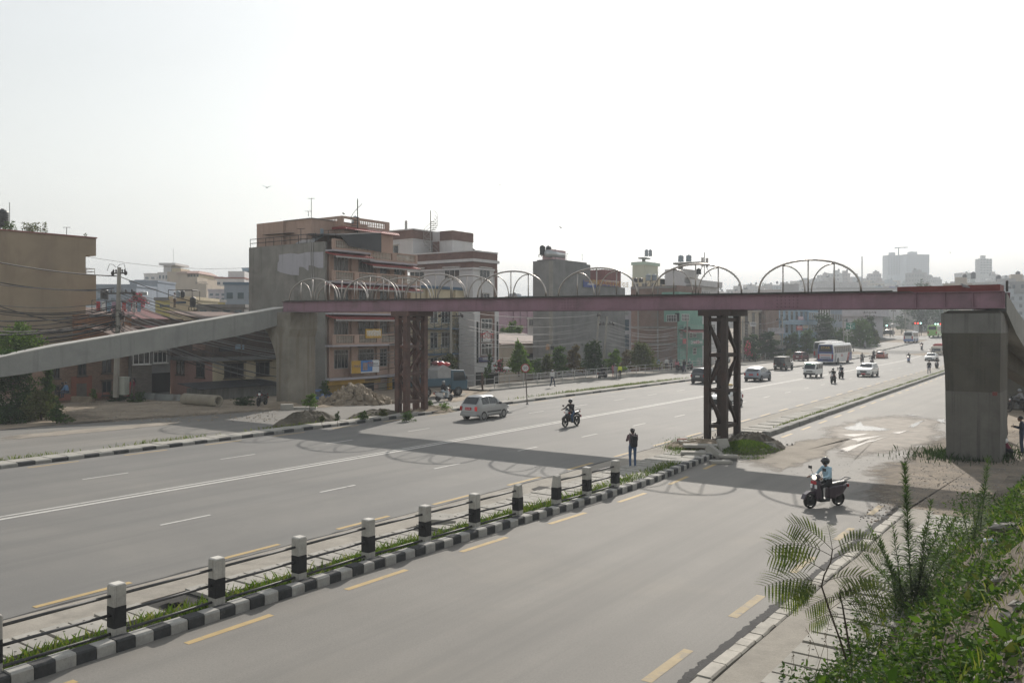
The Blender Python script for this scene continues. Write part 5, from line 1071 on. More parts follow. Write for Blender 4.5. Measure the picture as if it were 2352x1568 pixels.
def jeep(label,p,rz,mat):
 t=thing('jeep',label,'jeep',p,rz,'vehicles on the highway');L,W_,H=4.1,1.75,1.9
 MB().box(-.82,.82,-2.0,.75,.45,1.12).obj('body',mat,t,bevel=.05);MB().box(-.74,.74,.75,2.0,.5,1.08).obj('bonnet',mat,t,bevel=.08);c=MB();c.hexa([(-.8,-1.98,1.12),(.8,-1.98,1.12),(.8,.75,1.12),(-.8,.75,1.12),(-.74,-1.9,1.84),(.74,-1.9,1.84),(.74,.45,1.84),(-.74,.45,1.84)]);c.obj('cabin',mat,t,bevel=.04);MB().box(-.78,.78,-1.98,.5,1.84,1.9).obj('roof',mat,t,bevel=.03)
 for sg in (-1,1):
  for a,b in ((-1.8,-1.05),(-.95,-.25),(-.15,.42)):w=MB();w.add([(sg*.803,a,1.2),(sg*.803,b,1.2),(sg*.758,b-.02,1.76),(sg*.758,a+.03,1.76)],[(0,1,2,3)]);w.obj('side_window',CGL,t)
  for y in (-1.25,1.25):wheel(t,sg*.76,y,.36,.22);MB().box(sg*.80-.1,sg*.80+.1,y-.5,y+.5,.74,.84).obj('mudguard',mat,t,bevel=.03)
  MB().box(sg*.7-.07,sg*.7+.07,-2.04,-1.99,.72,.95).obj('tail_lamp',LAMPR,t);MB().cbox((sg*.95,.55,1.25),(.16,.08,.2)).obj('mirror',PLAS,t);MB().lathe([(.11,2.0),(.11,2.04)],12,(sg*.55,0,.85),'y').obj('headlight',LAMPC,t)
 for a,b in ((-.68,-.05),(.05,.68)):w=MB();w.add([(a,-1.985,1.22),(b,-1.985,1.22),(b*.95,-1.915,1.74),(a*.95,-1.915,1.74)],[(0,1,2,3)]);w.obj('rear_window',CGL,t)
 MB().lathe([(.2,-.1),(.34,-.1),(.36,-.06),(.36,.06),(.34,.1),(.2,.1)],18,(.0,-2.1,.95),'y').obj('spare_wheel',TYRE,t);MB().box(-.7,-.4,-2.05,-2.0,.62,.8).obj('number_plate',PLATEW,t);MB().box(-.8,.8,-2.1,-2.0,.42,.55).obj('rear_bumper',PLAS,t);w=MB();w.add([(-.7,.765,1.16),(.7,.765,1.16),(.66,.49,1.76),(-.66,.49,1.76)],[(0,1,2,3)]);w.obj('windscreen',CGL,t)
 return t
jeep('dark green boxy jeep with spare wheel driving away',place(1800,849),AW,DGRN)
t=thing('minivan','small white minivan with green windscreen strip driving towards the camera','van',place(1868,866),TO,'vehicles on the highway')
c=MB();c.prism([(-1.6,.34),(1.58,.34),(1.64,.95),(1.12,1.76),(-1.5,1.78),(-1.62,1.0)],-.72,.72,'x');c.obj('body',WPNT,t,bevel=.07)
for sg in (-1,1):
 for a,b,c_,d in ((-1.4,-.65,-1.36,-.65),(-.55,.2,-.55,.2),(.3,1.28,.3,.95)):w=MB();w.add([(sg*.726,a,1.05),(sg*.726,b,1.05),(sg*.726,d,1.6),(sg*.726,c_,1.6)],[(0,1,2,3)]);w.obj('side_window',CGL,t)
 for y in (-1.05,.95):wheel(t,sg*.64,y,.27,.16)
 MB().cbox((sg*.82,1.3,1.15),(.16,.08,.18)).obj('mirror',PLAS,t);MB().box(sg*.5-.14,sg*.5+.14,1.6,1.655,.74,.88).obj('headlight',LAMPC,t)
w=MB();w.add([(-.63,1.595,1.04),(.63,1.595,1.04),(.58,1.19,1.68),(-.58,1.19,1.68)],[(0,1,2,3)]);w.obj('windscreen',CGL,t);w=MB();w.add([(-.6,1.27,1.56),(.6,1.27,1.56),(.585,1.205,1.66),(-.585,1.205,1.66)],[(0,1,2,3)]);w.obj('sun_strip',M('green_strip',(.1,.3,.2),.4,0),t)
MB().box(-.36,.36,1.63,1.66,.72,.84).obj('grille',PLAS,t);MB().box(-.72,.72,1.58,1.7,.36,.58).obj('front_bumper',PLAS,t,bevel=.03);MB().box(-.22,.22,1.7,1.712,.4,.52).obj('number_plate',PLATEK,t)
def bus(name,label,p,rz,L,W_,H,mat,low=None,band=None,rearm=None,group='vehicles on the highway',toward=False):
 t=thing(name,label,'bus',p,rz,group);h=W_/2;c=MB()
 pr=[(-h,.35),(h,.35),(h,H*.55),(h*.93,H*.93),(h*.8,H),(-h*.8,H),(-h*.93,H*.93),(-h,H*.55)]
 c.prism(pr,-L/2,L/2,'y');c.obj('body',mat,t,bevel=.08)
 if low:MB().prism([(-h-.012,.33),(h+.012,.33),(h+.012,.95),(-h-.012,.95)],-L/2-.01,L/2+.01,'y').obj('lower_panel',low,t,bevel=.03)
 n=max(5,int(L/1.25))
 for sg in (-1,1):
  for i in range(n):
   a,b=-L/2+.5+(L-1)*i/n+.04,-L/2+.5+(L-1)*(i+1)/n-.04;w=MB();w.add([(sg*(h+.012),a,H*.55),(sg*(h+.012),b,H*.55),(sg*(h*.945+.012),b,H*.88),(sg*(h*.945+.012),a,H*.88)],[(0,1,2,3)]);w.obj('side_window',CGL,t)
  for y in (-L*.27,L*.30):wheel(t,sg*(h-.13),y,.48,.28);MB().lathe([(.56,sg*(h-.3)),(.56,sg*(h+.015))],18,(0,y,.5),'x').obj('wheel_arch',UNDER,t)
  MB().box(sg*h*.82-.14,sg*h*.82+.14,-L/2-.03,-L/2+.02,.9,1.65).obj('tail_lamp',LAMPR,t,bevel=.02);MB().box(sg*h*.72-.2,sg*h*.72+.2,L/2-.02,L/2+.03,.65,.9).obj('headlight',LAMPC,t);m=MB();m.tube([(sg*h*.9,L/2,H*.85),(sg*h*1.1,L/2+.35,H*.8),(sg*h*1.15,L/2+.35,H*.6)],.04,5);m.cbox((sg*h*1.15,L/2+.35,H*.6),(.12,.1,.4));m.obj('mirror',PLAS,t)
 if rearm:MB().prism([(-h*.97,.5),(h*.97,.5),(h*.97,H*.6),(h*.85,H*.95),(-h*.85,H*.95),(-h*.97,H*.6)],-L/2-.014,-L/2+.02,'y').obj('rear_panel',rearm,t)
 MB().prism([(-h*.8,H*.62),(h*.8,H*.62),(h*.72,H*.9),(-h*.72,H*.9)],-L/2-.03,-L/2-.016,'y').obj('rear_window',CGL,t);MB().prism([(-h*.9,H*.4),(h*.9,H*.4),(h*.8,H*.88),(-h*.8,H*.88)],L/2+.004,L/2+.03,'y').obj('windscreen',CGL,t)
 for y in (-L*.22,L*.2):MB().box(-h*.5,h*.5,y-L*.13,y+L*.13,H+.003,H+.17).obj('roof_unit',mat,t,bevel=.05)
 return t
NAVY=paint('navy_bus_paint',(.03,.05,.20));LIME=paint('lime_bus_paint',(.25,.48,.09));BWHT=paint('white_bus_paint',(.66,.66,.66));BLUB=paint('blue_bus_paint',(.12,.20,.42))
L=11.5;H=3.35;g=G(1902,836);g=g+Vector((US,UC,0))*(L/2-1.5);h=1.28
t=bus('coach','white and navy long distance coach with gold lettering on its tail',g,AW,L,2.56,H,BWHT,None,None,NAVY)
MB().prism([(-h*.72,.95),(h*.72,.95),(h*.78,1.75),(-h*.78,1.75)],-L/2-.03,-L/2-.016,'y').obj('white_panel',BWHT,t);MB().box(-.8,.8,-L/2-.036,-L/2-.031,1.42,1.55).obj('red_stripe',LETR,t);MB().box(-.8,.8,-L/2-.036,-L/2-.031,1.05,1.22).obj('name_strip',NAVY,t);MB().box(-.42,.42,-L/2-.034,-L/2-.016,.62,.78).obj('number_plate',PLATEK,t)
text3('rear_lettering','STAR',.58,LETG,t,(0,-L/2-.04,H*.80),(R(90),0,0),.004,'CENTER',(1.05,1,1));text3('side_lettering','star',.75,LETR,t,(h+.03,-.8,1.45),(R(90),0,R(90)),.004)
for i,(a,b,m_) in enumerate(((3.3,3.8,LETR),(4.0,4.3,LETR),(4.4,5.74,NAVY))):w=MB();w.add([(h+.016,a-1.0,.4),(h+.016,b-1.0 if i<2 else 5.74,.4),(h+.016,b,1.8),(h+.016,a,1.8)],[(0,1,2,3)]);w.obj('side_stripe',m_,t)
w=MB();w.add([(h+.016,-5.4,.5),(h+.016,-4.4,.5),(h+.016,-4.0,1.75),(h+.016,-4.7,1.75)],[(0,1,2,3)]);w.obj('side_stripe',M('grey_stripe',(.18,.19,.21),.4,0),t)
bus('coach','second white coach half hidden in front of the gold lettered coach',g+Vector((US,UC,0))*17+Vector((-UC,US,0))*5.6,AW,11.5,2.5,3.4,BWHT,None,None,PLD)
g=G(2088,789,2.0);g.z=zr(sof(g));bus('minibus','small white and blue minibus driving away towards the junction',g+Vector((US,UC,0))*2.5,AW,7.0,2.2,2.8,BWHT,BLUB,None,None)
g=G(2143,780,2.6);g.z=zr(sof(g))+.2;bus('coach','lime green coach driving away beyond the big pier',g+Vector((US,UC,0))*4,AW,10.5,2.5,3.3,LIME,None,None,LIME)
t=thing('pickup_truck','black double cab pickup driving towards the camera by the red covered truck','pickup',place(2126,812),TO,'vehicles on the highway')
c=MB();c.prism([(-2.6,.5),(2.55,.5),(2.6,1.0),(1.3,1.15),(.7,1.8),(-.9,1.82),(-1.0,1.15),(-2.6,1.12)],-.9,.9,'x');c.obj('body',PICK,t,bevel=.06)
for sg in (-1,1):
 for a,b in ((-.85,-.05),(.05,.75)):w=MB();w.add([(sg*.906,a,1.2),(sg*.906,b+.35*(b>.5),1.2),(sg*.906,b,1.72),(sg*.906,a,1.72)],[(0,1,2,3)]);w.obj('side_window',CGL,t)
 for y in (-1.6,1.6):wheel(t,sg*.8,y,.38,.24)
 MB().box(sg*.65-.16,sg*.65+.16,2.55,2.62,.82,1.0).obj('headlight',LAMPC,t)
w=MB();w.add([(-.8,1.3,1.17),(.8,1.3,1.17),(.74,.74,1.76),(-.74,.74,1.76)],[(0,1,2,3)]);w.obj('windscreen',CGL,t);MB().box(-.45,.45,2.56,2.63,.72,1.0).obj('grille',PLAS,t)
def truck(label,p,rz,cab,bedm,cover=None,L=5.6):
 t=thing('truck',label,'truck',p,rz,'vehicles on the highway')
 c=MB();c.prism([(L/2-1.7,.55),(L/2-.02,.55),(L/2+.02,1.25),(L/2-.35,2.25),(L/2-1.7,2.3)],-.95,.95,'x');c.obj('cab',cab,t,bevel=.07)
 w=MB();w.add([(-.82,L/2+.012,1.3),(.82,L/2+.012,1.3),(.78,L/2-.32,2.15),(-.78,L/2-.32,2.15)],[(0,1,2,3)]);w.obj('windscreen',CGL,t)
 MB().box(-1.0,1.0,-L/2,L/2-1.75,.8,.95).obj('bed',PLAS,t);b=MB()
 for sg in (-1,1):b.box(sg*1.0-.03,sg*1.0+.03,-L/2,L/2-1.76,.95,1.6)
 b.box(-.97,.97,-L/2,-L/2+.06,.95,1.6);b.obj('side_boards',bedm,t)
 for sg in (-1,1):
  w=MB();w.add([(sg*.956,L/2-1.45,1.35),(sg*.956,L/2-.15,1.35),(sg*.956,L/2-.42,2.12),(sg*.956,L/2-1.45,2.12)],[(0,1,2,3)]);w.obj('side_window',CGL,t)
  for y in (-L*.28,L/2-.95):wheel(t,sg*.82,y,.42,.26)
  MB().box(sg*.7-.15,sg*.7+.15,L/2-.02,L/2+.05,.75,.95).obj('headlight',LAMPC,t);MB().cbox((sg*1.12,L/2-.2,1.6),(.14,.08,.3)).obj('mirror',PLAS,t)
 MB().box(-.95,.95,L/2-.02,L/2+.12,.5,.68).obj('front_bumper',PLAS,t)
 if cover:MB().prism([(-1.04,1.3),(1.04,1.3),(1.04,2.3),(.6,2.75),(-.6,2.75),(-1.04,2.3)],-L/2-.03,L/2-1.8,'y').obj('tarpaulin',cover,t,bevel=.12)
 return t
truck('truck under a red tarpaulin coming from behind the big pier',place(2156,820),TO,paint('cream_truck_paint',(.5,.45,.38)),PLD,M('red_tarpaulin',(.36,.05,.05),.8,.2,1.5),6.0)
TBL=paint('truck_blue_paint',(.022,.075,.115));gt=place(1003,909)
t=truck('small blue flatbed truck loaded with a bundle standing behind the brown tower',gt,AW-.35,TBL,TBL,None,5.2)
c=MB();c.prism([(.7,1.0),(.95,1.0),(.95,2.4),(.2,2.75),(-.4,2.3),(-.4,1.2)],-.9,.9,'x');c.obj('white_hood',M('truck_canvas_white',(.34,.34,.34),.8,.15,2),t)
for k,(x,y,z,mt) in enumerate(((-.2,.5,2.85,NAVY),(.3,.3,2.8,LETR),(.1,.9,2.75,LETR),(-.4,.1,2.85,MARO))):MB().ball((x,y,z),.42,8,0,(1.1,.9,.5)).obj('bundle',mt,t,True)
for i,(px,py,mt,lab) in enumerate(((2010,773,WPNT,'white taxi waiting by the shops at the far junction'),(2038,775,PICK,'dark pickup waiting at the far junction'),(2052,770,SILV,'silver car crossing the far junction'),(2072,768,WPNT,'white van queueing under the traffic lights'),(2100,768,WPNT,'white car right of the queue under the traffic lights'))):
 g=G(px,py,2.9);g.z=3.0;hatch(lab,(g.x,g.y,zr(sof(g))),RZ+math.pi/2+rnd.uniform(-.3,.3),mt,4,1.7,1.6,'suv',None)
hatch('pale car on the road in the haze beyond the right hand ramp',PT(2305,724,95)+Vector((0,0,0)) if False else Vector((*PT(2305,740,330)[:2],ground_z(*PT(2305,740,330)[:2]))),AW,SILV,4.2,1.7,1.5,'sedan',None)
# people
SKIN=M('skin',(.17,.095,.062),.6,.08,6)
HAIR=M('black_hair',(.012,.010,.009),.5,.2,20)
CL={}
def cloth(n,c):
 if n not in CL:CL[n]=M('cloth_'+n,c,.9,.12,6,bump=.1,bscale=30)
 return CL[n]
BLK_C=cloth('black',(.015,.015,.017));DKB=cloth('dark_blue',(.03,.04,.075));JEAN=cloth('denim',(.06,.10,.18));GRYC=cloth('grey',(.25,.25,.26));WHC=cloth('white',(.62,.62,.61));LBLU=cloth('light_blue',(.36,.52,.62));PNKC=cloth('pink',(.42,.16,.19));REDC=cloth('red',(.38,.03,.03));MARC=cloth('maroon',(.12,.015,.035));HIV=cloth('hi_vis_yellow',(.55,.62,.06));BRNC=cloth('brown',(.09,.06,.045));NAVC=cloth('navy',(.02,.025,.05));BLUC=cloth('blue',(.10,.2,.36))
FLOR=M('floral_shirt',(.13,.075,.085),.9,0,patch=((.30,.26,.27),24,.5,.56))
SHOE=cloth('shoe',(.03,.03,.03));SHOEW=cloth('pale_shoe',(.45,.45,.45))
HELM=M('black_helmet',(.015,.015,.017),.15,.1,coat=.6);HELMG=M('grey_helmet',(.2,.21,.22),.2,.1,coat=.6)
PS={}
def pose(kind):
 """joints in metres for a 1.7 m figure: y forward, x to its right"""
 J=dict(pel=(0,0,.93),chest=(0,0,1.28),neck=(0,.01,1.47),head=(0,.02,1.585),shR=(.19,0,1.40),elR=(.24,-.02,1.12),haR=(.24,.08,.86),shL=(-.19,0,1.40),elL=(-.24,-.02,1.12),haL=(-.24,.08,.86),hipR=(.10,0,.90),knR=(.11,.02,.49),anR=(.11,-.02,.09),hipL=(-.10,0,.90),knL=(-.11,.02,.49),anL=(-.11,-.02,.09))
 def u(**k):J.update(k)
 if kind=='walk':u(knR=(.10,.20,.52),anR=(.10,.26,.10),knL=(-.10,.0,.48),anL=(-.10,-.28,.16),haR=(.25,-.12,.90),elR=(.25,-.12,1.13),elL=(-.25,.05,1.13),haL=(-.25,.22,.92))
 elif kind=='face':u(elR=(.25,.16,1.18),haR=(.06,.16,1.50),elL=(-.23,.14,1.16),haL=(-.02,.2,1.28),head=(0,.04,1.585))
 elif kind=='phone':u(elR=(.22,.06,1.14),haR=(.10,.30,1.20),elL=(-.22,.06,1.14),haL=(-.08,.30,1.18),head=(0,.07,1.56))
 elif kind=='mouth':u(elR=(.22,.10,1.16),haR=(.06,.17,1.44))
 elif kind=='ride':u(pel=(0,-.12,.86),chest=(0,-.02,1.18),neck=(0,.05,1.37),head=(0,.09,1.50),shR=(.19,.02,1.31),elR=(.30,.22,1.10),haR=(.31,.47,1.05),shL=(-.19,.02,1.31),elL=(-.30,.22,1.10),haL=(-.31,.47,1.05),hipR=(.11,-.10,.84),knR=(.21,.27,.66),anR=(.19,.12,.32),hipL=(-.11,-.10,.84),knL=(-.21,.27,.66),anL=(-.19,.12,.32))
 elif kind=='scoot':u(pel=(0,-.16,.84),chest=(0,-.12,1.17),neck=(0,-.08,1.37),head=(0,-.05,1.50),shR=(.18,-.10,1.31),elR=(.28,.06,1.07),haR=(.28,.34,1.02),shL=(-.18,-.10,1.31),elL=(-.28,.06,1.07),haL=(-.28,.34,1.02),hipR=(.10,-.14,.80),knR=(.15,.26,.72),anR=(.13,.20,.34),hipL=(-.10,-.14,.80),knL=(-.15,.26,.72),anL=(-.13,.20,.34))
 elif kind=='squat':u(pel=(0,-.16,.26),chest=(0,.06,.58),neck=(0,.18,.75),head=(0,.24,.86),shR=(.18,.15,.68),elR=(.22,.36,.50),haR=(.12,.56,.56),shL=(-.18,.15,.68),elL=(-.22,.36,.50),haL=(-.12,.56,.56),hipR=(.10,-.15,.24),knR=(.16,.24,.46),anR=(.13,.02,.09),hipL=(-.10,-.15,.24),knL=(-.16,.24,.46),anL=(-.13,.02,.09))
 elif kind=='sit':u(pel=(0,0,.45),chest=(0,.08,.80),neck=(0,.14,.99),head=(0,.18,1.11),shR=(.18,.11,.92),elR=(.23,.22,.68),haR=(.12,.42,.58),shL=(-.18,.11,.92),elL=(-.23,.22,.68),haL=(-.12,.42,.58),hipR=(.10,.0,.42),knR=(.13,.42,.46),anR=(.13,.40,.09),hipL=(-.10,.0,.42),knL=(-.13,.42,.46),anL=(-.13,.40,.09))
 return {k:Vector(v) for k,v in J.items()}
def body_mesh(kind,skirt=False,lod=.024):
 key=(kind,skirt)
 if key in PS:return PS[key]
 J=pose(kind);S=[]
 def s(a,b,ra,rb,m):S.append((Vector(a),Vector(b),ra,rb,m))
 for q in 'RL':
  sg=1 if q=='R' else -1;s(J['sh'+q],J['el'+q],.056,.045,1);s(J['el'+q],J['ha'+q],.044,.034,1);d=(J['ha'+q]-J['el'+q]).normalized();s(J['ha'+q],J['ha'+q]+d*.07,.036,.034,0)
  s(J['hip'+q],J['kn'+q],.088,.064,2);s(J['kn'+q],J['an'+q],.062,.05,2);f=Vector((0,1,-.02));s(J['an'+q]+Vector((0,-.03,-.045)),J['an'+q]+f*.15+Vector((0,0,-.045)),.043,.036,3)
 sp=(J['chest']-J['pel'])
 for x in (-.07,.07):s(J['pel']+Vector((x,0,-.02)),J['pel']+sp*.35+Vector((x*.9,0,0)),.105,.095,2 if kind not in ('squat',) else 2);s(J['pel']+sp*.3+Vector((x*.8,0,0)),J['chest']+Vector((x*1.25,0,.02)),.098,.10,1)
 s(J['shL'],J['shR'],.058,.058,1);s(J['chest'],J['neck']-Vector((0,0,.06)),.10,.06,1);s(J['neck']-Vector((0,0,.04)),J['head']-Vector((0,0,.04)),.05,.052,0)
 hd=J['head'];s(hd+Vector((0,-.015,.025)),hd+Vector((0,.01,.03)),.092,.09,0);s(hd+Vector((0,.025,-.04)),hd+Vector((0,.045,-.075)),.062,.048,0);s(hd+Vector((0,.085,.0)),hd+Vector((0,.105,-.025)),.016,.018,0)
 for x in (-.088,.088):s(hd+Vector((x,-.005,.0)),hd+Vector((x,-.005,-.03)),.016,.014,0)
 if skirt:s(J['pel']+Vector((0,0,.0)),(J['knR']+J['knL'])/2+Vector((0,0,-.1)),.15,.20,2)
 if skirt=='flare':pass
 m=MB()
 for a,b,ra,rb,k in S:
  d=(b-a);l=d.length;dn=d.normalized() if l>1e-5 else Vector((0,0,1));pts,rr=[],[]
  for i in range(5):f=i/4*math.pi/2;pts.append(a-dn*ra*math.cos(f));rr.append(max(.002,ra*math.sin(f)))
  for i in range(5):f=i/4*math.pi/2;pts.append(b+dn*rb*math.sin(f));rr.append(max(.002,rb*math.cos(f)))
  m.tube(pts,rr,10)
 o=m.obj('tmp',[]);md=o.modifiers.new('r','REMESH');md.mode='VOXEL';md.voxel_size=lod;sm=o.modifiers.new('s','SMOOTH');sm.factor=.5;sm.iterations=2
 dg=bpy.context.evaluated_depsgraph_get();me=bpy.data.meshes.new_from_object(o.evaluated_get(dg));bpy.data.objects.remove(o);me.name='body'
 me.materials.clear()
 for mt in (SKIN,BLK_C,BLK_C,SHOE):me.materials.append(mt)
 n=len(me.polygons);C=np.zeros(n*3);me.polygons.foreach_get('center',C);C=C.reshape(-1,3);best=np.full(n,9.0);mi=np.zeros(n,np.int32)
 for a,b,ra,rb,k in S:
  a_,b_=np.array(a),np.array(b);ab=b_-a_;L2=max(1e-9,ab@ab);tt=np.clip(((C-a_)@ab)/L2,0,1);dd=np.linalg.norm(C-(a_+tt[:,None]*ab),axis=1)-(ra+(rb-ra)*tt);w_=dd<best;best[w_]=dd[w_];mi[w_]=k
 me.polygons.foreach_set('material_index',mi);me.polygons.foreach_set('use_smooth',np.ones(n,bool))
 vs0=[tuple(v.co) for v in me.vertices];fs0=[tuple(p.vertices) for p in me.polygons];ms0=list(mi);F_=MB()
 for q in 'RL':
  sg=1 if q=='R' else -1;h=J['ha'+q];d=(h-J['el'+q]).normalized();x=Vector((1,0,0)) if abs(d.x)<.8 else Vector((0,1,0));curl=d.cross(x).normalized();curl=-curl if (kind in ('ride','scoot') and curl.z>0) or curl.y<0 and kind not in ('ride','scoot') else curl;p0=h+d*.085;side=d.cross(curl).normalized()
  for i,l in enumerate((.062,.072,.068,.052)):b0=p0+side*(.027-.018*i);F_.tube([b0,b0+d*l*.5+curl*.006,b0+d*l*.8+curl*.028],[.0095,.009,.007],5)
  b0=h+d*.035+side*.034;F_.tube([b0,b0+side*.02+d*.03+curl*.012,b0+side*.018+d*.06+curl*.03],[.011,.010,.008],5)
 k0=len(vs0);me2=bpy.data.meshes.new('body');me2.from_pydata(vs0+F_.v,[],fs0+[tuple(i+k0 for i in f) for f in F_.f])
 for mt in (SKIN,BLK_C,BLK_C,SHOE):me2.materials.append(mt)
 me2.polygons.foreach_set('material_index',[int(i) for i in ms0]+[0]*len(F_.f));me2.polygons.foreach_set('use_smooth',[True]*len(me2.polygons));me2.update()
 PS[key]=(me2,J);return PS[key]
HM={}
def head_mesh(kind):
 if kind in HM:return HM[kind]
 m=MB()
 if kind=='helmet':
  m.ball((0,-.005,.035),.135,16,0,(1,1.08,1.0));o=[i for i in range(len(m.v))];me=m.mesh('helmet',HELM,True)
 elif kind=='cap':m.ball((0,-.01,.055),.105,12,0,(1,1.05,.75));m.hexa([(-.08,.07,.05),(.08,.07,.05),(.06,.2,.035),(-.06,.2,.035),(-.08,.07,.065),(.08,.07,.065),(.06,.2,.045),(-.06,.2,.045)]);me=m.mesh('cap',WHC,True)
 elif kind=='bun':m.ball((0,-.025,.045),.108,12,0,(1,1.05,.95));m.ball((0,-.15,.02),.065,10,0,(1,1,1.1));m.ball((.02,-.17,-.04),.035,8);m.ball((-.02,-.16,-.06),.03,8);me=m.mesh('hair',HAIR,True)
 elif kind=='long':m.ball((0,-.025,.04),.11,12,0,(1,1.02,.95));m.tube([(0,-.08,.0),(0,-.11,-.12),(0,-.12,-.28)],[.085,.09,.05],10);me=m.mesh('hair',HAIR,True)
 else:m.ball((0,-.028,.048),.106,12,0,(1,1.02,.86));me=m.mesh('hair',HAIR,True)
 HM[kind]=me;return me
def person(label,loc,rz,kind='stand',top=BLK_C,legs=BLK_C,shoes=SHOE,hair='hair',H=1.7,hat=None,skirt=False,group=None,tilt=0.0):
 me,J=body_mesh(kind,skirt);k=H/1.7;t=thing('person',label,'person',loc,rz,group);t.scale=(k,k,k);t.rotation_euler=(0,tilt,rz)
 b=link('body',me,t)
 for i,mt in ((1,top),(2,legs),(3,shoes)):b.material_slots[i].link='OBJECT';b.material_slots[i].material=mt
 hm=head_mesh(hair);o=link(hm.name.split('.')[0],hm,t,J['head'])
 if hat:o.material_slots[0].link='OBJECT';o.material_slots[0].material=hat
 if hair=='helmet':MB().box(-.085,.085,.085,.148,-.0,.075).obj('visor',CGL,o,bevel=.03)
 return t
def at(px,py,z=0.0):
 g=G(px,py,z);s=sof(g)
 if s>150:
  for _ in range(6):g=G(px,py,zr(sof(g))+z);g.z=zr(sof(g))+z
 return g
# motorcycles and scooters
MPB=M('motorcycle_black',(.02,.02,.022),.3,.1,coat=.5);SEATM=M('seat_vinyl',(.03,.03,.03),.45,.2,6);ENG=M('engine_metal',(.12,.12,.12),.5,.3,8,metal=.6)
def bike_wheel(t,y,r,w_,spokes=6):
 k=('bike',r,w_)
 if k not in WHEELC:
  m=MB().lathe([(r*.80,-w_/2),(r*.95,-w_/2),(r,0),(r*.95,w_/2),(r*.80,w_/2)],20,axis='x',caps=False);m.lathe([(r*.80,w_/2),(r*.80,-w_/2)],20,axis='x',caps=False);q=MB();q.lathe([(r*.82,-.025),(r*.74,-.025),(r*.74,.025),(r*.82,.025)],20,axis='x',caps=False);q.lathe([(.05,-.07),(.05,.07)],10,axis='x');q.lathe([(r*.66 if spokes==5 else .08,-.02),(r*.66 if spokes==5 else .08,.02)],16,axis='x')
  for i in range(spokes):a=i*2*math.pi/spokes;q.beam((0,.03*math.cos(a),.03*math.sin(a)),(0,r*.76*math.cos(a),r*.76*math.sin(a)),.03,.035,0,(1,0,0))
  WHEELC[k]=(m.mesh('tyre',TYRE,True),q.mesh('rim',RIMB))
 o=link('wheel',WHEELC[k][0],t,(0,y,r));link('rim',WHEELC[k][1],o)
def motorcycle(label,loc,rz):
 t=thing('motorcycle',label,'motorcycle',loc,rz,'motorcycles and scooters');bike_wheel(t,.66,.31,.10);bike_wheel(t,-.62,.31,.12)
 f=MB();f.tube([(0,.42,.92),(0,.1,.68),(0,-.2,.72),(0,-.75,.82)],.035,6);f.tube([(0,.38,.85),(0,.2,.35),(0,-.25,.33),(0,-.2,.72)],.03,6)
 for x in (-.08,.08):f.tube([(x,.66,.31),(x,.38,.98)],.028,6);f.tube([(x*1.3,-.62,.31),(x*1.3,-.2,.45)],.025,6);f.tube([(x*1.5,-.55,.36),(x*1.4,-.45,.72)],.03,6)
 f.obj('frame',MPB,t,True);e=MB();e.box(-.13,.13,-.15,.2,.28,.58);e.lathe([(.09,.58),(.10,.62),(.09,.72)],10,(0,.1,0));e.obj('engine',ENG,t,bevel=.03)
 k=MB();k.tube([(0,.36,.92),(0,.2,.93),(0,0,.88),(0,-.1,.80)],[.08,.15,.14,.08],12);k.obj('fuel_tank',MPB,t,True);s=MB();s.hexa([(-.12,-.75,.80),(.12,-.75,.80),(.11,-.05,.76),(-.11,-.05,.76),(-.1,-.78,.90),(.1,-.78,.90),(.1,-.05,.85),(-.1,-.05,.85)]);s.obj('seat',SEATM,t,bevel=.03)
 tl=MB();tl.tube([(0,-.3,.72),(0,-.6,.78),(0,-.9,.90)],[.11,.10,.04],8);tl.obj('tail',MPB,t,True);g=MB();g.tube([(.1,-.6,.92),(.11,-.9,.98),(-.11,-.9,.98),(-.1,-.6,.92)],.02,6);g.obj('grab_rail',ENG,t);hb=MB();hb.tube([(-.34,.34,1.04),(-.2,.42,1.06),(0,.43,1.02),(.2,.42,1.06),(.34,.34,1.04)],.017,6);hb.obj('handlebar',MPB,t)
 MB().ball((0,.50,.90),.11,12,0,(1,.8,1.05)).obj('headlight',LAMPC,t,True);w=MB();w.hexa([(-.1,.46,.99),(.1,.46,.99),(.1,.54,1.0),(-.1,.54,1.0),(-.07,.40,1.15),(.07,.40,1.15),(.07,.43,1.15),(-.07,.43,1.15)]);w.obj('visor',CGL,t)
 for sg in (-1,1):
  m=MB();m.tube([(sg*.24,.40,1.06),(sg*.3,.38,1.22)],.009,5);m.cbox((sg*.32,.38,1.26),(.13,.03,.09));m.obj('mirror',PLAS,t);MB().cbox((sg*.17,.46,.86),(.12,.04,.05)).obj('indicator',LAMPR,t)
 MB().tube([(.1,.1,.35),(.15,-.2,.3),(.17,-.75,.40)],[.025,.03,.045],8).obj('exhaust',ENG,t,True)
 fd=MB();fd.tube([(0,.66+.36*math.cos(a),.31+.36*math.sin(a)) for a in (.5,.9,1.4,1.9,2.4)],.055,6);fd.obj('front_fender',MPB,t,True);MB().tube([(0,-.72,.72),(0,-.92,.62),(0,-.99,.5)],.06,6).obj('rear_fender',MPB,t,True);MB().box(-.07,.07,-.94,-.9,.80,.88).obj('tail_lamp',LAMPR,t);MB().box(-.1,.1,-1.0,-.985,.5,.62).obj('number_plate',PLATER,t)
 return t
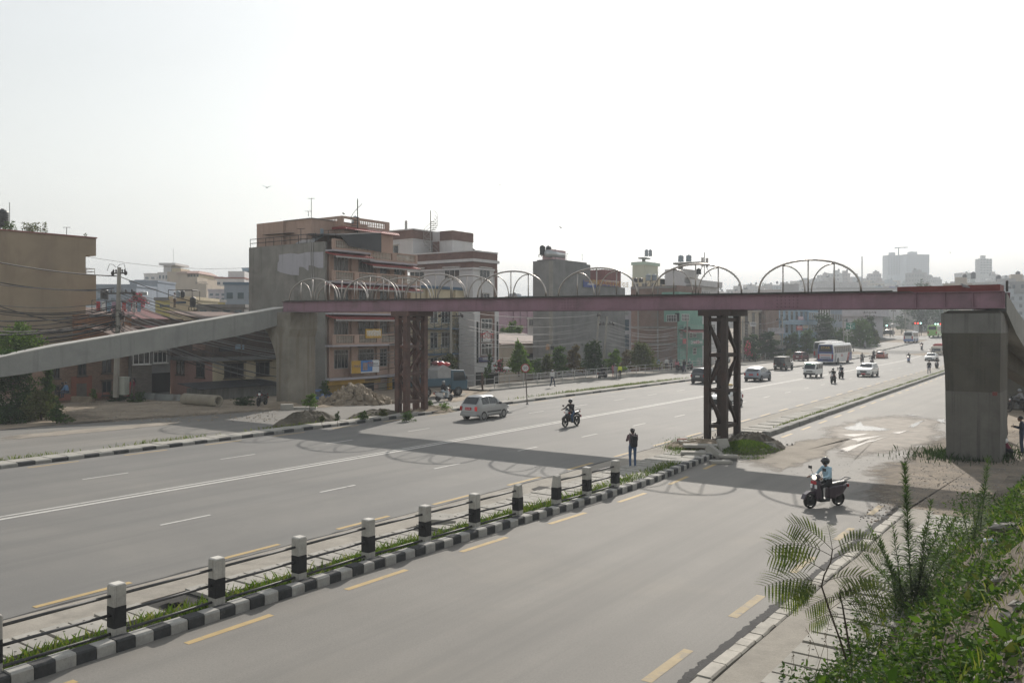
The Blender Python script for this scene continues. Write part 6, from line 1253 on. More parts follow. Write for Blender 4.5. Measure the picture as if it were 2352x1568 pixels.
def scooter(label,loc,rz,mat,lit=True):
 t=thing('scooter',label,'scooter',loc,rz,'motorcycles and scooters');bike_wheel(t,.60,.25,.11,5);bike_wheel(t,-.60,.25,.11,5)
 b=MB();loft(b,[[(-.05,-.98,.62),(.05,-.98,.62),(.05,-.98,.72),(-.05,-.98,.72)],[(-.15,-.7,.42),(.15,-.7,.42),(.13,-.7,.74),(-.13,-.7,.74)],[(-.17,-.35,.30),(.17,-.35,.30),(.14,-.35,.72),(-.14,-.35,.72)],[(-.13,-.12,.26),(.13,-.12,.26),(.11,-.12,.66),(-.11,-.12,.66)]]);b.obj('rear_body',mat,t,bevel=.05)
 MB().box(-.14,.14,-.14,.28,.20,.30).obj('floorboard',PLAS,t,bevel=.02);a=MB();loft(a,[[(-.17,.24,.28),(.17,.24,.28),(.13,.44,.32),(-.13,.44,.32)],[(-.2,.26,.55),(.2,.26,.55),(.13,.46,.58),(-.13,.46,.58)],[(-.17,.25,.85),(.17,.25,.85),(.1,.42,.88),(-.1,.42,.88)],[(-.08,.26,.95),(.08,.26,.95),(.06,.34,.97),(-.06,.34,.97)]]);a.obj('front_apron',mat,t,bevel=.04)
 hd=MB();hd.ball((0,.33,1.02),.15,12,0,(1.15,.8,.75));hd.obj('handlebar_cowl',mat,t,True);MB().ball((0,.42,1.02),.10,12,0,(1.05,.5,.85)).obj('headlight',LAMPH if lit else LAMPC,t,True);hb=MB();hb.tube([(-.33,.26,1.03),(-.1,.32,1.04),(.1,.32,1.04),(.33,.26,1.03)],.018,6);hb.obj('handlebar',PLAS,t)
 s=MB();s.hexa([(-.13,-.9,.75),(.13,-.9,.75),(.12,-.1,.67),(-.12,-.1,.67),(-.11,-.9,.84),(.11,-.9,.84),(.1,-.1,.77),(-.1,-.1,.77)]);s.obj('seat',SEATM,t,bevel=.04);g=MB();g.tube([(.1,-.78,.84),(.12,-1.02,.92),(-.12,-1.02,.92),(-.1,-.78,.84)],.022,6);g.obj('grab_rail',FRW,t)
 fd=MB();loft(fd,[[(-.08,.60+.34*math.cos(q),.25+.34*math.sin(q)),(.08,.60+.34*math.cos(q),.25+.34*math.sin(q)),(.07,.60+.26*math.cos(q),.25+.27*math.sin(q)),(-.07,.60+.26*math.cos(q),.25+.27*math.sin(q))] for q in (.25,.8,1.4,2.0,2.5)]);fd.obj('front_fender',mat,t)
 for sg in (-1,1):
  m=MB();m.tube([(sg*.18,.30,1.08),(sg*.3,.30,1.26)],.009,5);m.cbox((sg*.33,.30,1.31),(.15,.03,.1));m.obj('mirror',PLAS,t,bevel=.02);MB().cbox((sg*.1,.445,.72),(.08,.03,.12)).obj('indicator',LAMPC,t)
 MB().tube([(.12,-.3,.25),(.17,-.5,.28),(.17,-.85,.34)],[.03,.05,.055],8).obj('exhaust',ENG,t,True);MB().box(-.09,.09,-1.0,-.965,.62,.72).obj('tail_lamp',LAMPR,t);MB().box(-.12,.12,.44,.46,.80,.9).obj('number_plate',PLATER,t);m=MB();m.tube([(0,.60,.25),(0,.32,.9)],.03,6);m.obj('fork',ENG,t)
 return t
mo0=motorcycle('black motorcycle with a masked rider coming along the centre line',G(1312,978.5),TO-.03)
PUR=paint('plum_scooter_paint',(.045,.03,.045));GREYS=paint('grey_scooter_paint',(.13,.13,.14));WHS=paint('white_scooter_paint',(.5,.5,.5));BLS=paint('blue_scooter_paint',(.12,.18,.35))
g=G(1893,1163.5);sc_h=math.atan2(-(-1.15),-.48);sco0=scooter('plum scooter with lit headlamp turning onto the service road in front of the gravel',g,math.atan2(1.15,-.48),PUR)
def rider(label,o,kind,top,legs,hat=HELM,H=1.7,hair='helmet',shoes=SHOE):return person(label,o.location,o.rotation_euler.z,kind,top,legs,shoes,hair,H,hat,group='riders on two wheels')
rider('person in black jacket, jeans and white mask riding the motorcycle at the centre line',mo0,'ride',cloth('plum_black',(.02,.016,.022)),JEAN)
rider('person in light blue shirt and black helmet riding the plum scooter',sco0,'scoot',LBLU,BLK_C,HELM)
MM,SS=[],[]
def ride(px,py,rz,lab,rlab,top=BLK_C,legs=DKB,sco=None,hat=HELM,hair='helmet',scale=1.0):
 g=at(px,py)
 if sco:o=dup(sco0,g,rz,lab,swap={'plum_scooter_paint':sco,'headlamp_lit':LAMPC if rz==AW else LAMPH})
 else:o=dup(mo0,g,rz,lab)
 if rlab:rider(rlab,o,'scoot' if sco else 'ride',top,legs,hat,1.7,hair)
 return o
ride(1914,880,TO,'black motorcycle in front of the pair next to the white minivan','person in black riding the motorcycle nearest the white minivan',BLK_C,BLK_C)
ride(1932,869,TO,'black motorcycle following just behind the first of the pair by the minivan','person in dark blue riding the second motorcycle by the minivan',DKB,BLK_C,hat=HELMG)
ride(1980,832,AW,'dark motorcycle riding away left of the white SUV','person in dark purple riding away left of the white SUV',cloth('dark_purple',(.05,.035,.05)),BLK_C)
ride(2003,839,TO,'dark motorcycle hidden behind the white SUV','person in black riding right behind the white SUV',BLK_C,BLK_C)
ride(2007,824,AW,'black motorcycle riding away beside the orange red hatchback','large person in black hood riding beside the orange red hatchback',BLK_C,BLK_C,hat=BLK_C)
ride(1987,814,AW,'grey scooter riding away above the orange hatchback','person in pale grey shirt riding the grey scooter away',GRYC,GRYC,GREYS,HELMG)
ride(2087,832,TO,'white and blue scooter with bright headlamp in the open lane','person in black riding the blue and white scooter',BLK_C,BLK_C,BLS)
ride(2098,804,AW,'dark motorcycle carrying a rider in white below the minibus','person in white shirt riding away below the minibus',WHC,DKB)
ride(2117,817.5,TO,'dark scooter coming in front of the black pickup','person in maroon riding in front of the black pickup',MARC,BLK_C,GREYS,HELMG)
ride(2051,796,AW,'dark motorcycle riding away near the footpath crowd','person in dark jacket riding near the footpath crowd',DKB,BLK_C)
ride(2113,788,AW,'red scooter riding away right of the minibus','person in navy riding the red scooter by the minibus',DKB,BLK_C,paint('red_scooter_paint',(.25,.04,.05)))
ride(2152,846,TO,'loaded motorcycle half hidden by the big pier','person in dark clothes riding the loaded motorcycle at the pier edge',BRNC,BLK_C)
ride(2143,823,TO,'scooter behind the white sedan near the red covered truck','person with grey helmet riding behind the white sedan',GRYC,BLK_C,GREYS,HELMG)
ride(1020,921,AW-.25,'white scooter behind the brown tower','person in dark jacket and pale trousers riding the white scooter by the blue truck',BLK_C,cloth('pale_jeans',(.4,.47,.52)),WHS,HELMG)
ride(1384,870,AW-.1,'black scooter stopped beside the footpath railing','person in black helmet stopped on the black scooter by the railing',BLK_C,BLK_C,paint('black_scooter_paint',(.03,.03,.035)))
ride(602,931,AW+math.pi+.5,'black motorcycle parked against the left concrete pier',None)
ride(1563,853,AW+1.0,'black scooter parked near the railing end by the woman in pink',None,sco=paint('black_scooter_paint',(0,0,0)))
ride(1584,850,AW+.8,'black motorcycle parked right of the walking man near the railing end',None)
ride(2338,948,AW+1.25,'black motorcycle parked under the right hand ramp',None)
for i,(px,py) in enumerate(((2004,779),(2014,778),(1999,788))):ride(px,py,AW+1.2,['dark motorcycle parked left at the junction shops','dark motorcycle parked beside another at the junction shops','motorcycle leaning at the far footpath railing'][i],None)
# people on foot
UP=RZ
wm=person('woman in floral shirt and flared jeans standing on the median with hand at her mouth',G(1453,1073,.02),RZ+.75,'face',FLOR,JEAN,SHOEW,'bun',1.66)
bp=thing('backpack','black backpack worn by the woman on the median','backpack',wm.location,RZ+.75);m=MB();m.box(-.15,.15,-.30,-.10,.90,1.38);m.obj('bag',BLK_C,bp,bevel=.06);m=MB();m.tube([(.10,-.12,1.36),(.12,-.02,1.47),(.12,.10,1.36),(.12,.09,1.1)],.02,6);m.tube([(-.10,-.12,1.36),(-.12,-.02,1.47),(-.12,.10,1.36),(-.12,.09,1.1)],.02,6);m.obj('strap',BLK_C,bp)
person('man in dark vest and blue shorts walking on the near median by the pier',G(2134,858.5,.1),TO,'walk',BLK_C,DKB,SKIN,'hair',1.68)
person('man in grey shirt standing by the railing with the yellow vest man',G(1414,870),UP+1.2,'stand',GRYC,GRYC);person('man in yellow safety vest standing by the railing',G(1424,870),UP+1.0,'stand',HIV,BLK_C);person('woman in pink standing behind the grey shirted man',G(1410,867,.1),UP+.4,'stand',PNKC,PNKC,hair='long')
person('person in white shirt and cap walking behind the railing on the footpath',G(1269,888,.1),UP,'walk',WHC,DKB,hair='cap');person('dark person standing on the footpath behind the railing end',G(1108,896.5,.1),UP+2.6,'stand',BRNC,BRNC)
for px,py,top,legs,kd,rz,hr,lab in ((1512,851,BLUC,DKB,'walk',UP,'hair','man in blue shirt walking on the footpath by the trees'),(1531,849,WHC,BLK_C,'stand',UP,'hair','man in white shirt on the footpath left of the man in black'),(1541,849,BLK_C,BLK_C,'stand',UP+1,'hair','man in black standing on the footpath beside the white shirt'),(1555,855.5,PNKC,BLK_C,'stand',UP+.3,'long','woman in pink top standing on the road by the railing end'),(1571.5,855,BLK_C,DKB,'walk',TO,'hair','man in dark clothes walking along the road near the railing end'),(1590,836,GRYC,GRYC,'phone',UP+2,'hair','man in grey with a dark rucksack by the far railing'),(1585,837,WHC,BLUC,'sit',UP+2,'hair','person in white sitting low at the far railing'),(1605,834,GRYC,BRNC,'stand',UP+2.5,'cap','man in grey cap standing alone at the far railing'),(1706,831,GRYC,DKB,'walk',UP,'hair','person in pale top walking right of the rusty tower'),(1735,830.5,BRNC,BLK_C,'stand',UP+2,'hair','dark person leaning at the railing by the hedge'),(1806,823,BLK_C,BLK_C,'stand',UP+1,'hair','dark figure behind the railing above the jeep')):
 person(lab,at(px,py,.1),rz,kd,top,legs,hair=hr)
cw=[(1977,801),(1982,800.5),(2006,795),(2013,795),(2019,794.5),(2027,793.5),(2032,792),(2041,789),(2000,796),(1996,797),(1992,798)];cc=[MARC,BLK_C,GRYC,BLK_C,DKB,WHC,GRYC,REDC,BLK_C,BRNC,GRYC]
cn=['maroon','black','grey','black','dark blue','white','pale grey','red','black','brown','grey'];cd=['first in the far crowd beside the coach','second in the far crowd beside the coach','mid crowd at the far railing','right of the grey one at the far railing','between black and white at the far railing','brightest of the far crowd','just right of the white one','nearest the minibus','left of the mid crowd','second left of the mid crowd','third left of the mid crowd']
for i,((px,py),c_) in enumerate(zip(cw,cc)):person('person in %s standing %s'%(cn[i],cd[i]),at(px,py,.1),UP+rnd.uniform(-2,2),'stand',c_,rnd.choice([BLK_C,DKB,GRYC]),hair=rnd.choice(['hair','hair','long']),group='people waiting at the far railing')
for i in range(9):
 px=2052+i*11+rnd.uniform(-3,3);g=at(px,770+rnd.uniform(-1,1));g=Vector((g.x,g.y,zr(sof(g))));person('person in %s under the traffic lights, number %s from the left of the crossing crowd'%(['black','grey','navy','white','brown','black','blue','dark','grey'][i],['one','two','three','four','five','six','seven','eight','nine'][i]),g,rnd.uniform(0,6),'stand',[BLK_C,GRYC,NAVC,WHC,BRNC,BLK_C,BLUC,BLK_C,GRYC][i],BLK_C,group='people crossing at the junction')
person('man in blue shirt sitting on the low wall before the brick house',PT(155,920,67)+Vector((0,0,.25)),RZ+2.2,'sit',BLUC,DKB);person('dark haired person sitting beside the man in blue',PT(148,919,68)+Vector((0,0,.2)),RZ+2.4,'sit',BLK_C,BLK_C,hair='long')
person('woman in red standing right behind the grey cabinet',PT(296,912,69)+Vector((0,0,0)),RZ+2,'stand',REDC,REDC,hair='long',H=1.6);person('woman in dark maroon with black hair standing near the red one',PT(308,914,68.5),RZ+2.5,'stand',MARC,BRNC,hair='long',H=1.6)
tw=PT(327,706,84);person('man in white standing on the terrace by the red tin roof',PT(401,706,97),RZ,'stand',WHC,BRNC)
person('dark haired woman in dark patterned dress standing at the corner of the big pier',G(2307,1012),RZ+1.9,'mouth',cloth('dark_pattern',(.03,.025,.025)),cloth('dark_pattern',(0,0,0)),hair='long',H=1.62,skirt=True)
sq=person('person in white and maroon jacket squatting with a newspaper by the big pier',G(2313,1048),RZ+1.6,'squat',MARC,BLK_C,SKIN,'hair',1.68)
m=MB();q_=sq.location;npz=thing('newspaper','open newspaper held by the squatting person','newspaper',q_,RZ+1.6);m.hexa([(-.26,.50,.50),(0,.56,.52),(0,.62,.76),(-.26,.56,.74),(-.26,.503,.50),(0,.563,.52),(0,.623,.76),(-.26,.563,.74)]);m.hexa([(0,.56,.52),(.26,.50,.50),(.26,.56,.74),(0,.62,.76),(0,.563,.52),(.26,.503,.50),(.26,.563,.74),(0,.623,.76)]);m.obj('pages',M('newsprint',(.5,.5,.47),.9,.25,14),npz)
sh=MB();sh.tube([(-.17,.10,.70),(0,.06,.74),(.17,.10,.70)],[.10,.12,.10],10);sh.obj('white_yoke',WHC,sq,True)
pm=person('man in dark shirt and shorts looking at a phone at the right edge',G(2347,1040),RZ+1.5,'phone',NAVC,DKB,SHOE,'hair',1.78);ph_=thing('phone','phone held by the man at the right edge','phone',pm.location,RZ+1.5);MB().cbox((.02,.36,1.30),(.08,.012,.16)).obj('case',PLATEW,ph_)
person('person in helmet and grey jacket seated on the motorcycle under the ramp',G(2345,946),AW+1.25,'ride',GRYC,BLK_C,hair='helmet',hat=HELMG)
# near median fence: painted posts and three pipes
PIPE=M('rail_pipe',(.07,.07,.072),.6,.25,3,metal=.2);POSTB=M('post_black',(.022,.022,.023),.85,.3,4,fine=.3,patch=((.09,.085,.08),5,.62,.75));POSTW=M('post_white',(.40,.385,.35),.9,.2,3,fine=.2,bump=.3,streak=((.16,.15,.135),.7,9));POSTT=M('post_top_white',(.55,.53,.49),.9,.15,4)
pp=[(-10,1408)]+[(268,1345),(498,1291),(687,1244),(846,1207),(976,1175),(1090,1147),(1189,1122),(1278,1100),(1348,1080),(1413,1062)]
PB_=[]
for i,(px,py) in enumerate(pp):Y=on_t(px,-15.5+.5*max(0,i-4)/6)[1];PB_.append(Vector(((px-CX)/F*Y,Y,.14)))
PB_[0]=PB_[1]+(PB_[1]-PB_[2])
def fence_posts(idx,label):
 o0=PB_[idx[0]];t=thing('post_and_rail_fence',label,'fence',o0,RZ);inv=lambda v:Vector(((v.x-o0.x)*UC-(v.y-o0.y)*US,(v.x-o0.x)*US+(v.y-o0.y)*UC,v.z-o0.z));q=.125
 for j,i in enumerate(idx):
  p=inv(PB_[i]);br=i in (7,8);tl=rnd.uniform(-.012,.012)
  m=MB();m.box(p.x-q,p.x+q,p.y-q,p.y+q,-.2,.20,1);m.box(p.x-q-.003,p.x+q+.003,p.y-q-.003,p.y+q+.003,.201,.60,0)
  if br:m.hexa([(p.x-q,p.y-q,.601),(p.x+q,p.y-q,.601),(p.x+q,p.y+q,.601),(p.x-q,p.y+q,.601),(p.x-q*.75,p.y-q*.6,.99),(p.x+q*.8,p.y-q*.9,.96),(p.x+q*.9,p.y+q*.7,1.0),(p.x-q*.3,p.y+q,1.02)],1)
  else:m.box(p.x-q,p.x+q,p.y-q,p.y+q,.601,1.0,1);m.hexa([(p.x-q,p.y-q,1.001),(p.x+q,p.y-q,1.001),(p.x+q,p.y+q,1.001),(p.x-q,p.y+q,1.001),(p.x-q*.8,p.y-q*.8,1.03),(p.x+q*.8,p.y-q*.8,1.03),(p.x+q*.8,p.y+q*.8,1.03),(p.x-q*.8,p.y+q*.8,1.03)],2)
  m.obj('post',[POSTB,POSTW,POSTT],t,bevel=.012)
 for z in (.80,.46,.10):
  for a,b in zip(idx,idx[1:]):MB().tube([inv(PB_[a])+Vector((0,.126,z)),inv(PB_[b])+Vector((0,-.126,z+rnd.uniform(-.015,.015)))],.03,8).obj('rail',PIPE,t,True)
fence_posts(list(range(8)),'long row of black and white posts with pipe rails along the near median')
fence_posts([8,9,10],'short run of three painted posts with pipe rails nearest the woman')
# stainless railings of the far footpath
RAILM=M('railing_steel',(.40,.40,.39),.45,.1,3,metal=.2)
def railing(label,s0,s1,t0,step=2.3,h=1.15,base=.14,t1=None,rails=(1.0,.66,.34)):
 o=Vector(rp(s0,t0));t=thing('railing',label,'railing',(o.x,o.y,o.z+base),0.0);n=max(1,int((s1-s0)/step));P_=[]
 for i in range(n+1):
  f=i/n;s=s0+(s1-s0)*f;p=Vector(rp(s,t0+((t1-t0)*f if t1 is not None else 0)))-o;P_.append(p)
  m=MB().tube([p,p+Vector((0,0,h+.02))],.045 if h>1 else .03,6);m.obj('post',RAILM,t)
 for r in rails:MB().tube([p+Vector((0,0,h*r)) for p in P_],.028,6).obj('rail',RAILM,t)
 return t
railing('steel tube railing along the kerb of the far footpath up to the bay',65.5,117,-48.75,2.35);railing('steel railing along the back of the footpath beside the trees',63,118,-53.4,3.4,1.1,.1,None,(1.0,.5))
railing('short railing turning back towards the trees at the bay',117.2,123,-48.75,1.5,1.15,.14,-53.2);railing('long railing along the hedge behind the jeep and the coach',123.5,176,-53.2,2.5);railing('railing beside the waiting crowd towards the junction',180,226,-51.0,2.6)
railing('grey railing along the raised edge in front of the green coach',168,232,-14.6,1.6,1.1,.1,None,(1.0,.8,.6,.4,.2))
# poles, wires, signs
PCON=M('pole_concrete',(.30,.285,.255),.9,.2,.9,streak=((.13,.12,.105),.6,5));INS=M('insulator',(.03,.022,.02),.35,.2);WIRE=M('cable',(.018,.018,.018),.6,0);WIREL=M('cable_light',(.16,.16,.16),.5,.1)
def pole(label,pb,pt,r0=.16,r1=.11,arms=(),lamp=None):
 """pb base point, pt top point"""
 t=thing('utility_pole',label,'utility pole',pb);d=pt-pb;MB().tube([(0,0,0),d],[r0,r1],8).obj('pole',PCON,t)
 for f,w_,dirx in arms:
  c=d*f;a=MB();dv=Vector((math.cos(dirx),math.sin(dirx),0));a.beam(c-dv*w_,c+dv*w_,.09,.11);ar=a.obj('cross_arm',INS,t);k=MB()
  for q in (-1,-.55,.55,1):k.lathe([(.03,0),(.07,.04),(.05,.1),(.085,.15),(.05,.22),(.02,.27)],8,c+dv*w_*q+Vector((0,0,.06)))
  for q in (-1.15,1.15):k.ball(c+dv*w_*q,.15,8,0,(1,1,1.25))
  k.obj('insulator',INS,ar)
 return t
gA=PT(266,912,68.3);pA=pole('leaning concrete utility pole with black insulators and tangled cables at the left',gA,PT(274,614,gA.y),.24,.15,((.955,.55,-.3),(.80,1.3,-.3),(.62,.35,-.3)))
m=MB()
for i in range(26):c=(PT(274,614,gA.y)-gA)*rnd.uniform(.40,.66);r=rnd.uniform(.3,.75);a=rnd.uniform(0,6);m.tube([c+Vector((r*math.cos(a+q*.6)*rnd.uniform(.6,1),.25*math.sin(q),r*.8*math.sin(a+q*.6))) for q in range(8)],.022,4)
m.obj('cable_tangle',WIRE,pA);m=MB();m.tube([(-.7,0,10.1),(-.5,0,10.65),(-.2,0,10.6),(0,0,10.4)],.02,4);m.tube([(.8,0,10.1),(.65,0,10.7),(.3,0,10.6),(.1,0,10.4)],.02,4);m.obj('jumper_wire',WIRE,pA)
def pole_px(label,bx,by,tx,ty,Y,arms):b=PT(bx,by,Y);return pole(label,b,PT(tx,ty,Y),.15,.11,arms)
pole_px('utility pole with a cross arm in front of the cream apartment',1035,868,1036,690,86,((.80,1.0,0),));pole_px('old utility pole leaning left before the concrete building',1368,836,1376,718,104,((.95,.1,0),));pole_px('utility pole with cross arm leaning right beside the old one',1386,838,1394.5,727,104,((.84,.75,-.4),))
pole_px('utility pole draped with cables before the teal house',1577,838,1579,734,124,((.8,.3,0),));pole_px('utility pole by the hedge right of the rusty tower',1706,822,1706,734,146,((.93,.8,-.4),));pole_px('slanting pole before the blue building',1797,800,1797,727,165,((.9,.9,-.4),));pole_px('pole between the shops left of the junction',2051,772,2052,708,250,((.9,.5,0),));pole_px('pole with cross arms on the lilac building side',1998,770,1998,715,205,((.95,1.2,0),(.8,.9,0)));pole_px('dark pole right of the shops at the junction',2079,770,2080,715,255,((.9,.8,0),))
pole_px('street pole carrying the lamp left of the green sign',1938,790,1937,732,190,((.92,.7,0),))
def wire(a,b,sag,r=.028,mat=None,n=14):
 a,b=Vector(a),Vector(b);q=[a.lerp(b,i/n)-Vector((0,0,sag*4*(i/n)*(1-i/n))) for i in range(n+1)];o=a.copy()
 w=MB().tube([p-o for p in q],r,4).obj('overhead_cable',mat or WIRE,None,loc=o);return tag(w,'thin overhead cable strung between two utility poles','cable','overhead cables')
def wlab(w,s):w['label']=s;w['group']='overhead cables '+s.split()[-1];return w
YA=gA.y
LW=[(0,598,268,634),(0,640,262,662),(0,650,262,668),(0,692,266,690),(0,702,266,702),(0,706,266,706),(0,712,266,716),(0,728,265,705),(0,734,265,722),(0,742,265,712),(0,752,265,730),(0,758,264,726),(0,763,265,738),(0,766,264,742),(0,770,266,738),(0,774,265,748),(0,778,265,752),(0,745,265,757),(0,690,266,745)]
for i,(xa,ya,xb,yb) in enumerate(LW):
 Y2=YA-rnd.uniform(4,12);a,b=PT(xa-60,ya-(yb-ya)*.2,Y2),PT(xb,yb,YA-.2);wlab(wire(a,b,rnd.uniform(.1,.7),.08 if i in (12,15) else rnd.uniform(.024,.045)),'black cable running from the leaning pole out of the picture across the tan building')
for i in range(22):
 y0=636+i*6.0 if i>3 else (634,664,668,690)[i];Yb=86;yb=700+i*7.2;a,b=PT(272,y0,YA),PT(1036,yb,Yb);wlab(wire(a,b,rnd.uniform(1.2,2.8)+i*.04,rnd.uniform(.02,.036),WIREL if i%3 else WIRE),'long sagging cable between the leaning pole and the cream apartment pole')
for i in range(10):wlab(wire(PT(1036,712+i*13,86),PT((1376,1394)[i%2],722+i*9.5,104),rnd.uniform(.5,1.6),.026,WIREL),'pale cable between the cream apartment pole and the paired poles')
for i in range(11):wlab(wire(PT(1394,735+i*8,104),PT(1578,744+i*6.5,124),rnd.uniform(.5,1.5),.026,WIREL),'pale cable between the paired poles and the teal house pole')
for i in range(9):wlab(wire(PT(1578,776+i*4.5,124),PT(1470+i*9,832,112),.1,.016,WIREL),'cable slanting down from the teal house pole to the footpath')
for i in range(7):wlab(wire(PT(1579,742+i*9,124),PT(1706,738+i*8,146),rnd.uniform(.4,1.2),.026,WIREL),'pale cable between the teal house pole and the hedge pole')
for i in range(6):wlab(wire(PT(1706,740+i*8,146),PT(1797,732+i*8,165),rnd.uniform(.4,1.4),.028,WIREL),'pale cable between the hedge pole and the slanting pole')
for i in range(4):wlab(wire(PT(1797,736+i*6,165),PT(1938,736+i*6,190),rnd.uniform(.5,1.2),.028,WIREL),'cable before the blue building between slanting pole and street pole')
wlab(wire(PT(150,580,90),PT(900,540,130),3.2,.02,WIREL),'single high wire across the sky left of the pink house')
g=G(1211,929,.15);t=thing('speed_limit_sign','round speed limit 50 sign on a leaning post beside the far median','road sign',g);h=zat(845,g.y)-.15;lean=(1206.5-1211)/F*g.y
MB().tube([(0,0,0),(lean*1.1,0,h+.3)],.045,8).obj('post',M('galvanised_post',(.16,.14,.125),.6,.2,2),t);MB().lathe([(.12,0),(.06,.1),(.05,.15)],8).obj('base',PLD,t)
d=MB();d.lathe([(.335,-.07),(.335,-.05)],28,(lean,0,h),'y');dk=d.obj('disc',M('sign_red',(.30,.03,.03),.5,.05),t);d=MB();d.lathe([(.25,-.078),(.25,-.071)],28,(lean,0,h),'y');d.obj('white_face',M('sign_white',(.55,.55,.53),.5,.05),dk);text3('number','50',.32,LETD,dk,(lean,-.082,h),(R(90),0,0),.002)
p=PT(1953.5,756,180);t=thing('direction_sign','green direction sign with a white junction diagram before the lilac building','road sign',(p.x,p.y,zr(170)));k=180/F;z0=p.z-zr(170);GRN=M('sign_green',(.02,.16,.11),.5,.05)
MB().box(-10.5*k,10.5*k,-.05,0,z0,z0+15*k).obj('panel',GRN,t);MB().box(-8*k,-8*k+.12,.002,.1,0,z0+15*k).obj('post',RAILM,t);a=MB();a.box(-.06,.06,-.06,-.052,z0+2*k,z0+10*k);a.box(-6*k,-.061,-.06,-.052,z0+5*k,z0+5.8*k);a.box(.061,5*k,-.06,-.052,z0+2.6*k,z0+3.4*k);a.obj('diagram',LETW,t);a=MB();a.box(-4*k,4*k,-.06,-.052,z0+12*k,z0+13*k);a.box(-9*k,-4.5*k,-.06,-.052,z0+7.5*k,z0+8.3*k);a.box(3.5*k,9*k,-.06,-.052,z0+6.5*k,z0+7.3*k);a.obj('place_names',LETW,t)
LGR=M('signal_green',(.55,1,.85),.4,0,emit=3.0);LRD=M('signal_red',(1,.08,.05),.4,0,emit=2.0)
for px,py,Y,lab,seq in ((2108,742,255,'traffic signal with red and white green lamps left of the lime coach','rrg'),(2154,744,262,'traffic signal with green lamps above the lime coach','ggr'),(2036,747.5,245,'green traffic signal in front of the shops','g')):
 p=PT(px,py,Y);t=thing('traffic_light',lab,'traffic light',(p.x,p.y,zr(255)));z=p.z-zr(255);n=len(seq);MB().tube([(1.2,.3,0),(1.2,.3,z)],.09,6).obj('post',INS,t);MB().box(-.45*n,.45*n,-.1,.15,z-.45,z+.45).obj('housing',INS,t)
 for i,c_ in enumerate(seq):MB().lathe([(.24,-.14),(.24,-.11)],12,((i-(n-1)/2)*.8,0,z),'y').obj('lamp',LGR if c_=='g' else LRD,t)
# yard things on the left
g=G(418,920);PIPEC=M('pipe_concrete',(.30,.27,.215),.92,.2,.8,fine=.15,bump=.3,streak=((.17,.15,.12),.5,2))
a,b=G(424,928),G(502,934);a.z=b.z=.36;d=(b-a);ln=d.length;ang=math.atan2(d.y,d.x);t=thing('concrete_pipe','big concrete drain pipe lying in the dirt lot','pipe',(a.x,a.y,0),ang)
MB().lathe([(.30,0),(.43,0),(.44,.02),(.44,ln-.02),(.43,ln),(.30,ln),(.30,0)],24,(0,0,.43),'x',caps=False).obj('pipe_wall',PIPEC,t,True)
t=thing('utility_cabinet','pale grey green utility cabinet beside the leaning pole','cabinet',PT(283,906,68.5),RZ+.2);k=74/F;MB().box(-.42,.42,-.25,.25,0,1.35).obj('case',M('cabinet_grey',(.36,.38,.34),.6,.1,2),t,bevel=.02);MB().box(-.46,.46,-.29,.29,1.352,1.42).obj('lid',M('cabinet_grey',(0,0,0)),t);MB().box(.38,.385,-.26,-.255,.2,1.2).obj('door_edge',DARK,t)
for x0,x1,y0,y1,lab in ((318,355,902,917,'rusty corrugated sheet fence right of the bush'),(356,414,904,919,'pale corrugated sheet fence behind the concrete pipe')):
 p,q=PT(x0,y1,70),PT(x1,y1+1,69.5);t=thing('sheet_fence',lab,'fence',p,math.atan2(q.y-p.y,q.x-p.x));MB().box(0,(q-p).length,-.02,.02,0,(y1-y0)*70/F).obj('sheet',CORG,t)
p,q=PT(215,919,69),PT(116,918,70);t=thing('low_wall','low stone wall where the man in blue sits','wall',q,math.atan2(p.y-q.y,p.x-q.x));MB().box(0,(p-q).length,-.15,.15,-.2,.35).obj('wall_body',STONE,t,bevel=.05)
def rock_mesh(seed,nm='stone',mat=None):
 g_=random.Random(seed);m=MB();m.ball((0,0,0),.5,7);
 for i,v in enumerate(m.v):f=g_.uniform(.68,1.15);m.v[i]=(v[0]*f,v[1]*f*.85,v[2]*f*.7)
 return m.mesh(nm,mat or STONE)
STMS=[rock_mesh(i) for i in range(7)];SLATE=M('grey_rubble',(.22,.21,.19),.9,.3,2,bump=.4);STMG=[rock_mesh(i+20,'stone',SLATE) for i in range(5)]
def stone(p,s,label,group=None,ms=None,flat=1.0):
 o=link('stone',rnd.choice(ms or STMS),None,p);o.rotation_euler=(rnd.uniform(0,3),rnd.uniform(0,3),rnd.uniform(0,6)) if flat==1 else (rnd.uniform(-.2,.2),rnd.uniform(-.2,.2),rnd.uniform(0,6));o.scale=(s,s*rnd.uniform(.7,1),s*rnd.uniform(.6,.9)*flat);return tag(o,label,'stone',group)
c=G(815,926);u2=Vector((US,UC,0));n2_=Vector((UC,-US,0))
def heap_h(a,b):return max(0,1.3*math.exp(-(a*a)/3.6-(b*b)/1.6)-.06)
hm=MB();gr=[(a,b) for a in np.linspace(-3.4,3.4,18) for b in np.linspace(-2.2,2.2,12)]
hm.add([c+Vector((a,b,heap_h(a,b)*.85-.02)) for a,b in gr],[(i*12+j,(i+1)*12+j,(i+1)*12+j+1,i*12+j+1) for i in range(17) for j in range(11)]);struct(hm.obj('dirt_mound',DIRT,None,True))
for i in range(165):
 a,b=rnd.gauss(0,1.35),rnd.gauss(-.15,.8);
 if abs(a)>3.2 or abs(b)>2:continue
 stone(c+Vector((a,b,heap_h(a,b)+.04)),rnd.uniform(.35,.85)*(1 if i%4 else 1.3),'angular tan stone in the rubble heap beside the left pier','stones of the rubble heap')
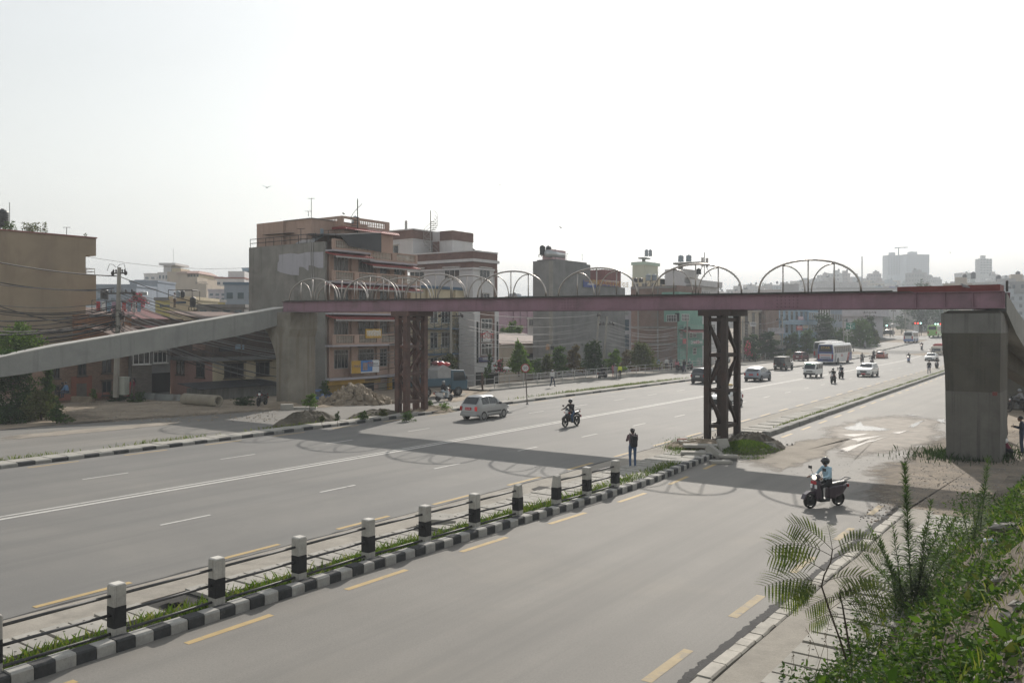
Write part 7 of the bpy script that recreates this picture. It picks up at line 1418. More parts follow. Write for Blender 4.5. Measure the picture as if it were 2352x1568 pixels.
t=thing('concrete_block','square concrete block lying by the left pier','block',G(659,941),.3);MB().box(-.45,.45,-.25,.25,0,.42).obj('block',SLAB,t,bevel=.03);t=thing('concrete_slab','flat concrete slab lying at the road edge by the left pier','slab',G(697,940),.1);MB().box(-.95,.95,-.3,.3,0,.2).obj('slab',SLAB,t,bevel=.03)
def mound(name,px,py,w_,d_,h,mat,rough=.12):
 c=G(px,py);m=MB();N=22
 for i in range(N):
  for j in range(N):
   a,b=(i/(N-1)-.5)*2,(j/(N-1)-.5)*2;r=max(0,1-(a*a+b*b));z=h*r**.8*(1+rnd.uniform(-rough,rough)*2);p=c+u2*(b*d_)+n2_*(a*w_);m.v.append((p.x,p.y,max(z,-.03)+.015 if r>0 else -.04))
 m.f=[(i*N+j,(i+1)*N+j,(i+1)*N+j+1,i*N+j+1) for i in range(N-1) for j in range(N-1)];m.m=[0]*len(m.f);return struct(m.obj(name,mat))
MUD=M('mound_soil',(.12,.105,.08),.95,.35,2,fine=.4,bump=.7,bscale=10);TANS=M('mound_tan',(.27,.22,.16),.95,.3,1.2,fine=.4,bump=.7,bscale=10)
mound('dirt_mound',705,972,.9,2.6,.7,MUD);mound('dirt_mound',860,957,.9,2.4,.45,MUD);mound('dirt_mound',990,945,1.5,2.2,.35,TANS);mound('dirt_mound',650,934,1.6,1.4,.35,TANS)
mound('dirt_mound',1725,1030,1.5,2.4,.62,MUD,.2);mound('dirt_mound',1600,1026,1.5,2.0,.3,TANS,.2)
for i in range(90):a,b=rnd.uniform(-1.5,1.4),rnd.uniform(-2.4,2.4);p=G(1725,1028)+n2_*a+u2*b;stone(p+Vector((0,0,.62*max(0,1-(a/1.5)**2-(b/2.4)**2)+.03)),rnd.uniform(.08,.22),'small grey stone on the mound right of the rusty tower','stones on the median mound',STMG)
def cslab(px,py,L,W_,H,rz,label,tilt=(0,0),z=0.0):
 o=thing('broken_slab',label,'slab',G(px,py)+Vector((0,0,z)),rz);q=MB().box(-L/2,L/2,-W_/2,W_/2,0,H).obj('slab',SLAB,o,bevel=.025);o.rotation_euler=(tilt[0],tilt[1],rz);h_=MB()
 for x in (-.3,0,.3):h_.add([(x*L+.03*math.cos(a*1.05),.03*math.sin(a*1.05),H+.003) for a in range(6)],[tuple(range(6))])
 h_.obj('hole',GAP,o);return o
cslab(1610,1037,1.7,.6,.14,-.08,'broken drain slab lying highest before the rusty tower',(0,0),.22);cslab(1607,1049,1.7,.6,.14,-.12,'broken drain slab lying just below the highest one',(0,0),.12);cslab(1664,1046,.55,1.1,.16,.3,'slab leaning upright against the tower footing',(.95,0),.25);cslab(1640,1050,.6,.8,.3,.9,'rough broken block beside the leaning slab',(.5,.2),.1);cslab(1672,1056,.85,.45,.12,-.1,'small slab at the kerb end, upper one',(0,0),.12);cslab(1655,1064,.95,.5,.14,.05,'small slab at the kerb end, lower one on the road',(0,0),.0);cslab(1580,1026,.9,.5,.18,.2,'slab with brick dust left of the rusty tower',(0,0),.15)
t=thing('brick','square brick block left of the rusty tower','brick',G(1566,1022)+Vector((0,0,.12)),.5);MB().box(-.22,.22,-.12,.12,0,.22).obj('block',BRED,t,bevel=.01);stone(G(1768,1037)+Vector((0,0,.3)),.75,'upright pale broken stone on the mound',None,STMG);stone(G(958,928)+Vector((0,0,.1)),.5,'dark stone on the far median before the silver car',None,STMG)
tb=thing('footing','concrete footing under the rusty tower','footing',(B0.x,B0.y,0),RZ);MB().box(-1.1,1.2,Y0-.45,Y0+2.3,-.1,.22).obj('block',DUST,tb,bevel=.05);tb.location.z=-.24
cr=MB();g=G(1258,1123);blob([G(*c6(x,y)) for x,y in ((1145,495),(1190,480),(1250,482),(1240,505),(1180,512))],.03,'open_drain',GAP,2,.03,edge=0);blob([G(*c5(x,y)) for x,y in ((895,1135),(1000,1100),(1060,1125),(950,1158))],.115,'open_drain',GAP,2,.03,edge=0)
cslab(1010,1203,.9,.7,.14,.2,'lifted drain slab lying in the near median between two posts',(.1,.1),.1)
def scatter(name,n,fn,smin,smax,mats,label,cat='gravel'):
 V,Q,MI=[],[],[];
 for i in range(n):
  p=fn();
  if p is None:continue
  s=rnd.uniform(smin,smax)*rnd.choice((.6,.8,1));o=len(V);h=s*rnd.uniform(.3,.6);a=rnd.uniform(0,6)
  ring=[(p[0]+s*rnd.uniform(.7,1.1)*math.cos(a+k*1.047),p[1]+s*rnd.uniform(.6,1.0)*math.sin(a+k*1.047),p[2]-.01) for k in range(6)];top=[(p[0]+(x-p[0])*.6+rnd.uniform(-.2,.2)*s,p[1]+(y-p[1])*.6,p[2]+h*rnd.uniform(.8,1.2)) for x,y,z in ring]
  V+=ring+top;
  for k in range(6):Q.append((o+k,o+(k+1)%6,o+6+(k+1)%6,o+6+k));MI.append(i%len(mats))
  Q.append((o+6,o+7,o+8,o+9));Q.append((o+9,o+10,o+11,o+6));MI+=[i%len(mats)]*2
 return stuff(link(name,fastmesh(name,np.array(V),np.array(Q),mats,MI)),label,cat)
def lot():
 px,py=rnd.uniform(1950,2350),rnd.uniform(985,1200);
 if py<1180-(px-1950)*.9+30:return None
 return G(px,py,.016)
scatter('gravel',2600,lot,.015,.06,[GRAVEL,PEBBLE,DIRT],'loose gravel strewn over the dirt lot by the big pier');scatter('gravel',500,lambda:G(rnd.uniform(1700,2100),rnd.gauss(1045,35),.01),.008,.03,[GRAVEL,PEBBLE],'crumbs of stone scattered on the near service road');scatter('gravel',900,lambda:G(rnd.uniform(170,640),rnd.uniform(922,968),.02),.02,.09,[STONE,PEBBLE,DIRT],'stones and litter strewn over the left dirt lot')
def bankstone():
 s,t_=rnd.uniform(-1,16),rnd.uniform(-2.2,3.0);
 if t_<-1.3+.3*math.sin(s*1.3) or rnd.random()<.25:return None
 return (*st(s,t_),bank_h(s,t_)+.02)
scatter('gravel',3600,bankstone,.02,.075,[GRAVEL,PEBBLE,SLATE],'grey gravel spread over the top of the embankment')
for i,(px,py,s,lab) in enumerate(((2290,1335,.28,'flat grey rock on the embankment gravel'),(2340,1395,.3,'pale rock at the right edge of the gravel'),(2320,1420,.22,'round grey rock below the pale one'),(2335,1490,.3,'angular rock low on the gravel'),(2320,1215,.8,'weathered pale concrete lump lying in the weeds by the bottle'))):stone(bank_pt(px,py)+Vector((0,0,.03)),s,lab,None,STMG,.6)
stone(bank_pt(2280,1490)+Vector((0,0,.05)),.22,'broken red brick on the gravel at the lower right',None,[rock_mesh(55,'stone',M('broken_brick',(.30,.08,.05),.9,.2,5))])
p=bank_pt(2277,1248);t=thing('plastic_bottle','crumpled clear plastic bottle with a blue label lying in the weeds','bottle',p+Vector((0,0,.06)),-.25);b_=MB();b_.lathe([(.02,-.15),(.04,-.148),(.042,-.1),(.038,-.09),(.042,-.07),(.038,-.055),(.042,-.03),(.042,.07),(.03,.11),(.015,.13)],14,(0,0,0),'x');b_.obj('bottle_body',M('clear_plastic',(.62,.65,.68),.15,.05,3),t,True);MB().lathe([(.0435,-.01),(.0435,.07)],14,(0,0,0),'x',caps=False).obj('label',M('label_blue',(.12,.38,.6),.4,.3,20),t,True);MB().lathe([(.017,.13),(.017,.155)],10,(0,0,0),'x').obj('cap',M('cap_white',(.6,.62,.66),.4,0),t)
p=bank_pt(2195,1262)+Vector((0,0,.03));t=thing('litter_wrapper','small silvery wrapper lying in the weeds below the bottle','litter',p,.4);MB().hexa([(-.08,-.03,0),(.08,-.035,.01),(.07,.03,.02),(-.07,.035,0),(-.08,-.03,.01),(.08,-.035,.03),(.07,.03,.03),(-.07,.035,.012)]).obj('wrapper',M('foil',(.6,.62,.65),.35,.2,9),t)
# birds
BRD=M('bird_black',(.015,.013,.012),.7,0)
for px,py,Y,sp,dr,lab in ((613,431,70,.75,.2,'large dark bird gliding left above the pink house'),(1146,426,75,.6,-.3,'bird gliding in the white sky above the middle of the bridge'),(1288,523,90,.7,.9,'small bird flying above the grey concrete building'),(1437,6,60,.5,.4,'tiny bird at the top edge of the sky'),(1366,38,70,.5,-.2,'tiny pale bird just under the top edge'),(2183,580,120,.5,.5,'tiny bird right of the hazy twin towers'),(620,620,60,.12,0,'')):
 if not lab:continue
 t=thing('bird',lab,'bird',PT(px,py,Y),dr);m=MB();h=sp/2;m.tube([(0,-.22*sp,0),(0,-.1*sp,0),(0,.08*sp,0),(0,.2*sp,.02)],[.02*sp,.07*sp,.06*sp,.015*sp],6);m.hexa([(0,-.25*sp,0),(-.07*sp,-.36*sp,0),(0,-.33*sp,.0),(.07*sp,-.36*sp,0),(0,-.25*sp,.01),(-.07*sp,-.36*sp,.01),(0,-.33*sp,.01),(.07*sp,-.36*sp,.01)]);m.obj('body',BRD,t)
 for sg in (-1,1):w=MB();w.hexa([(sg*.03*sp,-.08*sp,0),(sg*.26*sp,-.06*sp,.12*sp),(sg*.26*sp,.09*sp,.12*sp),(sg*.03*sp,.08*sp,0),(sg*.03*sp,-.08*sp,.015*sp),(sg*.26*sp,-.06*sp,.135*sp),(sg*.26*sp,.09*sp,.135*sp),(sg*.03*sp,.08*sp,.015*sp)]);w.hexa([(sg*.26*sp,-.06*sp,.12*sp),(sg*h,-.10*sp,.20*sp),(sg*h,-.04*sp,.20*sp),(sg*.26*sp,.09*sp,.12*sp),(sg*.26*sp,-.06*sp,.135*sp),(sg*h,-.10*sp,.21*sp),(sg*h,-.04*sp,.21*sp),(sg*.26*sp,.09*sp,.135*sp)]);w.obj('wing',BRD,t)
for px,py,Y,lab in ((1088,575.5,92,'small bird perched on the brick parapet of the white building'),(789,493,81,'bird perched on the pink house penthouse'),(2216,662,38.6,'pigeon sitting on the bridge deck by the red channel')):
 t=thing('bird',lab,'bird',PT(px,py,Y),.8);m=MB();m.tube([(0,-.22,.02),(0,-.08,.08),(0,.06,.12),(0,.12,.2),(0,.2,.19)],[.015,.06,.065,.04,.006],8);m.obj('body',BRD if Y>50 else GRYC,t,True);MB().tube([(0,0,.08),(0,0,0)],.012,4).obj('leg',BRD,t)
# trees and shrubs
LF={n:[M('leaf_%s_%d'%(n,i),tuple(x*k for x in c),.8,.25,2,trans=.25,spec=.15) for i,k in enumerate((.7,1.0,1.35))] for n,c in dict(dark=(.028,.052,.017),mid=(.048,.085,.022),bright=(.085,.14,.025),olive=(.075,.085,.03),brown=(.09,.065,.035),bluish=(.04,.065,.035)).items()}
PINKF=M('bougainvillea_petal',(.45,.05,.16),.6,.25,4,trans=.3);BARK=M('bark',(.09,.07,.05),.95,.3,6,bump=.6,bscale=20)
def tree(name,label,base,h,r,kind='mid',n=1800,leaf=.22,shape='round',trunk=None,cat='tree',group=None,seed=None,flowers=0,lo=.25):
 trunk=trunk or min(.3,max(.03,r*.09));seed=seed or rnd.randint(1,99999);g=random.Random(seed);t=thing(name,label,cat,base,0,group);cl=[];k=9 if n<2500 else 16
 for i in range(k):
  f=lo+(1-lo)*(i+.5)/k;z=h*f
  wd={'round':math.sin(math.pi*min(.95,max(.12,(f-lo)/(1-lo)*.85+.12))),'cone':1.05-f*.85,'bush':1.0-.5*f,'column':.75-.35*abs(f-.5)}[shape]
  a=i*2.4+g.uniform(-.5,.5);rr=r*wd*g.uniform(.25,.62);cl.append(((rr*math.cos(a),rr*math.sin(a),z*g.uniform(.92,1.05)),(r*wd*g.uniform(.4,.62),r*wd*g.uniform(.4,.62),h*g.uniform(.10,.17))))
 P_=clump_points(cl,n,seed,.35);P_=P_[P_[:,2]>.05]
 ms=LF[kind]+([PINKF]*flowers if flowers else []);link('crown',leafmesh('crown',P_,leaf,ms,.5,.25,seed),t)
 m=MB();tr=trunk*.5;m.tube([(0,0,-.3),(g.uniform(-.1,.1),0,h*.3),(g.uniform(-.2,.2)*r*.3,0,h*.62)],[tr,tr*.8,tr*.35],7)
 for i in range(4 if n<2500 else 7):c=cl[(i*3+1)%k][0];m.tube([(0,0,h*(.2+.06*i)),(c[0]*.5,c[1]*.5,c[2]*.8),c],[tr*.5,tr*.3,tr*.12],5)
 m.obj('trunk',BARK,t);return t
def tree_px(name,label,px,ybase,ytop,wpx,Y,kind,n=1800,leaf=.2,shape='round',**kw):k=Y/F;b_=PT(px,ybase,Y);return tree(name,label,b_,(ybase-ytop)*k,wpx*k/2,kind,n,leaf,shape,**kw)
TP=tree_px
TP('tree','bushy light green tree behind the low end of the ramp',42,850,742,128,62,'bright',5200,.2,'round',lo=.15);TP('tree','tall dark overgrown tree under the ramp at the left edge',30,975,812,150,56.5,'dark',5200,.2,'bush',lo=.05);TP('shrub','green shrub hanging out under the ramp beside the brick house',108,930,822,46,59,'mid',2200,.18,'bush',cat='shrub',lo=.02)
TP('shrub','low straggly shrub spreading onto the road edge at the left',95,965,898,130,56,'olive',3800,.16,'bush',cat='shrub',lo=0.0);TP('shrub','dark green weeds at the lower left road edge',25,985,935,120,54,'dark',2600,.16,'bush',cat='shrub',lo=0.0);TP('shrub','grassy green clump at the corner of the dirt lot',130,970,935,70,54,'mid',1600,.15,'bush',cat='shrub',lo=0.0)
TP('shrub','dense low bush at the foot of the leaning pole',268,927,897,60,70,'dark',1700,.16,'bush',cat='shrub',lo=0.0);TP('shrub','green bush spreading right of the utility cabinet',312,926,902,70,69,'mid',1700,.16,'bush',cat='shrub',lo=0.0);TP('shrub','small yellow green plant by the brick house wall',215,916,893,22,69,'bright',350,.15,'bush',cat='shrub',lo=0.0)
TP('bougainvillea','bougainvillea covered in magenta blossom on a roof terrace',318,724,672,58,97,'dark',1500,.24,'round',cat='shrub',flowers=4);TP('shrub','fluffy green shrub at the foot of the left concrete pier',712,934,905,44,60,'bright',1000,.14,'bush',cat='shrub',lo=0.0);TP('shrub','weeds behind the parked motorcycle',560,932,912,90,66,'dark',1200,.15,'bush',cat='shrub',lo=0.0);TP('shrub','green shrub between the blue car and the rubble',745,905,875,34,70,'mid',700,.15,'bush',cat='shrub',lo=0.0)
TP('plant','small plant on top of the dirt mound',775,968,948,20,50.5,'mid',260,.1,'bush',cat='plant',lo=0);TP('plant','round green weed on the dirt mound',740,968,955,26,50.5,'olive',260,.1,'bush',cat='plant',lo=0)
for i,(px,yb,yt,w_,kd,lab) in enumerate(((835,968,945,40,'mid','grassy weeds on the far median left of the brown tower'),(880,960,940,34,'olive','dry weeds on the far median just left of the brown tower'),(935,968,945,46,'mid','green weeds below the brown tower'),(1018,945,925,60,'bright','bright green weeds right of the brown tower'),(985,936,920,36,'mid','small weeds at the foot of the brown tower'))):TP('shrub',lab,px,yb,yt,w_,11760/(yb-752),kd,700,.11,'bush',cat='shrub',lo=0)
TP('tree','small tree with pale leaves beside the blue truck',1030,866,812,56,84,'olive',1300,.22,'round',trunk=.2);TP('tree','tall bright green tree behind the 50 sign',1192,858,786,74,91,'bright',3000,.26,'cone',lo=.08);TP('tree','rounded green tree before the mauve building',1180,785,740,52,126,'bright',1500,.3,'round');TP('tree','small tree at the end of the mauve wall',1153,785,752,24,124,'mid',600,.26,'round')
TP('cypress','small dark cypress by the white building entrance',1125,856,812,13,88,'dark',500,.18,'column',cat='tree',lo=.02);TP('bougainvillea','small pink flowering shrub next to the cypress',1148,855,824,34,89,'dark',700,.2,'bush',cat='shrub',flowers=1,lo=0);TP('shrub','leafy plant behind the railing end',1118,868,842,24,87,'mid',350,.18,'bush',cat='shrub',lo=0)
for px,yb,yt,w_,Y,kd,n_,lab in ((1284,850,799,44,97,'mid',1100,'dark glossy tree behind the railing right of the tall bright one'),(1255,850,818,34,95,'olive',700,'dry looking shrub left of the glossy tree'),(1318,849,800,48,99,'brown',1100,'reddish brown tree in the middle of the footpath row'),(1363,848,790,56,101,'dark',1700,'dense dark tree before the paired poles'),(1410,845,810,50,103,'bright',1000,'light green shrub right of the paired poles'),(1437,842,806,30,108,'brown',500,'brownish shrub before the glass strip building'),(1474,840,790,72,110,'olive',1900,'broad olive tree before the raw brick wall'),(1232,852,828,26,94,'mid',400,'low bush under the tin roof shed')):TP('tree' if n_>900 else 'shrub',lab,px,yb+4,yt-2,w_*1.3,Y,kd,int(n_*1.7),.3,'bush',cat='tree' if n_>900 else 'shrub',lo=.0)
for px,yb,yt,w_,Y,kd,n_,lab in ((1722,822,775,60,150,'bluish',1000,'dark tree just right of the rusty tower'),(1765,818,764,66,158,'dark',1300,'dense dark tree in the hedge behind the jeep'),(1815,812,770,60,166,'bluish',1100,'rounded tree in the hedge above the maroon SUV'),(1852,808,764,54,174,'mid',1000,'green tree in the hedge left of the coach'),(1895,800,728,70,186,'dark',2000,'tall dark tree behind the gold lettered coach'),(1930,796,760,44,192,'mid',700,'yellowish tree right of the tall dark one'),(1975,798,742,74,196,'mid',1900,'big bushy green tree below the lilac building'),(1996,770,730,34,205,'dark',700,'narrow dark tree top beside the lilac building'),(2008,796,760,34,205,'olive',500,'small tree at the end of the green row')):TP('tree',lab,px,yb+3,yt-3,w_*1.25,Y,kd,int(n_*1.6),.5,'bush',trunk=.4,lo=.0)
TP('bougainvillea','red flowering shrub right behind the rusty tower',1718,818,786,26,146,'mid',400,.3,'bush',cat='shrub',flowers=3,lo=0);TP('shrub','pale green bush on the railing behind the jeep',1812,823,803,30,158,'olive',350,.3,'bush',cat='shrub',lo=0)
TP('tree','huge hazy tree at the far junction, taller than the bridge deck',2115,762,650,96,300,'dark',4500,.7,'round',trunk=1.2,lo=.12);TP('tree','hazy tree right of the huge one at the junction',2165,762,690,80,310,'dark',2200,.7,'round',trunk=1.0,lo=.12);TP('tree','small hazy tree left of the huge one at the junction',2070,765,720,40,290,'bluish',700,.6,'round',lo=.12);TP('tree','tree by the shops at the junction',2025,758,728,40,262,'bluish',700,.5,'round',lo=.12)
for px,yb,yt,w_,kd,n_,lab in ((70,533,512,70,'olive',420,'trailing creeper on the tan roof next to the tank'),(22,531,508,40,'mid',260,'green pot plants at the left end of the tan roof'),(102,537,510,26,'olive',110,'spindly bush on the tan roof edge'),(196,550,538,10,'olive',40,'small tuft on the tan roof corner')):TP('plant',lab,px,yb,yt,w_,82,kd,n_,.2,'bush',cat='plant',lo=0,trunk=.05)
TP('plant','palm like pot plant on the pink house terrace',853,562,540,24,88,'olive',160,.35,'round',cat='plant',lo=.1,trunk=.1);TP('plant','row of pot plants on the pink house balcony',925,622,606,44,85,'mid',260,.2,'bush',cat='plant',lo=0,trunk=.05)
# grass of the medians (uncountable)
def grass(name,pts,hmin,hmax,mats,label,seed=1,wd=.012):
 g=np.random.default_rng(seed);P_=np.array(pts);n=len(P_);a=g.random(n)*6.283;h=hmin+(hmax-hmin)*g.random(n)**1.6;le=np.stack([np.cos(a),np.sin(a),np.zeros(n)],1)*(h*(.2+.5*g.random(n)))[:,None];sd=np.stack([-np.sin(a),np.cos(a),np.zeros(n)],1)*wd
 up=np.stack([np.zeros(n),np.zeros(n),h],1);V=np.stack([P_-sd,P_+sd,P_+up*.6+le*.35+sd*.7,P_+up+le],1).reshape(-1,3);return stuff(link(name,fastmesh(name,V,np.arange(n*4).reshape(n,4),mats,g.integers(0,len(mats),n))),label,'grass')
pts=[]
for i in range(15000):
 s,t_=rnd.uniform(-2,34),rnd.gauss(-15.85,.2);d=.5+.5*math.sin(s*1.9)*math.sin(s*.73+1)
 if -16.3<t_<-15.42 and rnd.random()<.25+.75*d:x,y,z=rp(s,t_);pts.append((x,y,z+.03))
grass('grass',pts,.06,.30,[GRASS,GRASS,GRASS2,WEED2],'bright green grass along the painted kerb of the near median',3,.011)
pts=[]
for i in range(5200):
 s,t_=rnd.uniform(-2,34),rnd.gauss(-15.6,.12);d=.5+.5*math.sin(s*1.3+2)*math.sin(s*.41)
 if rnd.random()<d:x,y,z=rp(s,t_);pts.append((x,y,z+rnd.uniform(.05,.2)))
stuff(link('weeds',leafmesh('weeds',pts,.075,[WEED,WEED2,LF['dark'][1]],.5,.2,5)),'leafy weeds creeping over the near kerb','weeds')
pts=[(*rp(s,-40.25+rnd.uniform(-.12,.12))[:2],zr(s)+.05) for s in [rnd.uniform(14,48) for _ in range(2600)] if rnd.random()<.5+.5*math.sin(s*.8)]+[(*rp(s,-40.2+rnd.uniform(-.25,.2))[:2],.1) for s in [rnd.gauss(76,8) for _ in range(2600)]]
grass('grass',pts,.08,.32,[GRASS,GRASS2],'thin grass along the back of the far median',7,.02)
pts=[(*rp(s,-15.62+rnd.uniform(-.12,.1))[:2],.2) for s in [rnd.uniform(49,130) for _ in range(5000)] if rnd.random()<.4+.6*math.sin(s*.5)**2]
grass('grass',pts,.05,.2,[GRASS,GRASS2],'grass strip on the near median beyond the rusty tower',8,.02)
pts=[]
for i in range(6000):
 a,b=rnd.gauss(0,.7),rnd.gauss(-.6,1.0);p=G(1712,1040)+n2_*a+u2*b
 if abs(a)<1.4 and abs(b)<2.2:pts.append((p.x,p.y,.05+.5*max(0,1-(a/1.5)**2-(b/2.4)**2)))
for i in range(2600):p=G(1575+rnd.gauss(0,22),1030+rnd.gauss(0,8));pts.append((p.x,p.y,.1))
grass('grass',pts,.03,.11,[GRASS,GRASS,WEED],'mossy grass on the rubble mound at the rusty tower',9,.014)
pts=[tuple(G(2230+rnd.gauss(0,60),1046+rnd.gauss(0,8),.02)) for _ in range(2200)];grass('grass',pts,.1,.4,[LF['dark'][0],LF['dark'][1]],'dark weeds at the foot of the big pier',10,.02)
# foreground embankment plants
pts=[];Wd=[]
cl_=[]
for i in range(900):
 s,t_=rnd.uniform(-1,33),rnd.uniform(-4.5,2.5)
 bare=t_>-1.9+.35*math.sin(s*1.3) and s<16
 if bare and rnd.random()<.9:continue
 if t_<-3.9 and rnd.random()<.45:continue
 if s<14 and not bare:cl_.append((s,t_,rnd.uniform(.28,.55),rnd.uniform(.3,.85)*(1 if t_>-3.7 else .5)))
 else:cl_.append((s,t_,rnd.uniform(.22,.5),rnd.uniform(.15,.5)))
for s,t_,r,h in cl_:
 near=s<14;k=int((170 if near else 60)*(r/.35)**2)
 for j in range(k):
  a,q=rnd.uniform(0,6.283),r*math.sqrt(rnd.random());x,y=st(s,t_);x+=q*math.cos(a);y+=q*math.sin(a);hh=h*(1-(q/r)**2)**.5*rnd.uniform(.35,1.05);pts.append((x,y,max(bank_h(sof((x,y)),tof((x,y))),.1)+hh))
stuff(link('weeds',leafmesh('weeds',pts,.088,[WEED,WEED,WEED2,LF['dark'][1],LF['bright'][0],LF['mid'][2]],.42,.12,12,sizevar=.9)),'dense leafy weeds covering the embankment in the near right corner','weeds')
q_=np.array(pts);q_=q_[np.random.default_rng(5).random(len(q_))<.05]+np.array([0,0,.04]);stuff(link('weeds',leafmesh('weeds',q_,.15,[WEED2,LF['bright'][1],LF['olive'][1],WEED],.55,.2,21,sizevar=.8)),'broader leaved weeds rising out of the embankment cover','weeds')
pts=[]
for i in range(16000):
 s,t_=rnd.uniform(-1,34),rnd.uniform(-4.1,3.0);x,y=st(s,t_);pts.append((x,y,max(.1,bank_h(s,t_))+.02))
grass('grass',pts,.05,.26,[GRASS,WEED,GRASS2],'thin grass among the weeds of the embankment',13,.006)
def leaves_on(path,n,L0,L1,mats,aspect,seed,ang=.9,start=.12,nm='leaves'):
 g=np.random.default_rng(seed);P_=np.array([tuple(p) for p in path]);f=start+(1-start)*np.sort(g.random(n));idx=f*(len(P_)-1);i0=np.minimum(idx.astype(int),len(P_)-2);fr=(idx-i0)[:,None];C=P_[i0]*(1-fr)+P_[i0+1]*fr;T=P_[i0+1]-P_[i0];T/=np.linalg.norm(T,axis=1)[:,None]
 a=np.arange(n)*2.4+g.random(n)*.6;e1=np.cross(T,np.array([.3,.9,.1]));e1/=np.linalg.norm(e1,axis=1)[:,None];e2=np.cross(T,e1);D=(e1*np.cos(a)[:,None]+e2*np.sin(a)[:,None])*ang+T*.75*(.4+f[:,None]);D[:,2]+=-.05
 L=(L0+(L1-L0)*f)*(.7+.6*g.random(n));D/=np.linalg.norm(D,axis=1)[:,None];W_=np.cross(D,np.array([0,0,1.0]));W_/=np.linalg.norm(W_,axis=1)[:,None]+1e-9;W_*=(L*aspect*.5)[:,None];D1=C+D*(L*.5)[:,None];tip=C+D*L[:,None];tip[:,2]-=L*.22
 V=np.stack([C,D1-W_,tip,D1+W_],1).reshape(-1,3);return fastmesh(nm,V,np.arange(n*4).reshape(n,4),mats,g.integers(0,len(mats),n))
HW=[M('horseweed_%d'%i,c,.8,.25,3,trans=.3,spec=.12) for i,c in enumerate(((.03,.058,.018),(.045,.085,.022),(.08,.13,.03)))];STEMG=M('green_stem',(.07,.10,.035),.7,.2,5);STEMB=M('brown_stem',(.06,.045,.03),.8,.2,5)
def weedplant(label,bx,by,stalks,n=170,L=.13,dY=0.0):
 b_=bank_pt(bx,by);Y=b_.y+dY;t=thing('horseweed',label,'plant',b_);sm=MB();k=0
 for (tx,ty) in stalks:
  tip=PT(tx,ty,Y+rnd.uniform(-.4,.4))-b_;st0=Vector((rnd.uniform(-.12,.12),rnd.uniform(-.15,.15),0));mid=st0.lerp(tip,.5)+Vector((tip.x*-.06,0,.05));path=[st0,st0.lerp(mid,.5),mid,mid.lerp(tip,.5),tip];sm.tube(path,[.012,.011,.009,.007,.003],5)
  l=tip.length;link('leaves',leaves_on(path,int(n*l/1.4),L,L*.55,HW,.15,rnd.randint(1,9999),.9,.1 if k else .06),t);k+=1
 sm.obj('stem',STEMG,t);return t
weedplant('tallest spire of narrow leaved horseweed in the near right plants',2085,1395,[(2078,1065)],330,.30);weedplant('bushy horseweed cluster leaning left behind the sapling',2075,1400,[(1995,1210),(2020,1235),(1985,1275),(2050,1205),(2035,1290)],150,.25);weedplant('horseweed cluster leaning right of the tallest spire',2100,1390,[(2140,1150),(2170,1185),(2195,1190),(2125,1210),(2215,1235)],150,.25);weedplant('single horseweed stalk near the bottle',2215,1350,[(2285,1240)],150,.2);weedplant('upright horseweed spire before the big pier',2262,1235,[(2270,1055)],190,.3,0.0);weedplant('horseweed group half way along the embankment',2235,1260,[(2235,1135),(2205,1160),(2255,1150)],110,.24)
weedplant('small plant in front of the tallest spire base',2090,1420,[(2130,1330),(2060,1340),(2010,1340)],90,.12)
def sapling(label,bx,by,dY,trunk,fronds):
 b_=bank_pt(bx,by);Y=b_.y;t=thing('sapling',label,'tree',b_);sm=MB();tr=[PT(x,y,Y)-b_ for x,y in trunk];sm.tube([Vector((0,0,-.1))]+tr,[.02]+[.018-.010*i/len(tr) for i in range(len(tr))],6);PV,LM=[],[];g=random.Random(4)
 for (x0,y0,x1,y1,dy) in fronds:
  a,e=PT(x0,y0,Y)-b_,PT(x1,y1,Y+dy)-b_;n=16;path=[a.lerp(e,i/n)+Vector((0,0,.10*math.sin(math.pi*i/n)*(e-a).length)) for i in range(n+1)];sm.tube(path,[.006-.004*i/n for i in range(n+1)],4);Lr=(e-a).length
  for i in range(3,n+1):
   p=path[i];d=(path[min(i+1,n)]-path[i-1]).normalized();sd=d.cross(Vector((-.25,-.75,.6))).normalized();f=i/n;pl=Lr*.34*math.sin(math.pi*(.15+.8*(1-f)**.8))+.015
   for sg in (-1,1):
    q=(sd*sg*.85+d*.55+Vector((0,0,-.15+g.uniform(-.12,.12)))).normalized();k_=q.cross(Vector((0,0,1))).normalized();ql=pl*g.uniform(.85,1.15);N=4
    for j in range(N):
     def at_(f):return p+q*ql*f-Vector((0,0,ql*.22*f*f))
     wd=lambda f:ql*.05*math.sin(math.pi*min(1,.12+.88*f))+.001
     f0,f1=j/N,(j+1)/N;PV+=[tuple(at_(f0)-k_*wd(f0)),tuple(at_(f0)+k_*wd(f0)),tuple(at_(f1)+k_*wd(f1)),tuple(at_(f1)-k_*wd(f1))]
    for j in range(9):
     f0=(j+.5)/9;r_=ql*.13*(1-f0*.5)
     for s2 in (-1,1):b0=at_(f0);b1=b0+(k_*s2+q*.6)*r_;w2=q*r_*.16;PV+=[tuple(b0-w2),tuple(b1-w2*.3),tuple(b1+w2*.3),tuple(b0+w2)]
 FM=[M('sapling_leaf_%d'%i,c,.8,.25,3,trans=.35,spec=.12) for i,c in enumerate(((.06,.085,.028),(.085,.115,.032),(.13,.155,.04)))];link('leaves',fastmesh('leaves',np.array(PV),np.arange(len(PV)).reshape(-1,4),FM,np.random.default_rng(3).integers(0,3,len(PV)//4)),t);sm.obj('stem',STEMB,t);return t
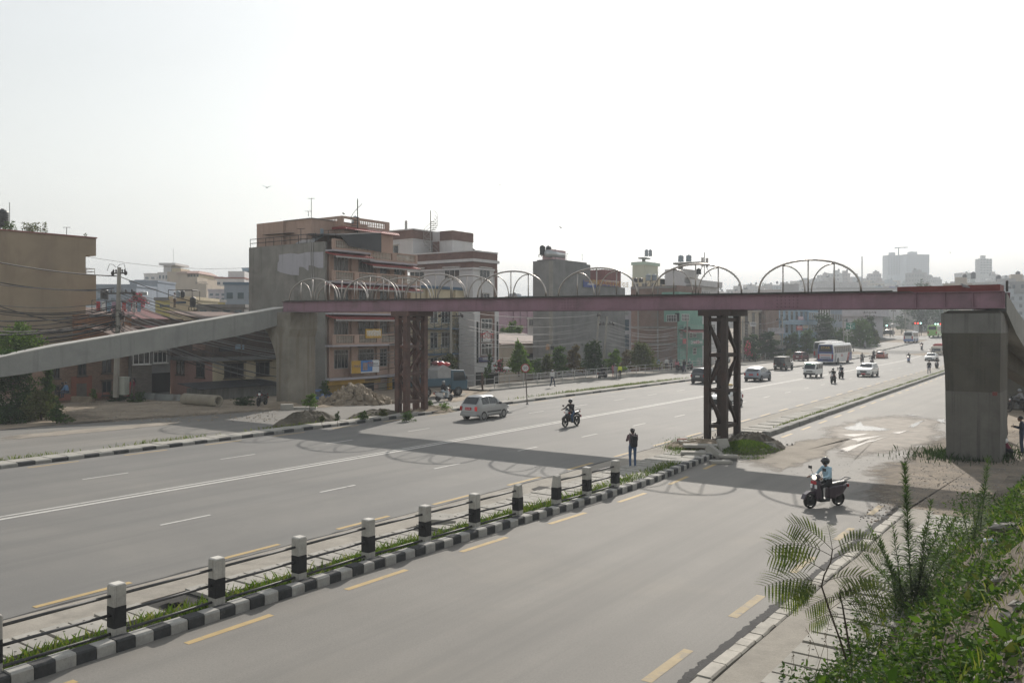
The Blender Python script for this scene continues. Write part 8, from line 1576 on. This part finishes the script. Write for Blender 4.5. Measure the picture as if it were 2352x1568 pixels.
sapling('feathery leaved sapling with two stems leaning over the drain slabs',1955,1540,0,[(1930,1470),(1905,1400),(1887,1345),(1893,1320),(1908,1290),(1912,1262)],[(1912,1262,1815,1203,-.1),(1912,1262,1900,1205,.2),(1908,1275,1775,1252,-.3),(1895,1310,1770,1275,.1),(1890,1340,1758,1345,-.3),(1912,1262,2010,1240,.3),(1908,1285,2020,1275,.5),(1890,1345,1800,1385,.3),(1893,1335,2010,1330,-.3),(1900,1385,1985,1378,.4),(1905,1400,2040,1355,.6),(1886,1345,1815,1360,-.5)])
sapling('second thinner feathery sapling right of the first',1960,1530,0,[(1945,1450),(1935,1390),(1928,1360)],[(1928,1360,2045,1375,.2),(1930,1370,1850,1400,-.2),(1935,1390,2030,1405,-.2),(1940,1410,1860,1430,.3),(1928,1360,1960,1335,.4),(1943,1430,2000,1445,.2)])
for i,(bx,by,tx,ty) in enumerate(((1840,1560,1862,1470),(1870,1560,1905,1420),(1900,1555,1895,1455),(1815,1558,1822,1500),(1885,1520,1850,1440))):
 b_=bank_pt(bx,by);t=thing('dry_stalk',['short dry stalk over the slabs, second from the left','tallest dry stalk beside the sapling','dry stalk in front of the sapling stem','leftmost tiny dry stalk over the slabs','bent dry stalk above the drain slabs'][i],'plant',b_);tip=PT(tx,ty,b_.y)-b_;MB().tube([(0,0,0),tip*.6+Vector((.03,0,0)),tip],[.006,.004,.002],4).obj('stem',M('dry_stem',(.16,.12,.075),.9,.2,5),t);link('seed_head',leafmesh('seed_head',[tuple(tip*rnd.uniform(.7,1.0)) for _ in range(26)],.03,M('dry_stem',(0,0,0)),.4,.3,i+1),t)
# hazy city on the hill
PAL=[M('far_wall_%d'%i,c,.9,.1,.3) for i,c in enumerate(((.42,.40,.38),(.34,.33,.33),(.40,.34,.27),(.28,.22,.19),(.45,.45,.44),(.30,.34,.37),(.24,.23,.22),(.36,.30,.29)))];FWN=M('far_window',(.06,.07,.08),.4,.2,1)
def house_mesh(seed):
 g=random.Random(seed);m=MB();w_,d_,fl=g.uniform(8,13),g.uniform(8,11),g.randint(3,5);h=fl*3.1;m.box(-w_/2,w_/2,0,d_,-14,h);m.box(-w_/2-.3,w_/2+.3,-.3,d_+.2,h+.002,h+.5)
 if g.random()<.75:a=g.uniform(.1,.5)*w_-w_/2;m.box(a,a+w_*.42,1,d_*.7,h+.51,h+g.uniform(2.6,3.6))
 if g.random()<.6:x=g.uniform(-.3,.3)*w_;m.lathe([(.8,h+.5),(.85,h+2.2),(.4,h+2.6),(.05,h+2.7)],8,(x,d_*.8,1.5),mi=2)
 for f in range(fl):
  n=int(w_/2.4)
  for i in range(n):x=-w_/2+w_*(i+.5)/n;z=f*3.1+1.0;m.box(x-.6,x+.6,-.06,-.002,z,z+1.4,1)
  if g.random()<.5:m.box(-w_/2-.1,w_/2+.1,-1.0,-.07,f*3.1-.1,f*3.1+.12)
  for i in range(3):y=d_*(i+.5)/3;z=f*3.1+1.0;m.box(-w_/2-.06,-w_/2-.002,y-.55,y+.55,z,z+1.4,1)
 return m.mesh('house',[PAL[seed%8],FWN,TANKB])
HMS=[house_mesh(i) for i in range(9)]
done=[];cnt=0
def hill_house(px,Y,rz):
 global cnt
 x=(px-CX)/F*Y;z=ground_z(x,Y)
 if any((x-a)**2+(Y-b_)**2<150 for a,b_ in done):return
 done.append((x,Y));o=link('hill_house',rnd.choice(HMS),None,(x,Y,z),rz);sl=o.material_slots[0];sl.link='OBJECT';sl.material=rnd.choice(PAL);k=rnd.uniform(.85,1.25);o.scale=(k,k,k*rnd.uniform(.85,1.15));cnt+=1
 tag(o,'flat roofed house in the hazy town on the distant hillside','house','houses on the hazy hillside')
for i in range(420):
 if cnt>215:break
 Y=rnd.uniform(330,1000);px=rnd.uniform(1655,2420)
 if Y<480 and 1860<px<2110:continue
 if Y<420 and px<1800:Y+=120
 hill_house(px,Y,rnd.uniform(-.7,.5))
for i in range(46):
 Y=rnd.uniform(260,620);px=rnd.uniform(1140,1235) if i%3==0 else rnd.uniform(560,20) if i%3==1 else rnd.uniform(1230,1700)
 x=(px-CX)/F*Y;z=-2
 if any((x-a)**2+(Y-b_)**2<120 for a,b_ in done):continue
 done.append((x,Y));o=link('valley_house',rnd.choice(HMS),None,(x,Y,z),rnd.uniform(-.7,.5));o.material_slots[0].link='OBJECT';o.material_slots[0].material=rnd.choice(PAL);tag(o,'flat roofed house in the low hazy town beyond the buildings','house','houses in the low hazy town')
tp=tree('hill_tree','dark hazy tree among the houses on the distant hillside',Vector((0,0,0)),13,7,'bluish',420,1.7,'round',trunk=.8,group='trees on the hazy hillside')
first=True
for i in range(95):
 Y=rnd.uniform(380,990);px=rnd.uniform(1660,2400);x=(px-CX)/F*Y;p=Vector((x,Y,ground_z(x,Y)-1));k=rnd.uniform(.45,.9)
 if first:tp.location=p;first=False;continue
 dup(tp,p,rnd.uniform(0,6),'dark hazy tree among the houses on the distant hillside','trees on the hazy hillside',None,k)
for px,Y,k,lab in ((1755,900,1.3,'rounded big tree standing out on the left of the hill skyline'),(2222,860,1.4,'big tree on the hill skyline left of the single tower'),(2340,900,1.0,'tree on the hill skyline at the right edge')):x=(px-CX)/F*Y;dup(tp,Vector((x,Y,ground_z(x,Y))),1.0,lab,None,None,k)
def tower_block(label,x0,x1,yt,yb,Y,cols,rows,wall):
 r=thing('tower_block',label,'tower block',PT((x0+x1)/2,yb,Y),.15);k=Y/F;w_=(x1-x0)*k/2;h=(yb-yt)*k;MB().box(-w_,w_,0,w_,-25,h).obj('wall',wall,r);q=MB()
 for i in range(rows):
  for j in range(cols):x=-w_+2*w_*(j+.5)/cols;z=h*(i+.3)/rows;q.box(x-w_/cols*.55,x+w_/cols*.55,-.3,-.01,z,z+h/rows*.45)
 stuff_=q.obj('window',FWN,r);stuff_['kind']='stuff';MB().box(-w_*.5,w_*.1,w_*.2,w_*.6,h+.01,h+3.5).obj('roof_room',wall,r);return r
TOWM=M('tower_hazed_wall',(.46,.50,.54),.9,.08,.1)  # tower walls made paler: some of the haze is in this colour
tower_block('left half of the tall unfinished tower pair in the haze',2037,2077,586,632,1050,6,11,TOWM);tower_block('right half of the tall unfinished tower pair in the haze',2079,2137,584,634,1040,10,11,TOWM);tower_block('single square tower on the hill at the right',2249,2280,594,630,880,4,6,PAL[4])
p=PT(2064,590,1055);t=thing('tower_crane','tower crane standing above the unfinished tower pair','crane',p,0);k=1055/F;m=MB();m.tube([(0,0,-20),(0,0,22*k)],.9,4);m.obj('mast',PAL[5],t);m=MB();m.beam((-9*k,0,21*k),(22*k,0,22*k),1.2,1.2);m.obj('jib',PAL[5],t);MB().box(-9*k,-5*k,-1,1,19*k,21*k-.7).obj('counterweight',PAL[6],t)
x=(1990-CX)/F*520
r=thing('phone_mast','slender lattice mast in the hazy town above the white office block','mast',PT(1980,650,700),0);MB().tube([(0,0,-6),(0,0,22)],.5,4).obj('mast',PAL[6],r)
r=thing('footbridge','distant hazy footbridge with small hoops at the right edge','footbridge',PT(2290,731,300),0);MB().box(-8,22,0,2,-.4,.8).obj('deck',PAL[5],r)
for i in range(4):m=MB();c=-4+i*6;m.tube([(c-2.4*math.cos(math.pi*j/10),0,.8+2.2*math.sin(math.pi*j/10)) for j in range(11)],.1,5);m.obj('handrail_hoop',FRW,r)
MB().box(-6.5,-5.5,.3,1.7,-8,-.41).obj('pier',PAL[5],r)
# haze: one closed box of air round everything
def haze():
 mt=bpy.data.materials.new('haze_air');mt.use_nodes=True;t=mt.node_tree;t.nodes.clear()
 v=t.nodes.new('ShaderNodeVolumePrincipled');v.inputs['Color'].default_value=(.78,.84,.90,1);v.inputs['Density'].default_value=HAZE;v.inputs['Anisotropy'].default_value=.15
 o=t.nodes.new('ShaderNodeOutputMaterial');t.links.new(v.outputs[0],o.inputs['Volume'])
 b=MB().box(-1000,1400,-60,3100,-4,150);h=b.obj('haze',mt);h['kind']='stuff';h['label']='pale haze hanging over the whole city'
haze()
